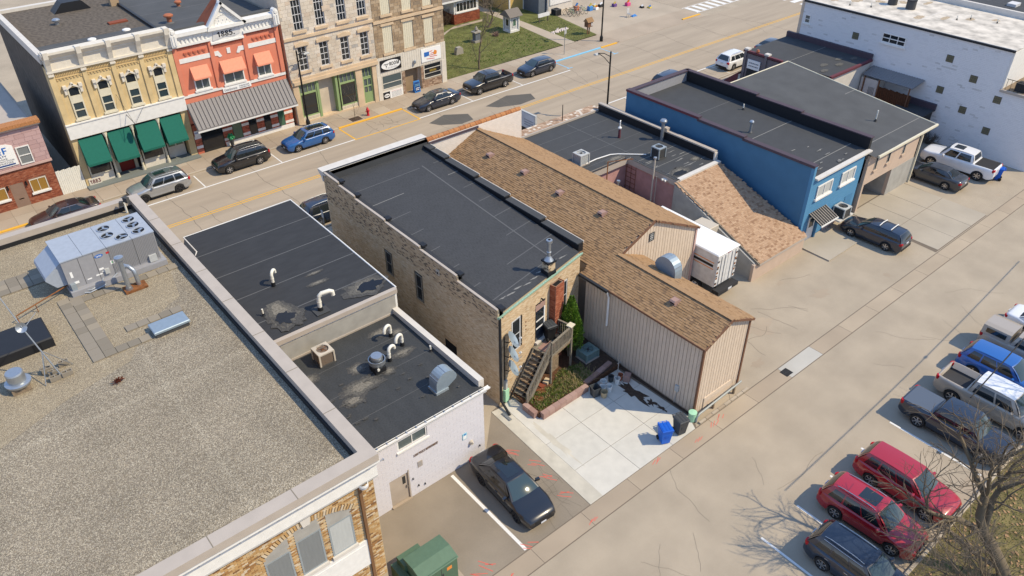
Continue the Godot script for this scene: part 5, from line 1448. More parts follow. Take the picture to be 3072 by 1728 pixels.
func d_duct(o, label, U, T_, r, h):
	var t = thing("exhaust_duct", label, "duct", o)
	var p = PackedVector2Array([Vector2(0, 0), Vector2(0, h * .4)])
	for i in 13:
		var a = lerpf(PI, .15, i / 12.0)
		p.append(Vector2(r + cos(a) * r, h * .4 + sin(a) * (h * .6)))
	p.append(Vector2(r * 1.9, h * .35)); p.append(Vector2(r * 1.0, h * .05)); p.append(Vector2(r * .9, 0))
	var b = MB.new()
	b.ext(p, o, U, V(0, 1, 0), T_)
	part(t, "casing", b, "sheet")
	b = MB.new()
	b.ob(Transform3D(Basis(), o + U * r * .5 + T_ * .5 - V(0, .02, 0)), V(absf(U.x) * r * 1.2 + absf(T_.x) * 1.15, .16, absf(U.z) * r * 1.2 + absf(T_.z) * 1.15))
	part(t, "curb", b, "steel")
	for k in 2:
		b = MB.new()
		var e = p[4 + k * 4]
		b.ob(Transform3D(Basis(), o + U * e.x + V(0, e.y, 0) + T_ * .5), V(.03, .03, .03) + T_.abs() * 1.02)
		part(t, "seam_rib", b, "galv")
	return t

func thing_roof(t, pts, called):
	var b = MB.new()
	var c = Vector3.ZERO
	for p in pts: c += p / pts.size()
	var poly = PackedVector2Array()
	for p in pts: poly.append(Vector2(p.x, p.z))
	var ix = Geometry2D.triangulate_polygon(poly)
	for i in range(0, ix.size(), 3): b.quadh(pts[ix[i]], pts[ix[i + 1]], pts[ix[i + 2]], pts[ix[i + 2]], Vector3.UP)
	return part(t, called, b, "sh4")

func mid_building():
	var X = V(1, 0, 0)
	var Z = V(0, 0, 1)
	var t = thing("pink_walled_building", "low building with patched black roof, fieldstone front and pink courtyard walls", "building", V(40, 0, -33))
	var b = MB.new()
	b.ext(P2([36.0, -42.2, 44.5, -42.2, 44.5, -30.3, 40.05, -30.3, 40.05, -34.95, 36.0, -34.95]), V(0, 0, 0), X, Z, V(0, 4.3, 0))
	var w = part(t, "wall", b, "beige")
	var Wf = [V(40.04, 0, 0), Z]
	fp(t, "pink_wall", Wf, -34.9, -30.1, 0, 4.15, -.02, .02, "pinkwall")
	fp(t, "pink_back_wall", [V(0, 0, -34.94), X], 36.0, 40.04, 0, 4.15, -.02, .02, "pinkwall")
	b = MB.new()
	b.ext(blob(-32.2, 1.25, .28, .42, 4, 22, .6), V(40.0, 0, 0), Z, V(0, 1, 0), V(-.022, 0, 0))
	part(w, "rust_stain", b, "rust")
	b = MB.new()
	b.flat(P2([35.95, -42.3, 44.6, -42.3, 44.65, -30.15, 39.95, -30.15, 39.95, -34.85, 35.95, -34.85]), 4.5)
	var rf = part(t, "roof", b, "roof3")
	b = MB.new()
	b.ext(P2([35.95, -34.95, 39.85, -34.95, 39.85, -30.05, 40.2, -30.05, 40.2, -34.65, 35.95, -34.65]), V(0, 4.12, 0), X, Z, V(0, .42, 0))
	part(rf, "court_edge", b, "cap")
	bx(rf, "rear_edge", V(40.2, 4.15, -30.35), V(44.7, 4.52, -30.0), "cap_light")
	for z in [-40.6, -38.9, -37.2, -35.6]: strip(rf, "seam", 36, 44.3, z - .02, z + .02, 4.506, "seam")
	for z in [-33.9, -32.4, -31.2]: strip(rf, "seam", 40.1, 44.3, z - .02, z + .02, 4.506, "seamw")
	strip(rf, "seam", 40.6, 40.66, -42, -35, 4.507, "seam")
	for i in 16:
		var x = rng.randf_range(40.3, 44)
		var z = rng.randf_range(-35, -30.5)
		blot(rf, "chalk_mark", blob(x, z, rng.randf_range(.15, .4), .04, i, 12, .8), 4.508, "seamw")
	silt(rf, 41.2, -30.9, .8, .42, 3, 4.508); blot(rf, "wet_patch", blob(41.0, -30.75, .6, .28, 6, 24, .4), 4.524, "rubber"); silt(rf, 39.2, -35.3, .8, .25, 9, 4.508); silt(rf, 43.6, -31.5, .4, .25, 19, 4.508)
	bx(t, "side_parapet", V(44.42, 4.3, -42.3), V(44.62, 5.1, -30.5), "rubber"); bx(t, "parapet_cap", V(44.4, 5.1, -42.3), V(44.72, 5.2, -30.45), "cap")
	bx(t, "parapet_end", V(44.4, 4.4, -30.5), V(44.72, 5.1, -30.38), "cap_light"); bx(t, "parapet_pier", V(44.4, 5.2, -35.35), V(44.75, 5.42, -35.0), "cap")
	# fieldstone front parapet
	bx(t, "front_parapet", V(36.0, 3.6, -43.3), V(44.6, 4.62, -42.3), "bsmortar")
	var l = []
	for i in 36:
		for k in 4:
			var x = 36.05 + i * .238 + (k % 2) * .1
			l.append([Transform3D(Basis(V(.21 + rng.randf() * .05, 0, 0), V(0, .06, 0), V(0, 0, .19)), V(x + .1, 4.63 + rng.randf() * .012, -43.15 + k * .22)), pick([.45, .35, .2])])
	pieces(t, "field_stone", l, ["cobble", "cobble2", "st3"])
	bx(t, "front_flashing", V(36.0, 4.5, -42.35), V(44.5, 4.66, -42.22), "cap")
	# lean-to with shingles
	var A = V(39.6, 1.36, -22.6)
	var s = (V(39.85, 4.42, -30.1) - V(39.85, 1.36, -22.6)).normalized()
	var L = (V(39.85, 4.42, -30.1) - V(39.85, 1.36, -22.6)).length()
	b = MB.new()
	b.quadh(V(39.75, 4.4, -30.1), V(44.7, 4.4, -30.1), V(45.45, 1.34, -22.6), V(40.1, 1.34, -22.6), Vector3.UP)
	b.quadh(V(39.75, 4.3, -30.1), V(44.7, 4.3, -30.1), V(45.45, 1.24, -22.6), V(40.1, 1.24, -22.6), Vector3.DOWN)
	var d = part(t, "leanto_roof", b, "ps4")
	shingles(d, V(39.6, 1.34, -22.6), X, s, P2([.5, 0, 5.85, 0, 5.1, L, .15, L]), ["ps1", "ps2", "ps3", "ps4"], [.42, .25, .22, .11])
	b = MB.new()
	b.ext(P2([-30.1, 0, -22.85, 0, -22.85, 1.35, -30.1, 4.32]), V(39.72, 0, 0), Z, V(0, 1, 0), V(.2, 0, 0))
	part(t, "leanto_side_wall", b, "greywall")
	bx(t, "leanto_rear_wall", V(39.6, 0, -22.95), V(45.5, 1.3, -22.75), "peach")
	b = MB.new()
	b.ob(Transform3D(Basis(X, s, X.cross(s)), (V(39.8, 4.38, -30.1) + V(40.05, 1.3, -22.6)) / 2), V(.08, L, .16))
	part(t, "barge_board", b, "paver2")
	bx(t, "leanto_fascia", V(40.0, 1.18, -22.66), V(45.45, 1.33, -22.58), "cap")
	# little dark roof in the court
	b = MB.new()
	b.quadh(V(36.6, 2.6, -34.6), V(39.2, 2.6, -34.6), V(39.2, 1.5, -31.8), V(36.6, 1.5, -31.8), Vector3.UP)
	d = part(t, "court_roof", b, "sh4")
	shingles(d, V(36.6, 1.5, -31.8), X, V(0, 1.1, -2.8).normalized(), P2([0, 0, 2.6, 0, 2.6, 3.0, 0, 3.0]), ["sh2", "sh4", "sh1"], [.4, .4, .2])
	bx(t, "court_wall", V(36.5, 0, -34.4), V(39.0, 1.6, -32), "dark")
	bx(t, "court_coping", V(39.15, 1.4, -34.7), V(39.45, 2.2, -31.7), "cap")
	b = MB.new()
	for k in 6: b.cyl(V(39.97, 1.9 + k * .38, -34.85), V(39.97, 1.9 + k * .38, -33.9), .015, .015, 5)
	for k in 3: b.cyl(V(39.97, 1.5, -34.8 + k * .45), V(39.97, 4.3, -34.8 + k * .45), .015, .015, 5)
	part(t, "wall_trellis", b, "rust")
	# things on the roof and in the court
	var p = thing("vent_stack", "tall rusty pipe rising up the pink courtyard wall", "pipe", V(39.55, .6, -31.9))
	b = MB.new()
	b.cyl(V(39.55, .6, -31.9), V(39.55, 5.6, -31.9), .055, .055, 10)
	part(p, "pipe", b, "acbeige")
	b = MB.new()
	b.lathe(V(39.55, 5.6, -31.9), [Vector2(.06, 0), Vector2(.13, .05), Vector2(.12, .16), Vector2(.02, .2)], 12)
	part(p, "cap", b, "galv")
	b = MB.new()
	b.cyl(V(39.7, .6, -31.7), V(39.7, 4.3, -31.7), .035, .035, 8)
	part(p, "conduit", b, "cap")
	p = thing("gutter_frame", "thin rusty pipe frame beside the courtyard edge", "pipe frame", V(36.9, 4.5, -33.9))
	b = MB.new()
	b.tube([V(36.9, 3.4, -33.9), V(36.9, 5.5, -33.9), V(39.2, 5.1, -33.6)], .03, 6); b.cyl(V(37.05, 3.4, -34.0), V(37.05, 5.4, -34.0), .03, .03, 6)
	part(p, "pipe", b, "rust")
	p = thing("short_flue", "short galvanised flue at the courtyard corner", "flue", V(37.0, 3.0, -33.0))
	b = MB.new()
	b.cyl(V(37.0, 2.2, -33.0), V(37.15, 4.2, -33.0), .07, .07, 10); b.cyl(V(37.15, 4.2, -33.0), V(37.16, 4.32, -33.0), .13, .13, 10)
	part(p, "pipe", b, "galv")
	p = thing("flood_light", "white twin flood light on the courtyard roof edge", "light", V(39.8, 4.3, -31.0))
	b = MB.new()
	for k in 2: b.lathe(V(39.72, 4.3, -31.15 + k * .25), [Vector2(.03, 0), Vector2(.1, .08), Vector2(.1, .12), Vector2(.0, .12)], 8, Basis(V(0, 0, 1), 1.9))
	b.box(V(39.72, 4.25, -31.2), V(39.86, 4.33, -30.85))
	part(p, "head", b, "white")
	condenser(V(36.75, 4.5, -36.4), .82, .82, .85, "acgrey", "acgrey", "coil", "pale grey boxy condenser with wide top fan near shingled slope", true)
	condenser(V(41.7, 4.5, -33.4), .72, .72, .9, "steel", "coil", "coil", "dark ribbed condenser with grey lid near pink court", false)
	p = thing("plumbing_vent", "maroon vent pipe with white hooked top on patched black roof", "vent pipe", V(42.0, 4.5, -37.6))
	b = MB.new()
	b.cyl(V(42.0, 4.5, -37.6), V(42.0, 5.25, -37.6), .11, .09, 10)
	part(p, "sleeve", b, "maroon")
	b = MB.new()
	b.lathe(V(42, 5.25, -37.6), [Vector2(.13, 0), Vector2(.15, .08), Vector2(.05, .2), Vector2(.045, .6)], 10)
	b.tube([V(42, 5.8, -37.6), V(41.98, 5.92, -37.55), V(41.88, 5.94, -37.5), V(41.86, 5.86, -37.48)], .045, 8)
	part(p, "pipe", b, "white")
	p = thing("flue_stack", "tall galvanised flue with domed cap beside dark side parapet", "flue", V(44.15, 4.5, -35.2))
	b = MB.new()
	b.cyl(V(44.15, 4.5, -35.2), V(44.15, 6.0, -35.2), .13, .13, 12)
	part(p, "pipe", b, "galv")
	b = MB.new()
	b.lathe(V(44.15, 5.95, -35.2), [Vector2(.14, 0), Vector2(.27, .02), Vector2(.27, .14), Vector2(.2, .24), Vector2(.0, .28)], 14)
	part(p, "cap", b, "galv")
	p = thing("refrigerant_line", "white insulated line snaking across patched black roof", "pipe", V(39, 4.5, -35))
	b = MB.new()
	b.tube([V(36.9, 4.56, -36.0), V(38.0, 4.56, -36.05), V(39.3, 4.56, -35.9), V(39.8, 4.56, -35.6), V(41.3, 4.56, -34.2)], .045, 8)
	part(p, "pipe", b, "white")
	# window unit cabinet and meter on lean-to wall
	p = thing("wall_cabinet", "beige rooftop cabinet unit fixed on the lean-to side wall", "cabinet", V(39.2, 2.2, -26.6))
	b = MB.new()
	b.cbox(V(38.75, 2.2, -27.4), V(39.72, 2.95, -26.0), .04)
	part(p, "casing", b, "acbeige")
	b = MB.new()
	b.box(V(38.8, 2.1, -27.2), V(39.7, 2.2, -27.1)); b.box(V(38.8, 2.1, -26.3), V(39.7, 2.2, -26.2))
	part(p, "bracket", b, "black")
	p = thing("electric_meter", "round electric meter with conduit on lean-to wall", "meter", V(39.65, 1.6, -25.0))
	b = MB.new()
	b.cyl(V(39.72, 1.7, -25.0), V(39.5, 1.7, -25.0), .11, .09, 12)
	part(p, "dial", b, "galv")
	b = MB.new()
	b.tube([V(39.68, 1.7, -25.1), V(39.66, 1.65, -25.6), V(39.66, 2.0, -25.9)], .03, 6)
	part(p, "conduit", b, "black")

func condenser(o, w, d, h, m, side, coil, label, boxy):
	var t = thing("condenser_unit", label, "condenser", o)
	var b = MB.new()
	b.box(o + V(-w / 2 - .06, 0, -d / 2 - .06), o + V(w / 2 + .06, .07, d / 2 + .06))
	part(t, "base", b, "cap" if boxy else "coil")
	b = MB.new()
	b.box(o + V(-w / 2 + .02, .07, -d / 2 + .02), o + V(w / 2 - .02, h - .08, d / 2 - .02))
	var c = part(t, "casing", b, side)
	b = MB.new()
	for i in 12:
		var y = .12 + (h - .28) * i / 12.0
		b.box(o + V(-w / 2, y, -d / 2), o + V(w / 2, y + .02, d / 2))
	part(c, "louvre", b, m if boxy else side)
	for sx in [-1, 1]:
		for sz in [-1, 1]:
			b = MB.new()
			b.box(o + V(sx * w / 2 - .04, .05, sz * d / 2 - .04), o + V(sx * w / 2 + .04, h - .05, sz * d / 2 + .04))
			part(c, "corner_post", b, m)
	# lid with a round opening
	b = MB.new()
	var n = 24
	for i in n:
		var a = TAU * i / n
		var e = TAU * (i + 1) / n
		var r = minf(w, d) * .40
		var ro = func(x): 
			var k = 1.0 / maxf(absf(cos(x)), absf(sin(x)))
			return V(cos(x) * k * (w / 2 + .03), 0, sin(x) * k * (d / 2 + .03))
		var y = h
		b.quadh(o + V(cos(a) * r, y, sin(a) * r), o + V(cos(e) * r, y, sin(e) * r), o + ro.call(e) + V(0, y - .02, 0), o + ro.call(a) + V(0, y - .02, 0), Vector3.UP)
		b.quadh(o + ro.call(a) + V(0, y - .02, 0), o + ro.call(e) + V(0, y - .02, 0), o + ro.call(e) + V(0, y - .1, 0), o + ro.call(a) + V(0, y - .1, 0), ro.call(a))
		b.quadh(o + V(cos(a) * r, y, sin(a) * r), o + V(cos(e) * r, y, sin(e) * r), o + V(cos(e) * r, y - .15, sin(e) * r), o + V(cos(a) * r, y - .15, sin(a) * r), -V(cos(a), 0, sin(a)))
	part(t, "lid", b, m)
	b = MB.new()
	b.cyl(o + V(0, h - .16, 0), o + V(0, h - .14, 0), minf(w, d) * .4, minf(w, d) * .4, 18)
	part(t, "fan_well", b, "hole")
	b = MB.new()
	for i in 4: b.ob(Transform3D(Basis(V(0, 1, 0), i * PI / 2 + .4) * Basis(V(1, 0, 0), .5), o + V(0, h - .1, 0) + Basis(V(0, 1, 0), i * PI / 2 + .4) * V(minf(w, d) * .19, 0, 0)), V(minf(w, d) * .34, .01, .13))
	b.cyl(o + V(0, h - .14, 0), o + V(0, h - .04, 0), .07, .07, 10)
	part(t, "fan", b, "coil" if coil != "rusty" else "rust")
	b = MB.new()
	for i in 6: b.cyl(o + V(0, h + .012, 0), o + V(cos(i * PI / 3) * minf(w, d) * .41, h + .012, sin(i * PI / 3) * minf(w, d) * .41), .008, .008, 4)
	part(t, "guard", b, "coil")
	return t

func blue_and_beyond():
	var X = V(1, 0, 0)
	var Z = V(0, 0, 1)
	var t = thing("blue_building", "deep blue brick building with stepped plum parapets and dark flat roof", "building", V(49.3, 0, -32))
	bx(t, "wall", V(45.65, 0, -40.35), V(52.95, 5.2, -23.5), "blue")
	var st = [[-40.4, -33.2, 6.56], [-33.2, -29.1, 6.42], [-29.1, -23.35, 6.3]]
	var q
	for i in 3:
		var s = st[i]
		bx(t, "side_wall", V(45.6, 0, s[0]), V(45.85, s[2], s[1]), "blue")
		q = bx(t, "coping", V(45.52, s[2], s[0]), V(45.95, s[2] + .1, s[1] + .1), "plum"); bx(q, "coping_lip", V(45.5, s[2] - .08, s[0]), V(45.53, s[2] + .08, s[1] + .08), "maroon" if i == 0 else "plum")
		bx(t, "party_wall", V(52.75, 4.5, s[0]), V(53.05, s[2] - .08, s[1]), "rubber"); bx(t, "coping", V(52.7, s[2] - .08, s[0]), V(53.12, s[2], s[1] + .06), "plum")
	bx(t, "front_parapet", V(45.85, 4.9, -40.4), V(52.75, 6.46, -40.15), "rtu"); bx(t, "coping", V(45.6, 6.46, -40.48), V(53.0, 6.56, -40.06), "plum")
	var A = V(45.85, 5.6, -40.15)
	var B = V(52.75, 5.6, -40.15)
	var C = V(52.75, 5.32, -23.35)
	var D = V(45.85, 5.32, -23.35)
	var rf = poly_roof(t, "roof", [A, B, C, D], "roof3")
	for f in [.3, .62, .92]: roof_seam(rf, A, B, C, D, f, "seamw" if f > .6 else "seam", .06)
	for i in 12: blot(rf, "chalk_mark", blob(rng.randf_range(46.2, 52.3), rng.randf_range(-27, -23.6), rng.randf_range(.1, .35), .05, i, 12, .8), 5.4, "seamw")
	bx(rf, "rear_edge", V(45.95, 5.24, -23.4), V(52.9, 5.36, -23.05), "cap_light")
	bx(t, "corner_pilaster", V(45.58, 0, -23.5), V(45.85, 6.3, -23.25), "bluelap")
	bx(t, "rear_wall", V(45.85, 0, -23.6), V(52.2, 5.24, -23.42), "blue2")
	for i in 17: bx(t, "lap_board", V(45.85, .15 + i * .3, -23.42), V(52.7, .15 + i * .3 + .285, -23.385 - .012), "bluelap")
	var F = [V(0, 0, -23.38), X]
	for w in [[46.8, 48.68], [49.86, 51.65]]: window(t, F, w[0], w[1], 3.42, 4.42, "white", "curtain", 2, 1, .09, "white", .07)
	# recessed doorway, awning over the door, panel
	fp(t, "side_recess", F, 51.3, 52.3, .1, 2.0, 0, .01, "blue2"); fp(t, "tan_panel", F, 48.9, 51.2, .1, 1.05, 0, .03, "rosetrim")
	q = fp(t, "door", F, 46.65, 47.5, .1, 2.0, .0, .05, "white"); fp(q, "pane", F, 46.8, 47.35, 1.1, 1.85, .05, .055, "glass"); fp(t, "door_post", F, 47.55, 47.7, .1, 2.2, 0, .2, "blue")
	var b = MB.new()
	b.quadh(at(F, 46.5, 2.35, .0), at(F, 48.6, 2.35, .0), at(F, 48.6, 1.85, 1.1), at(F, 46.5, 1.85, 1.1), Vector3.UP)
	b.quadh(at(F, 46.5, 2.3, .0), at(F, 48.6, 2.3, .0), at(F, 48.6, 1.8, 1.1), at(F, 46.5, 1.8, 1.1), Vector3.DOWN)
	q = part(t, "door_canopy", b, "trim")
	for i in 9:
		b = MB.new()
		b.ob(Transform3D(Basis(V(1, 0, 0), atan(.5 / 1.1)), at(F, 46.55 + i * .25, 2.11, .55)), V(.04, .05, 1.2))
		part(q, "rib", b, "cap")
	fp(q, "fascia", F, 46.48, 48.62, 1.74, 1.84, 1.1, 1.16, "white")
	var sh = fp(t, "wall_shelf", F, 49.3, 51.1, 1.0, 1.12, 0, 1.0, "cap_light")
	condenser(V(50.2, 1.12, -22.85), .85, .85, .78, "acgrey", "coil", "coil", "black condenser with grey lid on shelf of blue building", false)
	b = MB.new()
	b.tube([at(F, 46.2, 1.6, .05), at(F, 46.2, 2.1, .15), at(F, 46.35, 2.3, .35), at(F, 46.5, 2.2, .5), at(F, 46.52, 2.0, .52)], .14, 10)
	part(t, "intake_hood", b, "bluelap")
	fp(t, "meter_box", F, 47.95, 48.2, .5, 1.1, 0, .15, "bluelap")
	vent_pipe(V(48.55, 5.46, -30.5), .09, .75, "galv", "short galvanised vent with round cap on dark blue building roof")
	pvc_stub(V(51.6, 5.5, -33.4), .05, .45, "white stub pipe by the parapet of blue building roof")
	# ================= peach garage building
	t = thing("peach_building", "peach rendered building with grey felt roof and open ground floor garage", "building", V(57.5, 0, -30))
	bx(t, "wall", V(53.15, 0, -36.4), V(61.6, 4.4, -27), "peach")
	A = V(53.15, 6.15, -36.6); B = V(62.0, 6.15, -36.5); C = V(62.3, 4.72, -22.85); D = V(53.15, 4.78, -22.85)
	rf = poly_roof(t, "roof", [A, B, C, D], "roof4")
	for f in [.48, .9]: roof_seam(rf, A, B, C, D, f, "seamw", .05)
	for e in [[B, C], [A, B]]:
		b = MB.new()
		b.tube([e[0] + V(0, 0, 0), e[1]], .05, 6)
		part(rf, "edge_trim", b, "cream")
	bx(rf, "rear_fascia", V(53.6, 4.6, -22.86), V(62.4, 4.76, -22.72), "cream")
	F = [V(0, 0, -23.2), X]
	b = MB.new()
	for e in [[53.15, 61.0, 2.3, 4.7], [57.4, 61.0, 0, 2.3], [53.15, 53.4, 0, 2.3]]: fb(b, F, e[0], e[1], e[2], e[3], -.25, 0)
	part(t, "rear_wall", b, "peach")
	fp(t, "render_base", F, 57.4, 61.0, 0, 2.25, 0, .02, "greywall")
	fp(t, "garage_ceiling", F, 53.15, 61, 2.3, 2.4, -4, -.25, "greywall"); fp(t, "garage_side", F, 53.15, 53.3, 0, 2.3, -4, -.25, "greywall"); fp(t, "garage_side", F, 57.4, 57.6, 0, 2.3, -4, -.25, "greywall"); fp(t, "garage_back", F, 53.2, 57.5, 0, 2.3, -4.1, -4, "greywall")
	bx(t, "end_wall", V(60.8, 0, -36.3), V(61.05, 4.65, -23.2), "peach")
	bx(t, "upper_wall", V(53.2, 4.3, -36.3), V(61, 4.62, -23.4), "peach")
	bx(t, "gable_infill", V(53.2, 4.6, -36.4), V(61.6, 6.05, -36.2), "peach")
	for w in [[54.2, 54.55], [56.05, 56.45], [58.35, 58.7]]: window(t, F, w[0], w[1], 3.25, 4.35, "greywall", "glass", 1, 1, .05, "peach", .03)
	bx(t, "downpipe", V(60.95, 0, -23.2), V(61.08, 4.6, -23.05), "cream")
	pvc_stub(V(58.4, 5.12, -25.9), .05, .85, "tall white vent pipe on grey felt roof of peach building")
	# ================= mauve shop
	t = thing("mauve_shop", "mauve painted low shop with maroon coping and dark felt roof", "building", V(66.4, 0, -37))
	bx(t, "wall", V(62.95, 0, -41.7), V(69.85, 5.4, -33.0), "mauve")
	rf = poly_roof(t, "roof", [V(63.1, 5.55, -41.6), V(69.7, 5.55, -41.6), V(69.7, 5.5, -32.8), V(63.1, 5.5, -32.8)], "roof3")
	for i in 5: blot(rf, "worn_patch", blob(64 + i * 1.2, -34 - (i % 2) * .8, .5, .25, i, 18, .3), 5.54, "stain_mid")
	strip(rf, "seam", 63.2, 69.6, -37.4, -37.35, 5.545, "seamw")
	bx(t, "party_parapet", V(69.55, 5.4, -41.7), V(69.85, 6.0, -32.8), "plum"); bx(t, "coping", V(62.85, 5.5, -41.75), V(63.1, 5.68, -37.6), "maroon"); bx(t, "rear_coping", V(62.9, 5.4, -32.85), V(69.6, 5.6, -32.6), "maroon")
	bx(t, "rear_wall", V(63, 3.0, -32.95), V(69.8, 5.4, -32.8), "cap_light")
	F = [V(62.94, 0, 0), Z]
	for z in [-41.6, -39.4]: fp(t, "pilaster", F, z, z + .25, 0, 5.75, 0, .1, "mauve")
	for z in [-41.5, -39.3]: fp(t, "cap_stone", F, z - .15, z + .3, 5.7, 5.85, -.35, .12, "cap_light")
	q = fp(t, "wall_sign", F, -41.1, -39.75, 4.1, 4.95, .02, .1, "signw"); lines(q, F, -40.95, -39.9, 4.25, 4.8, .1, 2, "txtgrey"); fp(t, "window_below_sign", F, -41.1, -39.75, 3.2, 4.05, .02, .05, "dark")
	b = MB.new()
	b.quadh(V(62.6, 3.6, -41.7), V(69.8, 3.6, -41.7), V(69.8, 2.4, -43.2), V(62.6, 2.4, -43.2), V(0, 1, -1)); b.quadh(V(62.6, 3.6, -41.7), V(62.6, 2.4, -43.2), V(62.6, 2.3, -43.2), V(62.6, 2.4, -41.7), V(-1, 0, 0))
	part(t, "street_awning", b, "maroon")
	b = MB.new()
	b.lathe(V(63.0, 5.7, -40.3), [Vector2(.12, 0), Vector2(.17, .12), Vector2(.1, .28), Vector2(0, .3)], 10)
	part(t, "chimney_pot", b, "terracotta")
	# ================= white painted brick building
	t = thing("white_brick_building", "large white painted brick building with stained white roof and square vent windows", "building", V(74.5, 0, -31))
	bx(t, "wall", V(69.95, 0, -40.6), V(79.2, 9.0, -21.75), "wbj"); bx(t, "rear_wing", V(69.95, 0, -21.75), V(79.2, 5.9, -17.7), "wbj")
	F = [V(69.95, 0, 0), Z]
	var hs = [Rect2(.35, 7.1, .55, .75), Rect2(5.6, 6.85, .6, .5), Rect2(8.1, 7.2, 2.2, .85)]
	bricks(t, "brick", V(69.95, 0, -40.6), Z, 18.85, 9.0, .42, .14, ["wb1", "wb2", "wb3"], [.8, .17, .03], hs, .012, .012, 300, .1)
	bricks(t, "brick", V(69.95, 0, -21.75), Z, 4.0, 5.9, .42, .14, ["wb1", "wb2"], [.85, .15], [], .012, .012, 0, .1)
	bx(t, "front_wall", V(69.93, 0, -40.9), V(79.2, 9.05, -40.6), "st4")
	rf = poly_roof(t, "roof", [V(69.9, 9.1, -40.7), V(79.2, 9.1, -40.7), V(79.2, 9.1, -21.6), V(69.9, 9.1, -21.6)], "wroof")
	for i in 9: blot(rf, "rust_stain", blob(72 + (i * 1.37) - floorf(i * 1.37 / 6) * 6, -39 + i * 1.6, rng.randf_range(.3, .9), rng.randf_range(.2, .5), i * 3, 24, .35), 9.106, "wstain")
	strip(rf, "seam", 70, 79, -30.6, -30.5, 9.107, "cap_light")
	bx(rf, "edge", V(69.84, 8.98, -40.7), V(69.98, 9.14, -21.6), "gutterblack"); bx(rf, "edge_cap", V(69.98, 9.1, -40.7), V(70.1, 9.17, -21.6), "cap_light"); bx(rf, "far_parapet", V(79.0, 9.0, -40.7), V(79.3, 9.6, -21.6), "cap_light")
	window(t, F, -40.3, -39.75, 7.1, 7.85, "white", "glasswin", 1, 2, .06, "white", .05)
	window(t, F, -32.5, -30.3, 7.2, 8.05, "white", "glass", 3, 2, .09, "white", .07)
	for w in [[-34.95, 7.1], [-26.3, 7.28], [-23.97, 6.17], [-26.3, 4.56], [-21.66, 5.06], [-24.0, 3.45], [-21.67, 2.32]]:
		q = fp(t, "vent_window", F, w[0] - .3, w[0] + .3, w[1] - .3, w[1] + .3, 0, .035, "coil")
		for i in 3:
			for k in 3: fp(q, "glass_block", F, w[0] - .28 + i * .19, w[0] - .11 + i * .19, w[1] - .28 + k * .19, w[1] - .11 + k * .19, .035, .045, "glassblk")
	# balcony at the rear
	bx(t, "balcony_slab", V(69.8, 5.8, -21.7), V(79.2, 6.0, -17.6), "cap"); bx(t, "balcony_floor", V(70.0, 6.0, -21.6), V(79, 6.02, -17.8), "wood")
	bx(t, "upper_rear_wall", V(70, 6.0, -21.75), V(79.2, 9.0, -21.6), "white")
	b = MB.new()
	for i in 12: b.cyl(V(69.95, 6.0, -21.4 + i * .33), V(69.95, 6.9, -21.4 + i * .33), .015, .015, 5)
	b.cyl(V(69.95, 6.9, -21.5), V(69.95, 6.9, -17.7), .025, .025, 6)
	part(t, "balcony_rail", b, "ironpost")
	b = MB.new()
	b.box(V(70.2, 6.02, -20.8), V(71.0, 6.7, -20.0)); b.box(V(71.2, 6.02, -20.5), V(72, 6.5, -19.5))
	part(t, "balcony_chair", b, "dark")
	for p in [[74.6, -32.8], [74.7, -34.6]]:
		q = thing("roof_condenser", "round black condenser on rust stained white roof", "condenser", V(p[0], 9.1, p[1]), "condensers on the white roof")
		b = MB.new()
		b.cyl(V(p[0], 9.1, p[1]), V(p[0], 9.85, p[1]), .42, .42, 16)
		part(q, "casing", b, "coil")
		b = MB.new()
		b.lathe(V(p[0], 9.85, p[1]), [Vector2(.45, 0), Vector2(.45, .06), Vector2(.3, .07)], 16)
		part(q, "lid", b, "dark")
	for p in [[71.5, -37.0], [72.4, -35.4], [74.5, -28.5], [75.6, -27.8], [76.2, -25.8]]: pvc_stub(V(p[0], 9.1, p[1]), .04, .4, "thin white pipe stub on the rust stained white roof", "pipe stubs on the white roof")
	# canopy and fence between mauve and white
	t = thing("corrugated_canopy", "grey corrugated canopy fixed against the white brick wall", "canopy", V(69.2, 0, -30.3))
	b = MB.new()
	b.quadh(V(68.3, 4.55, -32.6), V(69.9, 5.0, -32.6), V(69.9, 5.0, -27.7), V(68.3, 4.55, -27.9), Vector3.UP)
	b.quadh(V(68.3, 4.5, -32.6), V(69.9, 4.95, -32.6), V(69.9, 4.95, -27.7), V(68.3, 4.5, -27.9), Vector3.DOWN)
	q = part(t, "sheet", b, "tin")
	for i in 20:
		b = MB.new()
		b.ob(Transform3D(Basis(V(0, 0, 1), atan(.45 / 1.6)), V(69.1, 4.79, -32.5 + i * .24)), V(1.66, .03, .06))
		part(q, "corrugation", b, "tin")
	for z in [-32.4, -31, -28.2]: bx(t, "post", V(68.35, 2.0, z), V(68.45, 4.5, z + .1), "trimbrown")
	t = thing("brown_board_fence", "dark brown board screen beneath the corrugated canopy", "fence", V(68.4, 0, -29.5))
	bx(t, "rail", V(68.46, 3.5, -31.0), V(68.54, 3.62, -27.9), "fencewood")
	for i in 16: bx(t, "board", V(68.38, 1.4, -31.0 + i * .195), V(68.45, 3.9 - .03 * (i % 3), -30.83 + i * .195), "fencewood")
	t = thing("white_shed_door", "white shed with barred gate under the canopy end", "shed", V(68.9, 0, -32))
	bx(t, "wall", V(68.5, 1.5, -32.7), V(69.8, 4.3, -31.1), "white2")
	b = MB.new()
	for i in 5: b.cyl(V(68.47, 2.2, -31.8 + i * .12), V(68.47, 3.6, -31.8 + i * .12), .015, .015, 5)
	part(t, "gate_bars", b, "ironpost")
	t = thing("low_black_roof", "small low black roof with raised edge against white wall", "roof", V(67.5, 0, -27))
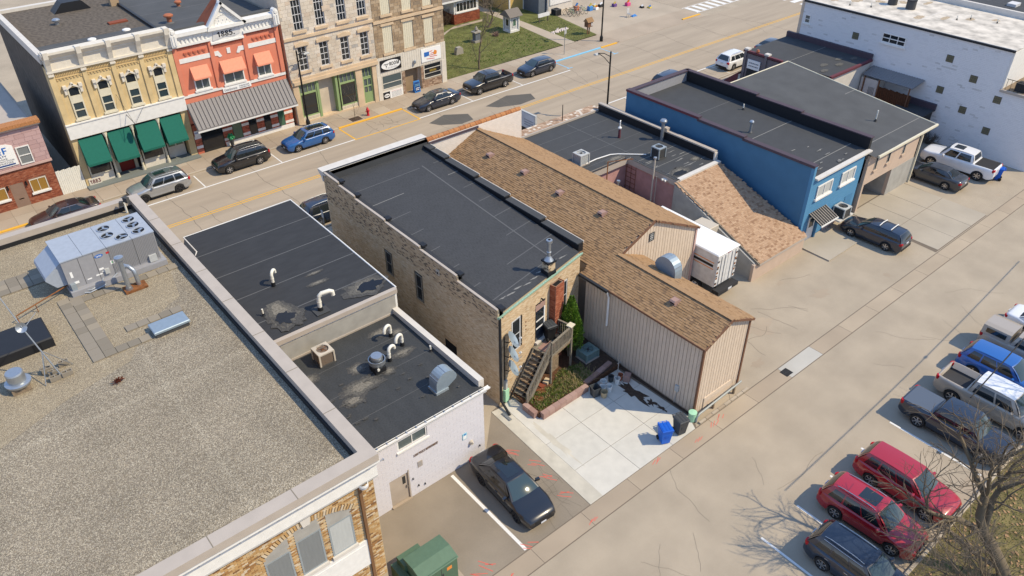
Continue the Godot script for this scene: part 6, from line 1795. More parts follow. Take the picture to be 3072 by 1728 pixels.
	bx(t, "wall", V(63.5, 0, -28.8), V(69.9, 2.7, -26.3), "dark"); bx(t, "roof", V(63.3, 2.7, -28.9), V(69.9, 2.82, -26.1), "roof"); bx(t, "raised_edge", V(69.6, 2.8, -28.9), V(69.9, 3.3, -26.1), "plum")
	t = thing("white_railing", "white picket rail beside the grey felt roof edge", "railing", V(64, 0, -28))
	b = MB.new()
	for i in 9: b.box(V(62.6 + i * .22, 3.1, -27.6 - i * .08), V(62.64 + i * .22, 4.1, -27.56 - i * .08))
	part(t, "pickets", b, "white")
	b = MB.new()
	b.cyl(V(62.5, 4.12, -27.5), V(64.6, 4.12, -28.3), .04, .04, 6); b.cyl(V(62.5, 3.1, -27.5), V(64.6, 3.1, -28.3), .03, .03, 6)
	part(t, "rail", b, "white")
	# dark roof beyond
	t = thing("black_roofed_building", "building with wide black flat roof behind white brick building", "building", V(88, 0, -31))
	bx(t, "wall", V(79.6, 0, -41), V(96, 8.6, -14), "beige"); bx(t, "roof", V(79.5, 8.6, -41.2), V(96.2, 8.75, -13.8), "roof3"); bx(t, "parapet", V(79.5, 8.75, -41.2), V(79.8, 9.0, -13.8), "cap")
	for x in [84, 89]: bx(t, "seam", V(x, 8.75, -41), V(x + .06, 8.757, -14), "seam")
	bx(t, "roof_hatch", V(83.5, 8.75, -28), V(84.6, 9.0, -27.2), "white2")

func vent_pipe(o, r, h, m, label, group = ""):
	var t = thing("vent_pipe", label, "vent pipe", o, group)
	var b = MB.new()
	b.cyl(o, o + V(0, h, 0), r, r, 12)
	part(t, "pipe", b, m)
	b = MB.new()
	b.lathe(o + V(0, h - .03, 0), [Vector2(r, 0), Vector2(r * 1.9, .03), Vector2(r * 2, .14), Vector2(r * 1.4, .22), Vector2(0, .25)], 14)
	part(t, "cap", b, m)
	b = MB.new()
	b.lathe(o, [Vector2(r * 1.9, 0), Vector2(r * 1.1, .12)], 12)
	part(t, "flashing", b, "seam")

func pvc_stub(o, r, h, label, group = ""):
	var t = thing("pipe_stub", label, "vent pipe", o, group)
	var b = MB.new()
	b.cyl(o, o + V(0, h, 0), r, r, 10)
	part(t, "pipe", b, "pvc")
	b = MB.new()
	b.lathe(o, [Vector2(r * 2.6, 0), Vector2(r * 1.3, .03), Vector2(r * 1.25, .14)], 10)
	part(t, "boot", b, "rubber")

# white plastic gooseneck; d points to where the mouth hangs
func gooseneck(o, d, r, h, reach, label, square = false, pad = false, group = ""):
	var t = thing("gooseneck_vent", label, "vent pipe", o, group)
	var ps = [o + V(0, .12, 0), o + V(0, h * .72, 0)]
	if square: ps += [o + V(0, h * .86, 0) + d * reach * .05, o + V(0, h, 0) + d * reach * .25, o + V(0, h * 1.02, 0) + d * reach * .8, o + V(0, h * .95, 0) + d * reach * .98, o + V(0, h * .72, 0) + d * reach]
	else:
		for i in 9:
			var a = PI * i / 8.0
			ps.append(o + V(0, h * .72 + sin(a) * reach * .5, 0) + d * (reach * .5 - cos(a) * reach * .5))
		ps.append(o + V(0, h * .66, 0) + d * reach)
	var b = MB.new()
	b.tube(ps, r, 12)
	part(t, "pipe", b, "pvc")
	b = MB.new()
	b.cyl(o + V(0, h * .5, 0), o + V(0, h * .5 + .06, 0), r * 1.12, r * 1.12, 12)
	part(t, "collar", b, "pvc")
	b = MB.new()
	b.cyl(o, o + V(0, .22, 0), r * 1.35, r * 1.2, 12)
	part(t, "boot", b, "rubber")
	if pad:
		b = MB.new()
		b.box(o + V(-.38, 0, -.38), o + V(.38, .02, .38))
		part(t, "patch", b, "roof3")

func mushroom_fan(o, r, h, label, domed):
	var t = thing("exhaust_fan", label, "exhaust fan", o)
	var b = MB.new()
	b.box(o + V(-r * .85, 0, -r * .85), o + V(r * .85, h * .28, r * .85))
	part(t, "curb", b, "rubber" if not domed else "wood")
	b = MB.new()
	if domed: b.lathe(o + V(0, h * .28, 0), [Vector2(r * .7, 0), Vector2(r * 1.15, .04), Vector2(r * 1.2, h * .16), Vector2(r * 1.0, h * .2), Vector2(r * .8, h * .22)], 24)
	else: b.lathe(o + V(0, h * .28, 0), [Vector2(r * .75, 0), Vector2(r * .95, h * .16), Vector2(r * 1.15, h * .25), Vector2(r * 1.18, h * .5), Vector2(r * 1.08, h * .5), Vector2(r * 1.05, h * .3)], 24)
	part(t, "skirt", b, "galv")
	b = MB.new()
	b.lathe(o + V(0, h * .45, 0), [Vector2(r * .82, 0), Vector2(r * .82, h * .48), Vector2(r * .76, h * .55), Vector2(0, h * .56)], 24)
	part(t, "dome", b, "galv")
	if not domed:
		b = MB.new()
		b.cyl(o + V(-.2, h * .42, r * 1.1), o + V(-.2, h * .42, r * 1.3), .07, .07, 8)
		part(t, "conduit", b, "pvc")

func roof_items():
	# ---- police station roofs
	gooseneck(V(12.05, 6.09, -34.4), V(.75, 0, -.66), .085, .85, .42, "curved white vent pipe standing alone on smooth upper police roof")
	gooseneck(V(12.95, 6.0, -30.95), V(.85, 0, .2).normalized(), .11, 1.0, .75, "large angled white vent pipe on square patch at upper roof edge", true, true)
	pvc_stub(V(10.5, 6.02, -32.4), .045, .4, "short white stub pipe beside residue stain on upper police roof")
	condenser(V(11.85, 4.48, -29.0), .78, .78, .8, "acbeige", "coilbeige", "rusty", "beige condenser with rusty fan on pad by white step wall", false)
	mushroom_fan(V(13.55, 4.46, -26.7), .36, .95, "round galvanised exhaust fan on square curb, lower police roof", false)
	gooseneck(V(14.35, 4.47, -26.9), V(.8, 0, -.2).normalized(), .085, .85, .4, "curved white vent next to the round galvanised fan")
	gooseneck(V(15.5, 4.48, -27.5), V(-.75, 0, .3).normalized(), .085, .8, .5, "one of two paired curved white vents near roof edge coping", false, false, "paired white roof vents")
	gooseneck(V(15.45, 4.49, -28.5), V(-.75, 0, .3).normalized(), .085, .8, .5, "one of two paired curved white vents near roof edge coping", false, false, "paired white roof vents")
	pvc_stub(V(16.35, 4.46, -26.2), .05, .35, "short white stub pipe close to lower police roof coping")
	d_duct(V(14.75, 4.5, -24.0), "rounded blue grey hood duct at rear of lower police roof", V(1, 0, 0), V(0, 0, .62), .6, 1.05)
	# ---- flue on tan building
	var t = thing("brick_chimney", "short brick chimney with galvanised flue on black roof corner", "chimney", V(24.0, 6.1, -25.8))
	var b = MB.new()
	b.box(V(23.75, 6.05, -26.05), V(24.25, 6.85, -25.55))
	var q = part(t, "stack", b, "mortar")
	for s in [[V(23.75, 6.35, -25.55), V(1, 0, 0)], [V(23.75, 6.35, -26.05), V(0, 0, 1)]]: bricks(q, "brick", s[0], s[1], .5, .5, .2, .072, ["tan1", "tan3", "soot"], [.4, .3, .3], [], .012, .012, 60)
	b = MB.new()
	b.box(V(23.7, 6.05, -26.1), V(24.3, 6.35, -25.5)); b.box(V(23.7, 6.85, -26.1), V(24.3, 6.95, -25.5))
	part(t, "flashing", b, "rubber")
	b = MB.new()
	b.lathe(V(24, 6.95, -25.8), [Vector2(.26, 0), Vector2(.15, .16), Vector2(.1, .25), Vector2(.1, .5), Vector2(.13, .52), Vector2(.1, .56), Vector2(.1, 1.05), Vector2(.17, 1.1), Vector2(.17, 1.25), Vector2(.08, 1.27)], 16)
	part(t, "flue", b, "galv")
	# ---- packaged rooftop unit
	t = thing("rooftop_hvac_unit", "big grey packaged rooftop unit with six top fans", "rooftop unit", V(5.2, 9.1, -36.5))
	b = MB.new()
	b.box(V(3.1, 9.1, -37.7), V(7.45, 9.38, -35.1))
	part(t, "curb_frame", b, "rtu")
	b = MB.new()
	b.box(V(3.15, 9.38, -37.7), V(7.3, 10.85, -35.4))
	var cs = part(t, "casing", b, "rtu")
	for r in [[3.12, 4.1], [4.1, 5.12], [5.12, 6.28], [6.28, 7.33]]:
		b = MB.new()
		b.box(V(r[0] + .008, 10.85, -37.73), V(r[1] - .008, 10.9, -35.37))
		part(t, "top_panel", b, "rtu_top")
	for p in [[5.55, -37.1], [5.5, -36.35], [6.0, -35.8], [6.75, -37.2], [6.75, -36.55], [6.78, -35.85]]:
		b = MB.new()
		b.lathe(V(p[0], 10.9, p[1]), [Vector2(.31, 0), Vector2(.3, .05), Vector2(.27, .05), Vector2(.27, .006)], 20)
		var fn = part(t, "fan_ring", b, "rtu_top")
		b = MB.new()
		b.cyl(V(p[0], 10.9, p[1]), V(p[0], 10.908, p[1]), .27, .27, 20)
		part(fn, "fan_well", b, "hole")
		b = MB.new()
		for i in 3: b.ob(Transform3D(Basis(V(0, 1, 0), i * TAU / 3 + p[0]) * Basis(V(1, 0, 0), .3), V(p[0], 10.935, p[1]) + Basis(V(0, 1, 0), i * TAU / 3 + p[0]) * V(.12, 0, 0)), V(.22, .01, .1))
		b.cyl(V(p[0], 10.91, p[1]), V(p[0], 10.95, p[1]), .05, .05, 8)
		part(fn, "fan_blade", b, "galv")
	var F = [V(0, 0, -35.4), V(1, 0, 0)]
	for i in 30:
		b = MB.new()
		fb(b, F, 5.2 + i * .07, 5.24 + i * .07, 9.48, 10.8, 0, .015)
		part(cs, "louvre_slat", b, "louvre")
	for x in [3.85, 4.5, 5.15, 6.3]: fp(cs, "panel_seam", F, x, x + .015, 9.42, 10.82, 0, .008, "coil")
	b = MB.new()
	var el = PackedVector2Array()
	for k in 24: el.append(Vector2(4.72 + cos(TAU * k / 24) * .19, 10.58 + sin(TAU * k / 24) * .085))
	b.ext(el, V(0, 0, -35.4), V(1, 0, 0), V(0, 1, 0), V(0, 0, .012))
	q = part(t, "oval_badge", b, "signblue"); text(q, "Carrier", F, 4.6, 4.84, 10.54, 10.63, .014, "signw")
	for p in [[5.05, 10.55, .14, .1, "signred"], [5.1, 9.95, .17, .2, "signw"], [4.55, 9.85, .2, .1, "signw"], [3.35, 9.95, .1, .3, "signw"], [3.4, 9.6, .2, .12, "signw"], [4.35, 9.62, .28, .07, "signw"], [3.95, 9.58, .2, .06, "signw"], [4.65, 9.72, .26, .05, "signw"]]: fp(cs, "label_sticker", F, p[0], p[0] + p[2], p[1], p[1] + p[3], 0, .006, p[4])
	fp(cs, "green_diamond", F, 5.15, 5.23, 10.01, 10.09, .006, .01, "greent")
	fp(cs, "gas_box", F, 6.75, 7.1, 9.4, 9.75, 0, .12, "acgrey"); fp(cs, "disconnect_box", F, 4.75, 4.95, 9.6, 9.85, 0, .1, "acgrey"); fp(cs, "side_box", F, 3.2, 3.42, 9.2, 9.7, .0, .18, "steel")
	b = MB.new()
	b.tube([V(3.4, 9.25, -35.2), V(3.8, 9.12, -35.05), V(4.5, 9.2, -35.1), V(5.2, 9.45, -35.3)], .035, 6); b.tube([V(3.45, 9.35, -35.2), V(3.9, 9.22, -35.08), V(4.4, 9.3, -35.15), V(4.6, 9.5, -35.3)], .025, 6)
	part(cs, "conduit", b, "galv")
	b = MB.new()
	b.ext(P2([0, 9.6, 0, 10.75, -.75, 10.25, -.8, 10.1, -.45, 9.6]), V(3.15, 0, -37.6), V(1, 0, 0), V(0, 1, 0), V(0, 0, 2.0))
	part(t, "intake_hood", b, "rtu_top")
	# flues beside it
	t = thing("flue_pair", "pair of galvanised flue pipes on rusty plate beside rooftop unit", "flue", V(5.5, 9.1, -34.1))
	b = MB.new()
	b.box(V(5.05, 9.1, -34.4), V(6.05, 9.2, -33.8))
	part(t, "base_plate", b, "rust")
	b = MB.new()
	b.cyl(V(5.28, 9.2, -34.05), V(5.28, 10.85, -34.05), .11, .11, 14)
	b.lathe(V(5.28, 10.8, -34.05), [Vector2(.11, 0), Vector2(.2, .03), Vector2(.2, .16), Vector2(.0, .22)], 14)
	b.cyl(V(5.28, 9.2, -34.05), V(5.28, 9.32, -34.05), .17, .13, 14)
	part(t, "tall_flue", b, "galv")
	b = MB.new()
	b.tube([V(5.75, 9.2, -34.15), V(5.75, 9.75, -34.15), V(5.72, 9.98, -34.2), V(5.6, 10.15, -34.35), V(5.42, 10.2, -34.55)], .1, 12)
	part(t, "bent_flue", b, "galv")
	# speaker box / light at the corner
	t = thing("corner_floodlight", "small grey floodlight on the corner of the gravel roof parapet", "light", V(7.7, 9.3, -41.5))
	b = MB.new()
	b.ob(Transform3D(Basis(V(0, 1, 0), .5), V(7.75, 9.8, -41.55)), V(.2, .3, .28)); b.ob(Transform3D(Basis(V(0, 1, 0), -.4), V(7.45, 9.7, -41.5)), V(.18, .22, .2))
	part(t, "head", b, "coil")
	b = MB.new()
	b.cyl(V(7.6, 9.1, -41.5), V(7.6, 9.7, -41.5), .06, .05, 8)
	part(t, "stand", b, "pvc")
	# hatch
	t = thing("roof_hatch", "low pale blue metal roof hatch on the gravel", "roof hatch", V(5.7, 9.1, -30.1))
	b = MB.new()
	b.box(V(4.98, 9.08, -30.5), V(6.42, 9.28, -29.75))
	part(t, "curb", b, "coil")
	b = MB.new()
	b.cbox(V(4.93, 9.28, -30.55), V(6.47, 9.4, -29.7), .03)
	part(t, "lid", b, "sheet")
	# black hatch box
	t = thing("black_roof_box", "low black membrane covered box on the gravel roof", "roof box", V(-.5, 9.1, -32.9))
	b = MB.new()
	b.cbox(V(-3, 9.08, -33.9), V(1.55, 9.55, -32.05), .05)
	part(t, "casing", b, "rubber")
	bx(t, "round_vent", V(.75, 9.15, -32.06), V(1.05, 9.5, -32.02), "hole")
	mushroom_fan(V(-.25, 9.1, -30.1), .4, .85, "low silver dome exhaust fan on the gravel roof", true)
	# antenna mast on blocks
	t = thing("antenna_mast", "thin leaning aerial mast weighted with concrete blocks on gravel", "antenna", V(1.2, 9.1, -29.8))
	b = MB.new()
	b.tube([V(1.2, 9.12, -29.7), V(.95, 10.2, -30.0), V(.7, 11.3, -30.4), V(.2, 14.0, -31.3), V(.05, 15.0, -31.7)], [.03, .03, .028, .018, .012], 8)
	part(t, "mast", b, "galv")
	b = MB.new()
	for e in [V(.75, 9.12, -30.5), V(.55, 9.12, -29.6), V(1.75, 9.12, -30.3)]: b.cyl(e, V(.92, 10.4, -30.05), .018, .018, 6)
	part(t, "stay", b, "galv")
	b = MB.new()
	b.lathe(V(.66, 11.5, -30.45), [Vector2(.05, 0), Vector2(.2, .08), Vector2(.21, .09)], 12, Basis(V(1, 0, .3).normalized(), 1.2)); b.cyl(V(.66, 11.4, -30.4), V(1.3, 11.75, -30.7), .015, .01, 6)
	part(t, "dish", b, "galv")
	for p in [[.95, -29.75], [1.4, -29.75], [1.0, -30.15], [1.45, -30.5], [.8, -30.5]]:
		b = MB.new()
		var o = V(p[0], 9.1, p[1])
		b.box(o + V(-.2, 0, -.1), o + V(.2, .2, -.06)); b.box(o + V(-.2, 0, .06), o + V(.2, .2, .1))
		for k in 3: b.box(o + V(-.2 + k * .18, 0, -.06), o + V(-.16 + k * .18, .2, .06))
		part(t, "block", b, "paver")
	t = thing("roof_gas_pipe", "thin rusty pipe running over the gravel to the unit", "pipe", V(2, 9.1, -35.4))
	b = MB.new()
	b.tube([V(.75, 9.1, -34.6), V(.75, 9.5, -34.7), V(3.1, 9.5, -35.7)], .03, 6); b.cyl(V(1.6, 9.1, -35.05), V(1.6, 9.5, -35.05), .02, .02, 6)
	part(t, "pipe", b, "rust")
	t = thing("dead_plant_clump", "reddish brown dried plant clump on the bare gravel roof", "plant", V(2.8, 9.1, -28.0))
	b = MB.new()
	for i in 90:
		var a = rng.randf() * TAU
		var p = V(2.8 + cos(a) * rng.randf() * .2, 9.12, -28 + sin(a) * rng.randf() * .15)
		var d = V(rng.randf_range(-1, 1), rng.randf_range(.2, 1), rng.randf_range(-1, 1)).normalized() * .12
		b.tri(p, p + d + V(.02, 0, .02), p + d + V(-.02, .02, -.02)); b.tri(p, p + d + V(-.02, .02, -.02), p + d + V(.02, 0, .02))
	part(t, "leaves", b, "red2", "stuff")
	# ---- far roofs
	for p in [[13.2, -75.0, "white capped vent on wide dark roof behind bracketed cornice"], [22.9, -73.6, "rusty capped vent far back on coral building roof"]]: vent_pipe(V(p[0], 10.1, p[1]), .16, .4, "galv" if p[0] < 20 else "terracotta", p[2])
	vent_pipe(V(20.5, 10.22, -69.2), .2, .55, "terracotta", "terracotta capped vent near the coral building cornice")
	t = thing("roof_skylight", "low flat rust red skylight box on wide dark roof", "skylight", V(17.2, 10.15, -72.3))
	bx(t, "lid", V(16.5, 10.1, -72.6), V(18.0, 10.32, -72.0), "red2")
	for p in [[17.1, -69.7], [14.2, -69.0]]:
		t = thing("roof_drain_dome", "small white domed cap flush on the wide dark roof", "roof cap", V(p[0], 10.2, p[1]), "white caps on the dark roof")
		b = MB.new()
		b.lathe(V(p[0], 10.22, p[1]), [Vector2(.34, 0), Vector2(.3, .08), Vector2(.12, .14), Vector2(0, .15)], 14)
		part(t, "cap", b, "white")
	t = thing("roof_chimney", "square tan chimney at the back of wide dark roof", "chimney", V(18.7, 10.1, -77.8))
	bx(t, "stack", V(18.35, 10.0, -78.1), V(19.05, 11.0, -77.4), "tan4"); bx(t, "cap", V(18.3, 11.0, -78.15), V(19.1, 11.1, -77.35), "cap")
	t = thing("roof_hip", "dark hipped hatch on the back of wide dark roof", "roof hatch", V(15, 10.1, -79))
	b = MB.new()
	b.ext(P2([13.6, 10.0, 17.0, 10.0, 16.2, 11.0, 14.6, 11.0]), V(0, 0, -79.6), V(1, 0, 0), V(0, 1, 0), V(0, 0, 1.4))
	part(t, "casing", b, "rubber")

func street_lamp(x, z, h, arm, label, adir):
	var o = V(x, .1, z)
	var t = thing("street_lamp", label, "street lamp", o)
	var b = MB.new()
	b.lathe(o, [Vector2(.2, 0), Vector2(.2, .45), Vector2(.15, .6), Vector2(.1, .7)], 10)
	part(t, "base", b, "ironpost")
	b = MB.new()
	b.cyl(o + V(0, .6, 0), o + V(0, h, 0), .095, .07, 12)
	b.lathe(o + V(0, h, 0), [Vector2(.09, 0), Vector2(.05, .1), Vector2(0, .2)], 8)
	part(t, "pole", b, "ironpost")
	b = MB.new()
	var e = o + V(0, h - .35, 0)
	b.tube([e + V(0, -.7, 0), e + adir * arm * .5 + V(0, -.15, 0), e + adir * arm * .9 + V(0, .1, 0), e + adir * arm + V(0, .12, 0)], .035, 8)
	b.tube([e, e + adir * arm * .5 + V(0, .2, 0), e + adir * arm + V(0, .15, 0)], .035, 8)
	part(t, "arm", b, "ironpost")
	b = MB.new()
	b.cbox(e + adir * (arm + .1) + V(-.28, -.02, -.16), e + adir * (arm + .1) + V(.28, .12, .16), .05)
	part(t, "lantern", b, "acgrey")

func street_items():
	street_lamp(29.1, -64.5, 7.0, .75, "black street lamp in front of the pale stone building", V(1, 0, .1).normalized())
	street_lamp(51.5, -47.9, 6.2, 1.2, "black street lamp rising behind the fieldstone parapet", V(-.5, 0, -1).normalized())
	street_lamp(66.8, -63.8, 8.0, 1.0, "black street lamp beside the driveway apron", V(-.3, 0, 1).normalized())
	var t = thing("fire_hydrant", "red fire hydrant on the pavement", "fire hydrant", V(34.6, .1, -63.0))
	var o = V(34.6, .1, -63.0)
	var b = MB.new()
	b.lathe(o, [Vector2(.16, 0), Vector2(.16, .06), Vector2(.11, .08), Vector2(.11, .52), Vector2(.15, .54), Vector2(.15, .6), Vector2(.11, .64), Vector2(.1, .72), Vector2(.04, .8), Vector2(.03, .86), Vector2(0, .86)], 14)
	part(t, "barrel", b, "hydrant")
	for d in [V(1, 0, 0), V(-1, 0, 0), V(0, 0, 1)]:
		b = MB.new()
		b.cyl(o + V(0, .45, 0) + d * .1, o + V(0, .45, 0) + d * .2, .06, .06, 10)
		part(t, "outlet", b, "hydrant")
	t = thing("sandwich_board", "bright blue sandwich board outside the white bar front", "sign", V(41.5, .1, -65.0))
	o = V(41.5, .11, -64.9)
	for s in [-1, 1]:
		b = MB.new()
		b.ob(Transform3D(Basis(V(1, 0, 0), -.16 * s), o + V(0, .58, .1 * s)), V(.7, 1.15, .04))
		part(t, "panel", b, "bluet")
	b = MB.new()
	b.ob(Transform3D(Basis(V(1, 0, 0), -.16), o + V(0, .58, .13)), V(.56, .95, .02))
	var q = part(t, "chalk_field", b, "signnavy")
	lines(q, [o + V(0, 0, .165), V(1, 0, 0)], -.24, .24, .62, .9, .0, 2, "skyblue"); lines(q, [o + V(0, 0, .215), V(1, 0, 0)], -.22, .22, .22, .55, .0, 2, "signw")
	t = thing("flower_planter", "tall black planter with greenery beside coral shop door", "planter", V(21.9, .1, -64.9))
	b = MB.new()
	b.lathe(V(21.9, .1, -64.9), [Vector2(.13, 0), Vector2(.22, .75), Vector2(.24, .78), Vector2(.2, .78), Vector2(.18, .7), Vector2(0, .7)], 4)
	part(t, "pot", b, "bingrey")
	leaf_ball(t, V(21.9, 1.05, -64.9), .28, .28, 160, .1, "greent")
	# near side sign post and projecting sign
	t = thing("sign_post", "thin sign post beside the tan brick building front corner", "sign post", V(20.6, .1, -45.8))
	b = MB.new()
	b.cyl(V(20.6, .1, -45.8), V(20.6, 2.5, -45.8), .03, .03, 6)
	part(t, "pole", b, "galv")
	bx(t, "plate", V(20.57, 1.9, -45.95), V(20.6, 2.45, -45.65), "acgrey")
	t = thing("projecting_sign", "pale projecting shop sign over the fieldstone front", "sign", V(38.6, 4, -44.3))
	bx(t, "frame", V(38.52, 3.4, -45.5), V(38.7, 5.3, -43.4), "acgrey"); q = bx(t, "face", V(38.5, 4.0, -45.42), V(38.52, 5.2, -43.48), "white2"); bx(q, "red_mark", V(38.49, 4.7, -45.3), V(38.5, 4.95, -45.1), "signred"); lines(q, [V(38.5, 0, 0), V(0, 0, 1)], -44.7, -43.6, 4.2, 4.8, .0, 3, "txtgrey"); bx(t, "lower_face", V(38.5, 3.45, -45.42), V(38.52, 3.98, -43.48), "signblk")
	t = thing("sign_mast", "thin dark mast rising from the fieldstone parapet", "mast", V(40.6, 4.6, -42.5))
	b = MB.new()
	b.cyl(V(40.6, 4.6, -42.5), V(40.6, 6.0, -42.5), .04, .03, 6)
	part(t, "pole", b, "ironpost")
	# guard rail behind the annexe
	t = thing("guard_rail", "galvanised pipe guard rail along base of the beige metal annexe", "guard rail", V(28.6, 0, -16.85))
	b = MB.new()
	b.tube([V(26.6, .05, -16.75), V(26.62, .35, -16.75), V(26.8, .5, -16.75), V(30.6, .5, -16.9)], .06, 10)
	part(t, "rail", b, "gutter")
	for x in [28.1, 29.9]: bx(t, "post", V(x, 0, -16.92), V(x + .1, .5, -16.8), "wood")
	var l = []
	for i in 8: l.append([Transform3D(Basis(V(.5, 0, 0), V(0, .12, 0), V(0, 0, .14)), V(26.9 + i * .53, .05, -16.55)), pick([.5, .5])])
	pieces(t, "kerb_stone", l, ["kerb", "strip2"])

func wheelie_bin(at, turn, m, m2, label):
	var t = thing("wheelie_bin", label, "bin", at, "", false)
	t.rotation.y = turn
	var b = MB.new()
	var lo = [V(-.22, .06, -.24), V(.22, .06, -.24), V(.22, .06, .22), V(-.22, .06, .22)]
	var hi = [V(-.29, .98, -.33), V(.29, .98, -.33), V(.29, .98, .3), V(-.29, .98, .3)]
	for i in 4:
		var j = (i + 1) % 4
		b.quadh(lo[i], lo[j], hi[j], hi[i], lo[i] + lo[j])
	b.quad(lo[0], lo[1], lo[2], lo[3])
	b.box(V(-.31, .93, -.35), V(.31, .99, .32))
	var bd = part(t, "body", b, m)
	b = MB.new()
	b.cbox(V(-.32, .99, -.36), V(.32, 1.06, .34), .03)
	for k in 3: b.box(V(-.2 + k * .18, 1.06, -.3), V(-.12 + k * .18, 1.075, .25))
	part(t, "lid", b, m2)
	b = MB.new()
	b.cyl(V(-.26, 1.0, .42), V(.26, 1.0, .42), .018, .018, 8)
	for x in [-.24, 0, .24]: b.box(V(x - .02, .96, .3), V(x + .02, 1.02, .44))
	part(t, "handle", b, m)
	for s in [-1, 1]:
		b = MB.new()
		b.cyl(V(s * .22, .13, .24), V(s * .28, .13, .24), .13, .13, 14)
		part(t, "wheel", b, "rubbertyre")
	b = MB.new()
	b.box(V(-.12, .5, -.31), V(.12, .68, -.285))
	part(bd, "stamp", b, m2)

func yard_items():
	wheelie_bin(V(24.25, .02, -16.95), 2.7, "binblue", "binblue2", "bright blue recycling bin standing on the concrete pad")
	wheelie_bin(V(25.35, .02, -16.85), 2.9, "bingrey", "bingrey", "dark grey wheelie bin beside the blue recycling bin")
	wheelie_bin(V(23.45, 2.3, -25.0), -.2, "black", "bingrey", "black wheelie bin on the wooden stair landing")
	wheelie_bin(V(66.9, 0, -18.7), .3, "binblue2", "binblue2", "dark blue bin against the white brick wall")
	var t = thing("plastic_can", "pale green plastic can at the annexe corner", "can", V(26.55, .02, -17.0))
	var b = MB.new()
	b.lathe(V(26.55, .02, -17.0), [Vector2(.2, 0), Vector2(.22, .55), Vector2(.23, .58), Vector2(.0, .6)], 16)
	part(t, "drum", b, "mint")
	t = thing("open_bin", "open topped black bin against retaining blocks", "bin", V(23.95, .02, -21.7))
	b = MB.new()
	var o = V(23.95, .02, -21.7)
	b.lathe(o, [Vector2(.26, 0), Vector2(.34, .62), Vector2(.36, .64), Vector2(.31, .64), Vector2(.24, .1), Vector2(0, .1)], 4, Basis(V(0, 1, 0), .6))
	part(t, "body", b, "bingrey")
	for p in [[24.25, -21.3, .2, "cardboard", "beige bucket in the cluster by the open bin"], [24.5, -21.65, .19, "bucket", "white plastic bucket in the cluster by the open bin"], [24.8, -21.45, .19, "bucket", "white plastic bucket in the cluster by the open bin"], [24.85, -21.95, .18, "bucket", "white plastic bucket in the cluster by the open bin"], [25.6, -21.6, .17, "bucket", "white bucket holding the upright pole"], [25.95, -21.7, .16, "terracotta", "terracotta pot near the loose retaining block"], [25.45, -21.95, .17, "bingrey", "dark pot at the foot of the retaining blocks"]]:
		t = thing("bucket", p[4], "bucket", V(p[0], .02, p[1]), "white buckets by the retaining wall" if p[4].begins_with("white plastic") else "")
		b = MB.new()
		b.lathe(V(p[0], .02, p[1]), [Vector2(p[2] * .78, 0), Vector2(p[2], .38), Vector2(p[2] * 1.06, .39), Vector2(p[2] * .93, .39), Vector2(p[2] * .75, .06), Vector2(0, .05)], 14)
		part(t, "body", b, p[3])
	t = thing("upright_pole", "thin metal pole standing in a bucket", "pole", V(25.6, .1, -21.6))
	b = MB.new()
	b.cyl(V(25.6, .1, -21.6), V(25.75, 2.0, -21.75), .025, .025, 8); b.cyl(V(25.6, 1.4, -21.7), V(25.85, 1.4, -21.7), .03, .03, 6)
	part(t, "shaft", b, "galv")
	# retaining blocks
	t = thing("retaining_wall", "low retaining wall of pinkish concrete blocks round the bed", "wall", V(22, 0, -22.4))
	var l = []
	var seg = [[V(20.28, 0, -23.45), V(20.3, 0, -22.5), 2], [V(20.5, 0, -22.25), V(23.9, 0, -22.3), 8], [V(23.95, 0, -22.5), V(26.3, 0, -22.85), 4]]
	for s in seg:
		for i in s[2]:
			for k in 2:
				var e = (s[1] - s[0]) / s[2]
				var u = e.normalized()
				if i == 1 and s[2] == 2 and k == 2: continue
				l.append([Transform3D(Basis(u * (e.length() - .012), V(0, .19, 0), u.cross(V(0, 1, 0)) * .28), s[0] + e * (i + .5) + V(0, .12 + k * .2, 0)), pick([.45, .35, .2])])
	pieces(t, "wall_block", l, ["block", "block2", "block3"])
	t = thing("loose_block", "loose pinkish wall block by the metal annexe", "block", V(26.2, 0, -21.4))
	b = MB.new()
	b.ob(Transform3D(Basis(V(0, 1, 0), .5), V(26.2, .25, -21.4)), V(.4, .45, .35))
	part(t, "block", b, "block")
	t = thing("stepping_stones", "flat red paving stones under the stair", "paving stones", V(21.5, .28, -23.2))
	for p in [[21.2, -23.3], [21.7, -23.65], [22.1, -24.0]]:
		b = MB.new()
		b.ob(Transform3D(Basis(V(0, 1, 0), p[0]), V(p[0], .3, p[1])), V(.5, .06, .36))
		part(t, "stone", b, "red2")
	# teal condenser in the bed
	condenser(V(25.7, .28, -24.1), .95, .8, .62, "acteal", "acteal", "coil", "squat teal condenser in the bed beside the evergreen", true)
	# transformer
	t = thing("transformer", "green pad mounted electrical transformer by tall brick building", "transformer", V(10.5, 0, -18.3))
	b = MB.new()
	b.box(V(9.5, 0, -18.6), V(11.3, 1.45, -17.4))
	part(t, "cabinet", b, "transformer")
	b = MB.new()
	b.ext(P2([-18.75, 1.42, -18.75, 1.55, -18.0, 1.62, -17.35, 1.42]), V(9.45, 0, 0), V(0, 0, 1), V(0, 1, 0), V(1.9, 0, 0))
	part(t, "lid", b, "transformer2")
	b = MB.new()
	b.box(V(9.4, 0, -19.25), V(10.5, 1.15, -18.6)); b.box(V(9.1, .0, -19.3), V(9.45, .8, -18.3))
	part(t, "radiator", b, "transformer")
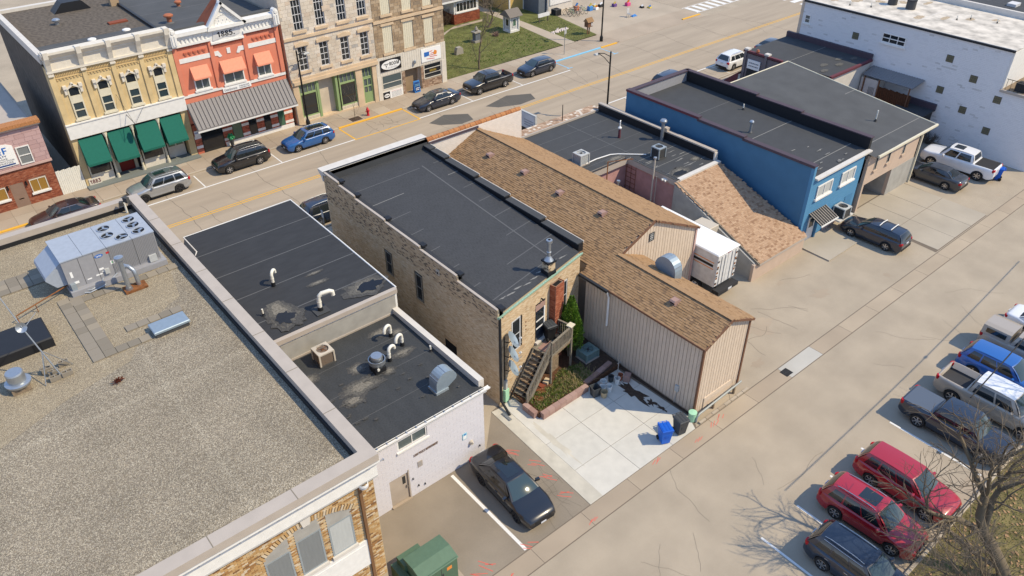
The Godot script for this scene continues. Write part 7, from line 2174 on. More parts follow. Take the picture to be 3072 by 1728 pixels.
	bx(t, "door_seam", V(10.45, .1, -17.4), V(10.47, 1.4, -17.39), "coil"); bx(t, "handle", V(10.52, .75, -17.4), V(10.56, .95, -17.36), "coil"); bx(t, "warning_label", V(10.75, .95, -17.4), V(11.0, 1.15, -17.394), "signorange"); bx(t, "pad", V(9.2, 0, -19.4), V(11.5, .05, -17.2), "walk")
	stairs(); dishes()

func dishes():
	var U = (V(26.7, 0, -26.1) - V(19.4, 0, -24.5)).normalized()
	var R = [V(19.4, 0, -24.5), U]
	for k in 3:
		var o = at(R, .62, 4.45 - k * .98, .42)
		var t = thing("satellite_dish", ["top", "middle", "lowest"][k] + " of three grey satellite dishes on tan brick corner", "satellite dish", o)
		var bs = Basis(V(1, 0, 0), .95) * Basis(V(0, 0, 1), -.25)
		bs = Basis(V(0, 1, 0), .5) * bs
		var b = MB.new()
		var pr = []
		for i in 7: pr.append(Vector2(.42 * i / 6.0, .09 * pow(i / 6.0, 2)))
		b.lathe(o, pr, 22, bs * Basis.from_scale(V(1.0, 1, 1.15)))
		part(t, "reflector", b, "sheet")
		b = MB.new()
		b.tube([o + bs * V(0, .05, .4), o + bs * V(0, .35, .35), o + bs * V(0, .45, .1)], .018, 6)
		part(t, "feed_arm", b, "acgrey")
		b = MB.new()
		b.ob(Transform3D(bs, o + bs * V(0, .45, .1)), V(.08, .12, .08))
		part(t, "feed_horn", b, "white")
		b = MB.new()
		b.tube([at(R, .5, 4.2 - k * .98, 0), at(R, .55, 4.2 - k * .98, .25), o - bs * V(0, .03, 0)], .025, 6)
		part(t, "bracket", b, "black")
	var t = thing("electric_meter_box", "pale green electric meter box with conduit at brick corner", "meter", at(R, .45, .2, .1))
	var b = MB.new()
	fb(b, R, .3, .62, .1, .95, 0, .2)
	part(t, "box", b, "mint")
	b = MB.new()
	fb(b, R, .38, .54, .95, 1.6, .02, .16)
	part(t, "meter", b, "acgrey")
	b = MB.new()
	b.cyl(at(R, .42, 1.6, .06), at(R, .42, 4.6, .06), .03, .03, 6)
	part(t, "conduit", b, "black")

func stairs():
	var U = (V(26.7, 0, -26.1) - V(19.4, 0, -24.5)).normalized()
	var N = U.cross(Vector3.UP)
	var R = [V(19.4, 0, -24.5), U]
	var t = thing("wooden_stair", "weathered wooden stair and landing to the tan building rear door", "stair", at(R, 2, 0, .5))
	var b
	# landing
	for i in 9:
		fp(t, "deck_board", R, 2.85, 4.75, 2.2, 2.26, .08 + i * .145, .215 + i * .145, "woodgrey")
	fp(t, "landing_frame", R, 2.85, 4.75, 2.02, 2.2, .1, .18, "wood"); fp(t, "landing_frame", R, 2.85, 4.75, 2.02, 2.2, 1.28, 1.36, "wood")
	fp(t, "door_mat", R, 3.0, 3.9, 2.26, 2.285, .35, 1.0, "block3")
	var n = 11
	for i in n:
		var f = float(i) / n
		fp(t, "tread", R, .85 + f * 2.0, .85 + f * 2.0 + .27, .18 + f * 2.02 - .03, .18 + f * 2.02 + .02, .2, 1.2, "woodtread" if i % 2 == 0 else "woodgrey")
		fp(t, "rubber_mat", R, .87 + f * 2.0, .87 + f * 2.0 + .22, .18 + f * 2.02 + .02, .18 + f * 2.02 + .035, .72, 1.14, "black")
		fp(t, "riser", R, .85 + f * 2.0 + .2, .85 + f * 2.0 + .22, .18 + f * 2.02 - .16, .18 + f * 2.02 - .03, .2, 1.2, "wood")
	for d in [.16, 1.22]:
		b = MB.new()
		b.ext(P2([.75, .0, 1.0, .0, 3.0, 2.05, 3.0, 2.3, 2.85, 2.3]), R[0] + N * d, U, V(0, 1, 0), N * .05)
		part(t, "stringer", b, "woodgrey")
	# railings
	var rail = func(a0, b0, a1, b1, d0, d1, nm_):
		var p = at(R, a0, b0, d0)
		var q = at(R, a1, b1, d1)
		var m = MB.new()
		var dd = q - p
		var bs = Basis(dd.normalized(), N if absf(dd.normalized().dot(N)) < .5 else U, Vector3.ZERO)
		var x = dd.normalized()
		var z = x.cross(Vector3.UP).normalized()
		m.ob(Transform3D(Basis(x, z.cross(x), z), (p + q) / 2), V(dd.length(), .06, .1))
		part(t, nm_, m, "woodgrey")
	rail.call(.75, 1.05, 2.85, 3.2, 1.3, 1.3, "handrail"); rail.call(.75, .35, 2.85, 2.4, 1.3, 1.3, "lower_rail")
	rail.call(2.85, 3.2, 4.8, 3.2, 1.38, 1.38, "handrail"); rail.call(2.85, 2.36, 4.8, 2.36, 1.38, 1.38, "lower_rail"); rail.call(4.8, 3.2, 4.8, 3.2, 1.38, .1, "handrail"); rail.call(4.8, 2.36, 4.8, 2.36, 1.38, .1, "lower_rail")
	for i in 17:
		var f = (i + .5) / 17
		fp(t, "baluster", R, .75 + 2.1 * f - .02, .75 + 2.1 * f + .02, .32 + 2.05 * f, 1.05 + 2.13 * f, 1.27, 1.31, "woodgrey")
	for i in 15: fp(t, "baluster", R, 2.9 + i * .13, 2.94 + i * .13, 2.34, 3.2, 1.38, 1.42, "woodgrey")
	for i in 9: fp(t, "baluster", R, 4.78, 4.82, 2.34, 3.2, .2 + i * .13, .24 + i * .13, "woodgrey")
	for p in [[.72, 0, 1.1, 1.3], [2.85, 0, 3.25, 1.34], [4.76, 0, 3.25, 1.36], [4.76, 0, 3.2, .15]]: fp(t, "post", R, p[0], p[0] + .1, p[1], p[2], p[3] - .04, p[3] + .06, "woodgrey")
	fp(t, "rail_tray", R, 4.55, 4.95, 3.24, 3.3, 1.15, 1.5, "cream")
	var d = thing("landing_crate", "brown wooden crate tucked under the stair landing", "crate", at(R, 3.9, .28, .6))
	fp(d, "box", R, 3.5, 4.3, .28, 1.2, .3, .9, "wood")

func grid_mesh(rows):
	var st = SurfaceTool.new()
	st.begin(Mesh.PRIMITIVE_TRIANGLES)
	st.set_smooth_group(0)
	for i in rows.size() - 1:
		for j in rows[i].size() - 1:
			var a = rows[i][j]
			var b = rows[i][j + 1]
			var c = rows[i + 1][j + 1]
			var d = rows[i + 1][j]
			if (b - a).cross(c - a).length_squared() > 1e-12:
				st.add_vertex(a); st.add_vertex(b); st.add_vertex(c)
			if (c - a).cross(d - a).length_squared() > 1e-12:
				st.add_vertex(a); st.add_vertex(c); st.add_vertex(d)
	st.generate_normals()
	return st.commit()

func curve(pts, x):
	if x <= pts[0][0]: return pts[0][1]
	for i in pts.size() - 1:
		if x <= pts[i + 1][0]:
			var f = (x - pts[i][0]) / (pts[i + 1][0] - pts[i][0])
			var m0 = (pts[i + 1][1] - pts[maxi(i - 1, 0)][1]) / maxf(.01, pts[i + 1][0] - pts[maxi(i - 1, 0)][0]) * (pts[i + 1][0] - pts[i][0])
			var k = mini(i + 2, pts.size() - 1)
			var m1 = (pts[k][1] - pts[i][1]) / maxf(.01, pts[k][0] - pts[i][0]) * (pts[i + 1][0] - pts[i][0])
			var f2 = f * f
			var f3 = f2 * f
			return (2 * f3 - 3 * f2 + 1) * pts[i][1] + (f3 - 2 * f2 + f) * m0 * .7 + (-2 * f3 + 3 * f2) * pts[i + 1][1] + (f3 - f2) * m1 * .7
	return pts[-1][1]

var wheels = {}
func wheel_meshes(r, w):
	var k = "%.3f" % r
	if not wheels.has(k):
		var bas = Basis(V(1, 0, 0), PI / 2)
		var a = MB.new()
		a.lathe(Vector3.ZERO, [Vector2(r * .66, -w / 2), Vector2(r * .92, -w / 2), Vector2(r, -w * .32), Vector2(r, w * .32), Vector2(r * .92, w / 2), Vector2(r * .66, w / 2)], 22, bas)
		var b = MB.new()
		b.lathe(Vector3.ZERO, [Vector2(r * .67, w * .48), Vector2(r * .62, w * .5), Vector2(r * .6, w * .3)], 22, bas)
		for i in 6: b.ob(Transform3D(Basis(V(0, 0, 1), i * TAU / 6), Basis(V(0, 0, 1), i * TAU / 6) * V(0, r * .33, 0) + V(0, 0, w * .4)), V(r * .17, r * .56, w * .12))
		b.cyl(V(0, 0, w * .34), V(0, 0, w * .47), r * .14, r * .12, 10)
		var c = MB.new()
		c.cyl(V(0, 0, w * .2), V(0, 0, w * .24), r * .64, r * .64, 18)
		wheels[k] = [a.mesh(Vector3.ZERO), b.mesh(Vector3.ZERO), c.mesh(Vector3.ZERO)]
	return wheels[k]

const KINDS = {
	"sedan": {"L": 4.85, "W": 1.83, "H": 1.44, "fo": .93, "wb": 2.82, "r": .335, "gc": .2, "top": [[0, .60], [.12, .70], [.6, .80], [1.35, .93], [2.2, .95], [3.6, .98], [4.1, 1.03], [4.6, 1.0], [4.78, .93], [4.85, .78]], "cab": [1.3, 4.15, 2.15, 3.45], "by": [.9, .98], "side": [[.10, .47], [.49, .82]], "wr": .56},
	"suv": {"L": 4.65, "W": 1.87, "H": 1.68, "fo": .9, "wb": 2.72, "r": .365, "gc": .24, "top": [[0, .72], [.12, .86], [.6, .96], [1.3, 1.06], [2.2, 1.06], [3.6, 1.08], [4.3, 1.08], [4.58, 1.05], [4.65, .9]], "cab": [1.25, 4.55, 2.0, 4.15], "by": [1.02, 1.05], "side": [[.08, .36], [.38, .66], [.69, .9]], "wr": .62, "rails": true},
	"wagon": {"L": 4.57, "W": 1.8, "H": 1.5, "fo": .9, "wb": 2.63, "r": .335, "gc": .2, "top": [[0, .64], [.12, .76], [.6, .86], [1.3, .96], [2.2, .97], [3.6, 1.0], [4.3, 1.0], [4.5, .97], [4.57, .82]], "cab": [1.2, 4.48, 2.0, 4.15], "by": [.93, .98], "side": [[.08, .36], [.38, .66], [.69, .92]], "wr": .6, "rails": true},
	"hatch": {"L": 4.28, "W": 1.79, "H": 1.46, "fo": .88, "wb": 2.64, "r": .34, "gc": .18, "top": [[0, .62], [.12, .74], [.6, .84], [1.25, .95], [2.2, .96], [3.4, 1.0], [4.0, 1.0], [4.2, .97], [4.28, .8]], "cab": [1.15, 4.15, 1.95, 3.72], "by": [.92, .99], "side": [[.09, .42], [.44, .74]], "wr": .58},
	"pickup": {"L": 5.4, "W": 1.9, "H": 1.8, "fo": .95, "wb": 3.3, "r": .39, "gc": .32, "top": [[0, .85], [.1, 1.0], [.6, 1.06], [1.4, 1.14], [2.2, 1.16], [3.4, 1.16], [3.7, 1.16], [5.35, 1.16], [5.4, 1.08]], "cab": [1.35, 3.75, 1.95, 3.5], "by": [1.1, 1.15], "side": [[.1, .48], [.52, .9]], "wr": .64, "bed": [3.85, 5.28, .72]},
	"bigpickup": {"L": 5.85, "W": 2.03, "H": 1.95, "fo": 1.0, "wb": 3.72, "r": .42, "gc": .36, "top": [[0, .95], [.1, 1.12], [.6, 1.18], [1.5, 1.26], [2.4, 1.27], [3.9, 1.27], [4.1, 1.27], [5.8, 1.27], [5.85, 1.15]], "cab": [1.45, 4.15, 2.05, 3.95], "by": [1.22, 1.26], "side": [[.1, .46], [.5, .92]], "wr": .68, "bed": [4.25, 5.72, .85]},
}

# car at ground point, local +x forward
func car(kind, paint, pos, yaw, label, o = {}):
	var K = KINDS[kind]
	var t = thing("parked_car" if not K.has("bed") else "pickup_truck", label, "car" if not K.has("bed") else "pickup truck", pos, o.get("group", ""), false)
	t.rotation.y = yaw
	var L = K.L
	var W = K.W / 2
	var fx = func(a): return L / 2 - a
	var st = [0.0, .03, .1, .22, .4]
	for c in [K.fo, K.fo + K.wb]:
		for k in 13: st.append(c + lerpf(-1.16, 1.16, k / 12.0) * K.r)
	for k in 9: st.append(lerpf(K.fo + K.r * 1.3, K.fo + K.wb - K.r * 1.3, k / 8.0))
	st += [L - .4, L - .22, L - .1, L - .03, L]
	var bed = K.get("bed", null)
	if bed: st += [bed[0], bed[0] + .001, bed[1], bed[1] + .001]
	st.sort()
	var rows = []
	for a in st:
		var yt = curve(K.top, a)
		var w = W * (1.0 - .20 * pow(clampf(1 - a / .75, 0, 1), 2.2) - .13 * pow(clampf(1 - (L - a) / .6, 0, 1), 2.2))
		var y0 = K.gc + .12 * clampf(1 - a / .3, 0, 1) + .14 * clampf(1 - (L - a) / .3, 0, 1)
		for c in [K.fo, K.fo + K.wb]:
			var d = absf(a - c) / (K.r * 1.16)
			if d < 1: y0 = maxf(y0, K.r * .95 + K.r * 1.16 * sqrt(1 - d * d) * .93)
		y0 = minf(y0, yt - .1)
		var hh = yt - y0
		var cr = .05 if a < K.cab[0] + .4 else .02
		var h = [Vector2(w * .95, y0), Vector2(w * 1.0, y0 + hh * .3), Vector2(w * 1.0, y0 + hh * .62), Vector2(w * .975, yt - minf(.1, hh * .3)), Vector2(w * .93, yt - .02), Vector2(w * .8, yt + cr * .3), Vector2(w * .4, yt + cr * .85), Vector2(0, yt + cr)]
		if bed and a > bed[0] + .0005 and a < bed[1] + .0005:
			h[5] = Vector2(w * .84, yt - .005); h[6] = Vector2(w * .835, bed[2]); h[7] = Vector2(0, bed[2])
		var row = []
		for p in h: row.append(V(fx.call(a), p.y, p.x))
		for i in range(h.size() - 2, -1, -1): row.append(V(fx.call(a), h[i].y, -h[i].x))
		rows.append(row)
	var nose = []
	for p in rows[0]: nose.append(V(fx.call(-.02), lerpf(p.y, rows[0][0].y + .12, .75), p.z * .8))
	rows.push_front(nose)
	var nc = []
	for p in rows[0]: nc.append(V(fx.call(-.025), rows[1][0].y + .14, p.z * .5))
	rows.push_front(nc)
	var tl = []
	for p in rows[-1]: tl.append(V(fx.call(L + .02), lerpf(p.y, rows[-1][0].y + .15, .6), p.z * .9))
	rows.append(tl)
	nc = []
	for p in rows[-1]: nc.append(V(fx.call(L + .02), rows[-2][0].y + .15, p.z * .4))
	rows.append(nc)
	part(t, "body", grid_mesh(rows), paint)
	var b = MB.new()
	b.box(V(-L / 2 + .2, K.gc + .02, -W * .8), V(L / 2 - .2, K.gc + .3, W * .8))
	b.box(V(-L / 2 + .5, .35, -W * .72), V(L / 2 - .5, curve(K.top, 1.0) - .12 if not bed else .68, W * .72))
	part(t, "underbody", b, "trim")
	# cabin
	var xf0 = fx.call(K.cab[0])
	var xr0 = fx.call(K.cab[1])
	var xf1 = fx.call(K.cab[2])
	var xr1 = fx.call(K.cab[3])
	var yb0 = K.by[0]
	var yb1 = K.by[1]
	var yr = K.H - .05
	var wb_ = W * .9
	var wr = K.wr
	var side = func(s, u, z):
		var p = V(lerpf(xf0, xr0, u), lerpf(yb0, yb1, u), wb_)
		var q = V(lerpf(xf1, xr1, u), yr - .03 * u, wr * (1.0 if u < .5 else 1.0 - .06 * (u - .5)))
		var r = p.lerp(q, s)
		r.z += .05 * sin(PI * s)
		r.z *= z
		return r
	var front = func(s, u):
		var p = V(xf0 + .12 * (1 - u * u), yb0, wb_ * u)
		var q = V(xf1 + .06 * (1 - u * u), yr + .03 * (1 - u * u), wr * u)
		var r = p.lerp(q, s)
		r.x += .03 * sin(PI * s)
		r.y += .025 * sin(PI * s)
		return r
	var rear = func(s, u):
		var p = V(xr0 - .05 * (1 - u * u), yb1, wb_ * u)
		var q = V(xr1 - .03 * (1 - u * u), yr - .03 + .03 * (1 - u * u), wr * .97 * u)
		var r = p.lerp(q, s)
		r.x -= .03 * sin(PI * s)
		r.y += .02 * sin(PI * s)
		return r
	var roofp = func(u, v):
		return V(lerpf(xf1 + .06 * (1 - v * v), xr1 - .03 * (1 - v * v), u), yr - .03 * u + .03 * (1 - v * v) + .035 * sin(PI * u), wr * lerpf(1, .97, u) * v)
	var patch = func(fn, s0, s1, u0, u1, ns, nu, off):
		var rr = []
		for i in ns + 1:
			var row = []
			for j in nu + 1:
				var s = lerpf(s0, s1, float(i) / ns)
				var u = lerpf(u0, u1, float(j) / nu)
				var p = fn.call(s, u)
				if off != 0.0:
					var e = fn.call(s + .01, u) - p
					var f = fn.call(s, u + .01) - p
					var n_ = e.cross(f).normalized()
					if n_.y < -.05 or (absf(n_.y) <= .05): n_ = n_
					var out = V(p.x - (xf1 + xr1) / 2, .35, p.z)
					if n_.dot(out) < 0: n_ = -n_
					p += n_ * off
				row.append(p)
			rr.append(row)
		return grid_mesh(rr)
	var glass = "cglass"
	part(t, "cabin_side", patch.call(func(s, u): return side.call(s, u, 1.0), 0.0, 1.0, 0.0, 1.0, 4, 8, 0.0), paint); part(t, "cabin_side", patch.call(func(s, u): return side.call(s, u, -1.0), 0.0, 1.0, 1.0, 0.0, 4, 8, 0.0), paint)
	part(t, "windscreen_frame", patch.call(front, 0.0, 1.0, -1.0, 1.0, 4, 8, 0.0), paint); part(t, "tailgate_frame", patch.call(rear, 0.0, 1.0, 1.0, -1.0, 4, 8, 0.0), paint)
	part(t, "roof", patch.call(roofp, 0.0, 1.0, -1.0, 1.0, 8, 8, 0.0), o.get("roof", paint))
	part(t, "windscreen", patch.call(front, .06, .95, -.9, .9, 5, 10, .008), "cshield")
	part(t, "rear_window", patch.call(rear, .12 if not bed else .25, .9, .84, -.84, 5, 10, .008), glass)
	for z in [1.0, -1.0]:
		for w in K.side:
			part(t, "side_window", patch.call(func(s, u): return side.call(s, u, z), .1, .86, w[0], w[1], 3, 6, .008), glass)
		if o.get("chrome", false):
			b = MB.new()
			var ps = []
			for i in 9: ps.append(side.call(.93, lerpf(K.side[0][0], K.side[-1][1], i / 8.0), z) + V(0, 0, .012 * z))
			b.tube(ps, .014, 5)
			part(t, "chrome_strip", b, "chrome")
	if o.get("sunroof", 0): part(t, "sunroof", patch.call(roofp, .12, .5 if o.sunroof == 1 else .85, -.62, .62, 4, 6, .006), glass)
	if K.get("rails", false) and o.get("rails", true):
		for z in [1.0, -1.0]:
			b = MB.new()
			var ps = []
			for i in 7: ps.append(roofp.call(lerpf(.08, .92, i / 6.0), .88 * z) + V(0, .05 if i in range(1, 6) else .01, 0))
			b.tube(ps, .02, 6)
			part(t, "roof_rail", b, o.get("railm", "galv"))
	if o.get("bars", false):
		for u in [.3, .68]:
			b = MB.new()
			b.tube([roofp.call(u, -.95) + V(0, .09, 0), roofp.call(u, 0.0) + V(0, .09, 0), roofp.call(u, .95) + V(0, .09, 0)], .035, 6)
			part(t, "roof_bar", b, "white")
	# wheels
	var wm = wheel_meshes(K.r, .24)
	for a in [K.fo, K.fo + K.wb]:
		for z in [1.0, -1.0]:
			var wn = Node3D.new()
			wn.name = "wheel"
			t.add_child(wn, true)
			wn.position = V(fx.call(a), K.r, (W - .125) * z)
			if z < 0: wn.rotation.y = PI
			part(wn, "tyre", wm[0], "rubbertyre"); part(wn, "rim", wm[1], o.get("rim", "rim")); part(wn, "brake_disc", wm[2], "trim")
	# lights and trim
	var fy = curve(K.top, .15) - .13
	var ry = curve(K.top, L - .1) - .14
	for z in [1.0, -1.0]:
		b = MB.new()
		b.lathe(V(fx.call(.2), fy, W * .66 * z), [Vector2(0, -.08), Vector2(.11, -.06), Vector2(.15, 0), Vector2(.11, .07), Vector2(0, .085)], 12, Basis(V(0, 1, 0), -.45 * z) * Basis.from_scale(V(1.25, .85, 1.2)))
		part(t, "headlight", b, "lens")
		b = MB.new()
		b.lathe(V(fx.call(L - .1), ry, W * .8 * z), [Vector2(0, -.1), Vector2(.1, -.09), Vector2(.12, 0), Vector2(.1, .09), Vector2(0, .1)], 10, Basis(V(0, 1, 0), .5 * z) * Basis.from_scale(V(.9, 1.3 if kind in ["suv", "pickup", "bigpickup"] else .9, 1.4)))
		part(t, "taillight", b, "tail")
		b = MB.new()
		b.ob(Transform3D(Basis(V(0, 1, 0), .25 * z), V(xf0 - .38, yb0 + .1, (W + .07) * z)), V(.12, .13, .2)); b.ob(Transform3D(Basis(), V(xf0 - .4, yb0 + .04, (W - .04) * z)), V(.06, .04, .2))
		part(t, "mirror", b, paint)
		for u in ([.38, .66] if not bed else [.38, .66]):
			b = MB.new()
			b.ob(Transform3D(Basis(), V(lerpf(xf0, xr0, u + .02), yb0 - .13, (W + .008) * z)), V(.18, .03, .03))
			part(t, "door_handle", b, "chrome" if o.get("chrome", false) else paint)
		b = MB.new()
		b.box(V(fx.call(K.fo + K.wb - K.r * 1.25), K.gc - .02, W * .9 * z - .06), V(fx.call(K.fo + K.r * 1.25), K.gc + .09, W * .9 * z + .06))
		part(t, "sill_trim", b, "trim")
	b = MB.new()
	b.box(V(fx.call(.03), fy - .16, -W * .5), V(fx.call(-.035), fy + .02, W * .5))
	part(t, "grille", b, "trim")
	b = MB.new()
	b.box(V(fx.call(.1), K.gc + .1, -W * .7), V(fx.call(-.03), K.gc + .22, W * .7))
	part(t, "front_bumper", b, "trim" if not bed else o.get("bump", "trim"))
	b = MB.new()
	b.box(V(fx.call(L + .04), K.gc + .12, -W * .75), V(fx.call(L - .1), K.gc + .3, W * .75))
	part(t, "rear_bumper", b, "trim" if not bed else "chrome")
	b = MB.new()
	b.box(V(fx.call(-.045), fy - .26, -.15), V(fx.call(-.02), fy - .16, .15))
	part(t, "number_plate", b, "plate")
	b = MB.new()
	b.box(V(fx.call(L + .04), ry - .1, -.15), V(fx.call(L + .01), ry, .15))
	part(t, "number_plate", b, "plate")
	if bed:
		if o.get("cover", false):
			b = MB.new()
			b.box(V(fx.call(bed[1]), K.top[-2][1] - .03, -W * .85), V(fx.call(bed[0]), K.top[-2][1] + .02, W * .85))
			part(t, "bed_cover", b, o.get("coverm", "tonneau"))
		else:
			b = MB.new()
			b.box(V(fx.call(bed[1]), bed[2], -W * .82), V(fx.call(bed[0]), bed[2] + .02, W * .82))
			part(t, "bed_liner", b, "bedfloor")
		if o.get("cap", false):
			b = MB.new()
			var y = K.top[-2][1]
			b.ext(P2([-W * .95, y, W * .95, y, W * .8, y + .5, W * .5, y + .58, -W * .5, y + .58, -W * .8, y + .5]), V(fx.call(L - .05), 0, 0), V(0, 0, 1), V(0, 1, 0), V(L - .1 - K.cab[1], 0, 0))
			part(t, "bed_cap", b, paint)
			for z in [1.0, -1.0]:
				b = MB.new()
				b.ob(Transform3D(Basis(V(1, 0, 0), -.3 * z), V(fx.call((bed[0] + bed[1]) / 2), y + .27, W * .895 * z)), V(1.1, .26, .02))
				part(t, "cap_window", b, glass)
	return t

func vehicles():
	var W_ = PI
	var g = ""
	car("sedan", "cmaroon", V(7.05, 0, -61.05), PI, "black sedan with dark tan hood at kerb by the white board fence", {"chrome": true})
	car("suv", "csilver", V(13.95, 0, -60.75), PI, "silver grey crossover with black wheels parked by green awnings", {"rim": "rimdark", "roof": "cgrey", "sunroof": 1})
	car("suv", "cblack", V(21.05, 0, -61.15), PI, "glossy black crossover parked outside the coral building", {"chrome": true, "sunroof": 2})
	car("wagon", "cblue", V(27.3, 0, -61.1), PI, "bright blue station wagon beside the yellow kerb", {"sunroof": 2})
	car("sedan", "cnavy", V(41.15, 0, -60.98), PI, "dark navy saloon parked outside the white bar front", {"chrome": true, "sunroof": 2})
	car("pickup", "cblack", V(47.75, 0, -61.15), PI, "black crew cab pickup with open bed parked by the lawn", {"bump": "chrome"})
	car("hatch", "cnavy", V(54.5, 0, -61.35), PI, "dark hatchback parked in front of the blue kerb")
	car("suv", "cnavy", V(22.6, 0, -48.7), 0, "dark navy crossover mostly hidden behind tan brick building")
	car("suv", "cnavy", V(62.3, 0, -49.2), 0, "navy crossover seen over the blue building parapet")
	car("suv", "cwhite", V(72.2, 0, -48.85), 0, "white crossover parked on street by the mauve shop")
	car("sedan", "cgreyd", V(79.2, 0, -48.9), 0, "dark blue car partly hidden beyond the mauve shop roof")
	car("suv", "cblack", V(88.0, 0, -47.6), 0, "black van shape beside the white building front corner", {"rails": false})
	car("sedan", "cblack", V(16.05, 0, -19.45), -PI / 2 - .05, "black coupe like sedan parked beside the white police wall", {"rim": "rimdark", "sunroof": 2})
	car("wagon", "cnavy", V(50.75, 0, -20.3), PI / 2 + .04, "dark wagon with white roof bars behind the blue building", {"bars": true, "rails": false})
	car("sedan", "cgreyd", V(62.7, 0, -21.95), PI / 2 + .03, "charcoal sedan parked by the garage drive corner")
	car("bigpickup", "cwhite", V(66.2, 0, -21.55), PI / 2 + .06, "white crew cab pickup with black bed cover by white wall", {"cover": true, "sunroof": 1})
	# car park
	car("suv", "cnavy", V(24.6, 0, -6.15), -PI / 2, "dark navy crossover at the end of the car park row", {"chrome": true})
	car("suv", "cred", V(27.55, 0, -7.35), -PI / 2 + .03, "red crossover with dark sunroof in the car park", {"sunroof": 1})
	car("suv", "cred", V(30.6, 0, -7.3), -PI / 2, "red crossover with plain roof in the car park", {"rails": false})
	car("pickup", "cnavy", V(36.15, 0, -7.55), -PI / 2, "navy pickup with grey bed liner under the bare tree", {"cover": true, "coverm": "cgrey"})
	car("bigpickup", "ctan", V(39.35, 0, -7.0), -PI / 2, "tan pickup with cream roof in the car park", {"roof": "cwhite"})
	car("suv", "cblue2", V(42.3, 0, -7.75), -PI / 2, "bright blue roofed van shape in the car park", {"rails": false})
	car("pickup", "ctan", V(45.1, 0, -7.45), -PI / 2, "beige pickup with matching bed cap in the car park", {"cap": true})
	car("sedan", "cwhite", V(48.3, 0, -7.6), -PI / 2, "white car at the far end of the car park")
	# box trailer
	var t = thing("box_truck", "old white box truck body parked in the narrow yard", "truck", V(37.0, 0, -25.5))
	var b = MB.new()
	b.box(V(35.95, 1.0, -29.6), V(38.05, 3.35, -23.2))
	var bd = part(t, "box", b, "trailer")
	b = MB.new()
	b.cbox(V(35.9, 3.35, -29.65), V(38.1, 3.45, -23.12), .06)
	part(t, "roof", b, "trailertop")
	var F = [V(0, 0, -23.2), V(1, 0, 0)]
	for x in [35.98, 37.02]:
		var d = fp(bd, "rear_door", F, x, x + 1.0, 1.05, 3.28, 0, .04, "trailer")
		for k in 4: fp(d, "hinge", F, x + (.0 if x < 36.5 else .86), x + (.14 if x < 36.5 else 1.0), 1.25 + k * .55, 1.33 + k * .55, .04, .07, "coil")
		for k in 2: fp(d, "lock_rod", F, x + .35 + k * .35, x + .38 + k * .35, 1.1, 3.2, .04, .075, "galv")
		for k in 5: fp(d, "rust_streak", F, x + .02 + (.75 if x > 36.5 else 0), x + .2 + (.75 if x > 36.5 else 0), 1.15 + k * .42, 1.3 + k * .42, .041, .044, "rust")
	for k in 3: fp(bd, "marker_light", F, 36.9 + k * .12, 36.96 + k * .12, 3.24, 3.29, .0, .05, "tail")
	var S = [V(35.95, 0, 0), V(0, 0, 1)]
	fp(bd, "orange_stripe", S, -29.6, -23.4, 2.72, 2.78, 0, .006, "signorange"); fp(bd, "black_stripe", S, -29.6, -23.45, 2.42, 2.6, 0, .006, "signblk"); fp(bd, "orange_stripe", S, -29.6, -23.4, 2.25, 2.31, 0, .006, "signorange")
	b = MB.new()
	b.box(V(36.0, .55, -23.25), V(38.05, .8, -22.75)); b.box(V(36.3, .75, -29), V(37.7, 1.0, -23.2))
	part(t, "bumper", b, "dark")
	bx(t, "number_plate", V(37.0, .6, -22.75), V(37.35, .75, -22.735), "plate")
	var wm = wheel_meshes(.45, .26)
	for z in [-24.6, -28.6]:
		for s in [-1.0, 1.0]:
			var wn = Node3D.new()
			wn.name = "wheel"
			t.add_child(wn, true)
			wn.position = V(37.0 + s * .92, .45, z) - org
			wn.rotation.y = PI / 2 * s
			part(wn, "tyre", wm[0], "rubbertyre"); part(wn, "rim", wm[1], "white")
	# shabby low fence beside the truck
	t = thing("picket_fence", "weathered low picket fence beside the white box truck", "fence", V(33.6, 0, -21.9))
	for i in 24: bx(t, "picket", V(33.2 + i * .1, 0, -24.6 + i * .1), V(33.28 + i * .1, 1.0 - .06 * (i % 3), -24.57 + i * .1), "woodgrey")
	b = MB.new()
	b.cyl(V(33.2, .7, -24.6), V(35.6, .7, -22.2), .03, .03, 6)
	part(t, "rail", b, "woodgrey")

func leaf_ball(parent, c, rx, ry, n, sz, m, shape = null):
	var b = MB.new()
	for i in n:
		var d = V(rng.randfn(), rng.randfn(), rng.randfn()).normalized() * pow(rng.randf(), .4)
		var p = c + V(d.x * rx, d.y * ry, d.z * rx)
		var u = V(rng.randfn(), rng.randfn(), rng.randfn()).normalized() * sz
		var w = u.cross(V(rng.randfn(), rng.randfn(), rng.randfn())).normalized() * sz * .6
		b.quad(p - u, p + w, p + u, p - w)
	return part(parent, "foliage", b, m, "stuff")

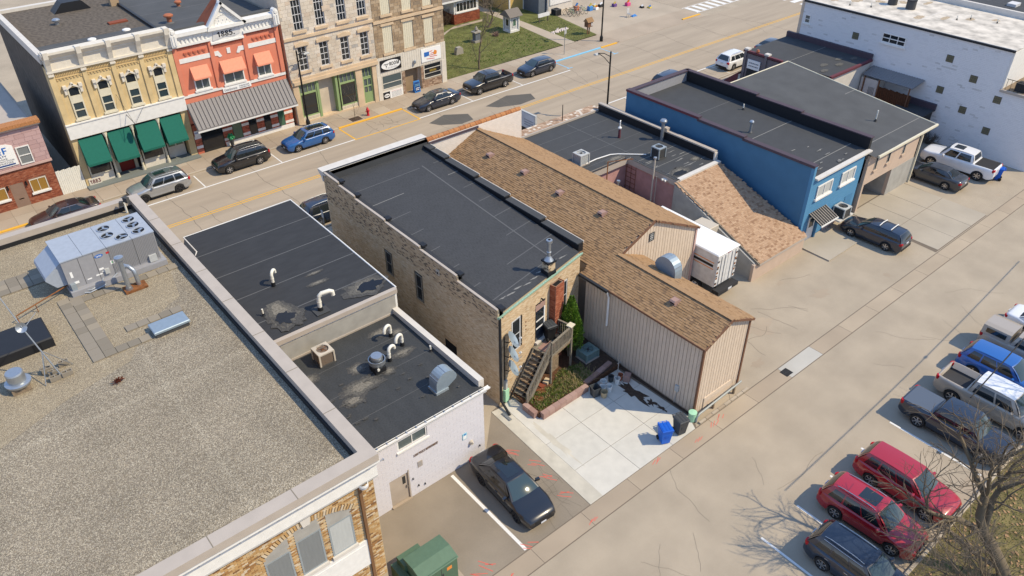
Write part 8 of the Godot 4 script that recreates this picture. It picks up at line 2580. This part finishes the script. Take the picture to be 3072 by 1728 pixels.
# bare tree: limbs fork into ever thinner twigs
func limb(tr, br, tw, p, d, r, len, depth, o):
	var n = 4 if depth > 3 else 3
	var ps = [p]
	var rs = [r]
	var q = p
	var dd = d
	var r1 = r * o.get("taper", .72)
	for i in n:
		dd = (dd + V(rng.randfn(), rng.randfn() * .6, rng.randfn()) * o.get("wob", .16) + V(0, o.get("up", .06), 0)).normalized()
		q += dd * len / n
		ps.append(q)
		rs.append(lerpf(r, r1, float(i + 1) / n))
	var m = tr if depth >= o.depth else (br if depth > 2 else tw)
	m.tube(ps, rs, 7 if depth > 4 else (5 if depth > 2 else 3))
	if depth <= 0: return
	var k = o.get("fork", 3) if depth > 1 else 3
	for i in k:
		var ax = dd.cross(V(rng.randfn(), rng.randfn(), rng.randfn())).normalized()
		var nd = dd.rotated(ax, rng.randf_range(.3, .85) if i > 0 else rng.randf_range(.1, .35))
		limb(tr, br, tw, q, nd, r1 * (rng.randf_range(.72, .9) if i == 0 else rng.randf_range(.5, .7)), len * rng.randf_range(.66, .86), depth - 1, o)
	if depth > 1:
		for i in 2:
			var s = ps[1 + rng.randi() % (n - 1)]
			var ax = dd.cross(V(rng.randfn(), rng.randfn(), rng.randfn())).normalized()
			limb(tr, br, tw, s, dd.rotated(ax, rng.randf_range(.6, 1.1)), r1 * .42, len * .55, mini(depth - 2, 2), o)

func bare_tree(called, label, o_, r, len, depth, dir, opt = {}):
	var t = thing(called, label, "tree", o_)
	var tr = MB.new()
	var br = MB.new()
	var tw = MB.new()
	opt.depth = depth
	limb(tr, br, tw, o_, dir, r, len, depth, opt)
	part(t, "trunk", tr, "bark")
	if br.v.size(): part(t, "branches", br, "bark")
	if tw.v.size(): part(t, "twigs", tw, opt.get("twm", "twig"), "stuff")
	return t

func shrub(called, label, o_, h, n, m, sp = .7):
	var t = thing(called, label, "shrub", o_)
	var b = MB.new()
	for i in n:
		var d = V(rng.randfn() * sp, 1.2, rng.randfn() * sp).normalized()
		var p = o_ + V(rng.randfn() * .12 * h, 0, rng.randfn() * .12 * h)
		var l = h * rng.randf_range(.5, 1.1)
		var mid = p + d * l * .6
		b.tube([p, mid, mid + (d + V(rng.randfn(), .2, rng.randfn()) * .5).normalized() * l * .5], [.02, .014, .006], 4)
		for k in 3:
			var e = (d + V(rng.randfn(), rng.randfn() * .6, rng.randfn()) * .7).normalized()
			b.tube([mid, mid + e * l * .4], [.01, .004], 3)
	part(t, "stems", b, m)
	return t

func blades(parent, poly, y, n, h, ms):
	var bs = []
	for m in ms: bs.append(MB.new())
	var lo = poly[0]
	var hi = poly[0]
	for p in poly:
		lo = lo.min(p); hi = hi.max(p)
	for i in n:
		var p = Vector2(rng.randf_range(lo.x, hi.x), rng.randf_range(lo.y, hi.y))
		if not Geometry2D.is_point_in_polygon(p, poly): continue
		var a = rng.randf() * TAU
		var d = V(cos(a), 0, sin(a))
		var k = rng.randf_range(.5, 1.2) * h
		var q = V(p.x, y, p.y)
		var t = q + V(rng.randfn() * .4 * k, k, rng.randfn() * .4 * k)
		bs[i % ms.size()].tri(q - d * .018 * (1 + h), t, q + d * .018 * (1 + h))
	for i in ms.size(): part(parent, "grass_blades", bs[i], ms[i], "stuff")

func greenery():
	rng.seed = 77
	# large bare tree over the car park, and its neighbour outside the frame
	bare_tree("bare_tree", "big leafless tree spreading over the car park cars", V(29.2, .1, -1.9), .3, 2.6, 6, V(-.06, 1, -.34).normalized(), {"wob": .17, "fork": 3, "taper": .8, "up": -.02})
	rng.seed = 1234
	bare_tree("bare_tree", "leafless tree on the verge beyond the navy crossover", V(24.6, .1, -1.4), .26, 2.2, 6, V(.0, 1, -.1).normalized(), {"wob": .16, "fork": 3, "taper": .76, "up": .03})
	rng.seed = 4321
	bare_tree("bare_tree", "leafless tree beside the tan pickup nose on the verge", V(43.0, .1, -2.6), .26, 2.4, 6, V(.0, 1, -.15).normalized(), {"wob": .16, "fork": 3, "taper": .76, "up": .03})
	rng.seed = 99
	# street trees
	bare_tree("young_tree", "slender leafless tree at the front edge of the lawn", V(50.3, .1, -65.9), .11, 2.2, 5, V(.02, 1, 0).normalized(), {"wob": .1, "fork": 2, "up": .16, "taper": .8})
	bare_tree("sapling", "thin sapling in a square pavement pit by the hydrant", V(33.2, .1, -63.0), .03, 1.2, 3, V(0, 1, 0), {"wob": .08, "fork": 3, "up": .2, "taper": .7})
	org = Vector3.ZERO
	var b = MB.new()
	b.box(V(32.7, .1, -63.5), V(33.8, .118, -62.6))
	part(get_node("pavement"), "tree_pit", b, "soil2")
	bare_tree("garden_tree", "crooked leafless tree by the white porch", V(60.0, .1, -76.5), .16, 1.6, 5, V(.3, 1, .1).normalized(), {"wob": .25, "fork": 3, "up": .0})
	shrub("bare_bush", "tangled leafless bush against the white porch wall", V(56.5, .1, -81.0), 2.2, 70, "bushtwig")
	shrub("bare_bush", "low dry bush beside the gold house", V(64.9, .1, -83.5), 1.6, 60, "bark2")
	shrub("bare_bush", "spiky leafless bush at base of white brick wall", V(69.2, 0, -25.6), 1.1, 46, "bark2", .9)
	shrub("dry_perennial", "heap of dry reddish stems next to the lawn kiosk", V(58.6, .1, -73.4), .6, 60, "block", 1.2)
	# evergreen
	var t = thing("evergreen", "conical bright green arborvitae beside the wooden landing", "tree", V(25.0, .28, -24.9))
	for k in 4:
		b = MB.new()
		b.tube([V(25.0 + k * .06 - .1, .28, -24.9), V(24.95 + k * .12 - .15, 1.2, -24.95 + .05 * k)], [.05, .035], 6)
		part(t, "trunk", b, "bark")
	var cones = [[V(24.85, 1.1, -24.85), .62, 3.55], [V(25.2, 1.1, -25.0), .55, 3.3], [V(24.72, 1.2, -25.2), .5, 2.7], [V(25.15, 1.0, -24.65), .55, 2.6]]
	for ci in 4:
		var c = cones[ci]
		var ms = [MB.new(), MB.new(), MB.new()]
		for i in 2600:
			var f = pow(rng.randf(), .8)
			var prof = sin(PI * clampf(.12 + f * .88, 0, 1)) * .55 + (1 - f) * .5
			prof = minf(prof, 1.0) * (1.0 if f < .93 else (1 - f) / .07)
			var a = rng.randf() * TAU
			var rr = c[1] * prof * (.72 + .28 * rng.randf()) * (1 + .13 * sin(a * 5 + f * 21 + ci))
			var p = c[0] + V(cos(a) * rr, f * c[2], sin(a) * rr)
			var u = (V(cos(a), 1.1, sin(a)) + V(rng.randfn(), rng.randfn(), rng.randfn()) * .45).normalized() * rng.randf_range(.05, .1)
			var w = u.cross(V(rng.randfn(), rng.randfn(), rng.randfn())).normalized() * .04
			ms[pick([.5, .28, .22])].quad(p - u * .3, p + w, p + u, p - w)
		for k in 3: part(t, "crown", ms[k], ["leaf", "leaf2", "leaf3"][k])
	# weeds in the bed
	org = Vector3.ZERO
	var bed = get_node("planting_bed")
	blades(bed, P2([20.6, -23.9, 20.6, -22.5, 24.8, -22.5, 25, -23.9, 23.6, -24.3, 22.5, -23.6]), .285, 5200, .16, ["blade", "blade2", "straw", "blade"])
	b = MB.new()
	for i in 260:
		var p = V(rng.randf_range(23.2, 24.9), .29, rng.randf_range(-23.6, -22.6))
		b.tube([p, p + V(rng.randfn() * .2, rng.randf_range(.03, .3), rng.randfn() * .2)], .006, 3)
	part(bed, "dry_stems", b, "straw", "stuff")
	b = MB.new()
	b.ob(Transform3D(Basis(V(0, 1, 0), .4), V(22.4, .36, -24.0)), V(.4, .2, .3))
	part(bed, "rock", b, "tan3")
	var lawn = get_node("lawn")
	blades(lawn, P2([45.9, -65.7, 62.3, -66.0, 63, -77, 46, -77]), .1, 26000, .06, ["blade", "blade2", "straw"])
	blades(lawn, P2([64.5, -66, 68, -66.1, 69.2, -75, 65, -76]), .1, 8000, .06, ["blade", "blade2", "straw"])
	b = MB.new()
	for i in 150:
		var p = V(rng.randf_range(51, 62), .1, rng.randf_range(-72.5, -66.5))
		if p.x < 57 and p.z < -69: continue
		for k in 4: b.tri(p + V(-.05, 0, 0), p + V(rng.randfn() * .08, .14, rng.randfn() * .08), p + V(.05, 0, .02))
	part(lawn, "weed_tufts", b, "leaf2", "stuff")
	var vg = get_node("verge")
	blades(vg, P2([20, -4.7, 45, -4.7, 45, 0, 20, 0]), .1, 24000, .08, ["blade", "blade2", "straw", "straw"])
	b = MB.new()
	for i in 500:
		var p = V(rng.randf_range(26, 42), .13, rng.randf_range(-4.6, -.5))
		var u = V(rng.randfn(), .2, rng.randfn()).normalized() * .09
		b.quad(p - u, p + u.cross(V(0, 1, .3)) * .7, p + u, p - u.cross(V(0, 1, .3)) * .7)
	part(vg, "dead_leaves", b, "sh3", "stuff")
	lawn_items()

func lawn_items():
	var b
	var t = thing("lawn_kiosk", "little white shrine like kiosk with brown shingled roof on lawn", "kiosk", V(61.3, .1, -73.7))
	bx(t, "base", V(60.6, .1, -74.4), V(62.05, .35, -73.0), "white")
	for p in [[60.65, -73.05], [61.95, -73.05], [60.65, -74.3], [61.95, -74.3]]: bx(t, "corner_post", V(p[0] - .07, .3, p[1] - .07), V(p[0] + .07, 2.0, p[1] + .07), "white")
	bx(t, "core", V(60.72, .3, -74.25), V(61.9, 2.0, -73.12), "white2")
	window(t, [V(0, 0, -73.11), V(1, 0, 0)], 61.0, 61.6, .75, 1.7, "white", "glassgreen", 1, 1, .08, "", .05); window(t, [V(60.71, 0, 0), V(0, 0, 1)], -74.0, -73.35, .75, 1.7, "white", "glass", 1, 1, .08, "", .05)
	b = MB.new()
	b.ext(P2([-74.75, 2.0, -72.7, 2.0, -73.7, 2.75]), V(60.3, 0, 0), V(0, 0, 1), V(0, 1, 0), V(2.0, 0, 0))
	var rf = part(t, "roof", b, "shingrey")
	for i in 7:
		var f = i / 7.0
		b = MB.new()
		b.ob(Transform3D(Basis(V(1, 0, 0), atan(.75 / 1.0)), V(61.3, lerpf(2.06, 2.72, f), lerpf(-72.75, -73.6, f))), V(2.02, .03, .2))
		part(rf, "shingle_course", b, "shingrey")
	t = thing("stone_lantern", "small grey stone monument with urn top on lawn", "monument", V(55.6, .1, -73.2))
	bx(t, "plinth", V(55.1, .1, -73.6), V(56.1, .35, -72.8), "stone"); bx(t, "shaft", V(55.25, .35, -73.5), V(55.95, 1.2, -72.9), "slate"); bx(t, "cap", V(55.1, 1.2, -73.6), V(56.1, 1.35, -72.8), "stone")
	b = MB.new()
	b.lathe(V(55.6, 1.35, -73.2), [Vector2(.1, 0), Vector2(.22, .2), Vector2(.15, .4), Vector2(.05, .55), Vector2(0, .6)], 10)
	part(t, "urn", b, "stone")
	t = thing("memorial_stone", "squat grey memorial stone leaning on the lawn", "stone", V(51.5, .1, -71.2))
	b = MB.new()
	b.ext(P2([51.0, .1, 52.0, .1, 51.95, .75, 51.75, .9, 51.2, .88, 51.05, .6]), V(0, 0, -71.4), V(1, 0, 0), V(0, 1, 0), V(0, 0, .45))
	part(t, "stone", b, "stone")
	t = thing("notice_board", "long low white notice board on posts", "sign board", V(66.6, .1, -73.7))
	b = MB.new()
	b.ob(Transform3D(Basis(V(1, 0, 0), -.2), V(66.6, 1.0, -73.7)), V(1.9, .45, .05))
	part(t, "panel", b, "white2")
	for x in [65.9, 67.3]: bx(t, "post", V(x - .05, .1, -73.78), V(x + .05, 1.0, -73.68), "bark2")
	t = thing("little_library", "brown book box with pitched roof on post", "book box", V(67.5, .1, -66.7))
	bx(t, "post", V(67.3, .1, -66.75), V(67.4, 1.0, -66.65), "trimbrown"); bx(t, "post", V(67.6, .1, -66.75), V(67.7, 1.0, -66.65), "trimbrown"); bx(t, "box", V(67.1, 1.0, -67.0), V(67.9, 1.6, -66.4), "trimbrown"); bx(t, "door_pane", V(67.65, 1.1, -66.4), V(67.85, 1.5, -66.38), "white2")
	b = MB.new()
	b.ext(P2([-67.15, 1.6, -66.25, 1.6, -66.7, 2.05]), V(67.0, 0, 0), V(0, 0, 1), V(0, 1, 0), V(1.0, 0, 0))
	part(t, "roof", b, "sh2")
	t = thing("shell_heap", "heap of pale pinkish shells on the lawn corner", "shells", V(65.9, .1, -69.9))
	b = MB.new()
	for i in 60:
		var p = V(65.9 + rng.randfn() * .7, .13, -69.9 + rng.randfn() * .3)
		b.lathe(p, [Vector2(.13, -.04), Vector2(.1, .06), Vector2(.0, .1)], 6, Basis(V(rng.randfn(), rng.randfn(), rng.randfn()).normalized(), rng.randf() * 2))
	part(t, "shells", b, "shell", "stuff")
	t = thing("sign_pole", "slim grey sign pole at the pavement by blue kerb", "sign post", V(60.4, .1, -63.3))
	b = MB.new()
	b.cyl(V(60.4, .1, -63.3), V(60.4, 2.9, -63.3), .035, .035, 8)
	part(t, "pole", b, "galv")
	bx(t, "plate", V(60.3, 2.4, -63.28), V(60.62, 2.9, -63.26), "acgrey")
	# houses behind the lawn
	t = thing("porch_house", "white porch house with brick base behind the lawn", "house", V(59.3, 0, -82))
	bx(t, "brick_base", V(57.4, 0, -84), V(61.4, 1.3, -80.0), "red2"); bricks(t, "brick", V(57.4, 0, -80.0), V(1, 0, 0), 4.0, 1.3, .3, .1, ["red1", "red2"], [.4, .6], [], .015, .012, 0)
	bx(t, "wall", V(54, 0, -96), V(61.3, 4.5, -84), "white2"); bx(t, "porch_wall", V(57.5, 1.3, -84), V(61.3, 3.2, -80.1), "white")
	window(t, [V(0, 0, -80.09), V(1, 0, 0)], 57.8, 61.0, 1.5, 2.7, "white", "glass", 6, 1, .1, "white", .06)
	b = MB.new()
	b.quadh(V(53.5, 3.2, -79.6), V(61.8, 3.2, -79.6), V(61.8, 5.5, -90), V(53.5, 5.5, -90), Vector3.UP)
	part(t, "roof", b, "shingrey"); bx(t, "fascia", V(53.5, 3.0, -79.65), V(61.8, 3.2, -79.55), "white")
	t = thing("gold_house", "mustard yellow clapboard house with white corner boards", "house", V(67, 0, -82))
	bx(t, "wall", V(65.9, 0, -90), V(68.3, 6, -79.6), "housegold")
	for i in 24: bx(t, "clapboard", V(65.87, .2 + i * .24, -90), V(65.9, .42 + i * .24, -79.6), "housegold")
	for x in [65.85, 68.2]: bx(t, "corner_board", V(x, 0, -79.65), V(x + .16, 6, -79.5), "white")
	window(t, [V(0, 0, -79.58), V(1, 0, 0)], 66.7, 67.5, 2.0, 3.6, "white", "glass", 2, 4, .08, "white", .06)
	t = thing("grey_garage", "grey block garage with white door front", "garage", V(70, 0, -82))
	bx(t, "wall", V(68.3, 0, -88), V(73.9, 4.2, -76.6), "slate"); bx(t, "front", V(69.7, 0, -76.6), V(74, 4.2, -76.3), "cap_light")
	var dr = bx(t, "garage_door", V(69.9, .9, -76.3), V(73.8, 4.0, -76.22), "white")
	for i in 5: bx(dr, "door_section", V(69.95, .95 + i * .6, -76.22), V(73.75, 1.5 + i * .6, -76.2), "white")
	b = MB.new()
	b.tube([V(69.6, 4, -76.4), V(69.6, .5, -76.4), V(69.2, .2, -76.0)], .06, 6)
	part(t, "downpipe", b, "white2")
	condenser(V(69.9, .02, -75.0), .85, .85, .8, "coil", "dark", "coil", "dark condenser beside grey block garage", false)
	# bicycles and yard sale things
	for i in 6:
		var o = V(70.8 + i * .45, .02, -73.9 + .25 * (i % 3))
		t = thing("bicycle", "bicycle leaning in the tangled row by the garage", "bicycle", o, "bicycles by the garage")
		var m = ["dark", "greent", "galv", "dark", "purple", "greent"][i]
		for k in 2:
			b = MB.new()
			var c = o + V(0, .33, -.5 + k * 1.0)
			var ps = []
			for s in 17: ps.append(c + V(.03 * i, sin(TAU * s / 16) * .32, cos(TAU * s / 16) * .32))
			b.tube(ps, .022, 5)
			part(t, "wheel", b, "rubbertyre")
		b = MB.new()
		b.tube([o + V(0, .33, -.5), o + V(0, .75, -.25), o + V(0, .8, .3), o + V(0, .33, .5)], .02, 5); b.tube([o + V(0, .75, -.25), o + V(0, .3, 0), o + V(0, .8, .3)], .02, 5)
		part(t, "frame", b, m)
		b = MB.new()
		b.cyl(o + V(-.25, .95, .32), o + V(.25, .95, .32), .016, .016, 5); b.cyl(o + V(0, .75, .3), o + V(0, .95, .32), .016, .016, 5)
		part(t, "handlebar", b, "galv")
		bx(t, "saddle", o + V(-.06, .85, -.35), o + V(.06, .9, -.1), "black")
	var toys = [[73.4, -74.9, .5, .9, "orange", "orange folded chairs stacked by the garage corner"], [74.6, -73.6, .6, .9, "bluet", "blue crate pile on the forecourt"], [75.5, -73.4, .5, .5, "signw", "pale storage tub on the forecourt"], [76.9, -73.9, .7, .5, "dark", "dark folding table on the forecourt"], [78.3, -72.8, .5, .6, "purple", "purple bag on the forecourt"], [79.9, -71.9, .6, .7, "pinkt", "bright pink toy car on the forecourt"], [80.6, -70.0, .4, .35, "dark", "dark bag on the forecourt edge"], [81.3, -69.3, .4, .3, "yellowt", "yellow bundle on the forecourt"], [77.1, -68.2, .8, .15, "bluet", "flat blue sled on the forecourt"], [76.0, -74.2, .45, .5, "yellowt", "yellow box on the forecourt"]]
	for q in toys:
		t = thing("yard_sale_item", q[5], "yard sale item", V(q[0], .02, q[1]), "yard sale things")
		b = MB.new()
		b.cbox(V(q[0] - q[2] / 2, .02, q[1] - .25), V(q[0] + q[2] / 2, .02 + q[3] * .6, q[1] + .25), .04)
		part(t, "body", b, q[4])
		b = MB.new()
		b.cyl(V(q[0] - q[2] * .3, .02 + q[3] * .6, q[1]), V(q[0] + q[2] * .2, .02 + q[3], q[1] + .1), .1, .14, 8)
		part(t, "top_piece", b, ["signw", "bluet", "yellowt", "orange"][int(q[0]) % 4])
	t = thing("folding_chair", "white folding chair standing alone on the forecourt", "chair", V(76.3, .02, -68.3))
	bx(t, "seat", V(76.1, .42, -68.5), V(76.5, .45, -68.1), "galv"); bx(t, "backrest", V(76.1, .5, -68.52), V(76.5, 1.1, -68.49), "white2")
	for p in [[76.12, -68.48], [76.48, -68.48], [76.12, -68.12], [76.48, -68.12]]: bx(t, "leg", V(p[0] - .02, .02, p[1] - .02), V(p[0] + .02, .42, p[1] + .02), "galv")
	# overhead cables near the car park
	t = thing("overhead_cable", "thin black overhead cable crossing above the car park", "cable", V(44, 9, -6))
	b = MB.new()
	var ps = []
	for i in 15:
		var f = i / 14.0
		ps.append(V(lerpf(60, 30.5, f), 7.0 - .25 * sin(PI * f), lerpf(-7.6, -6.3, f)))
	b.tube(ps, .03, 6)
	part(t, "wire", b, "black")
	b = MB.new()
	b.cyl(ps[7], ps[7] + (ps[8] - ps[7]) * .12, .07, .07, 8)
	part(t, "red_tag", b, "hydrant")

func _ready():
	rng.seed = 20240
	sky_and_light()
	textures()
	materials()

	setting()
	street()
	far_side()

	near_side()

	roof_items()
	street_items()
	yard_items()
	vehicles()

	greenery()
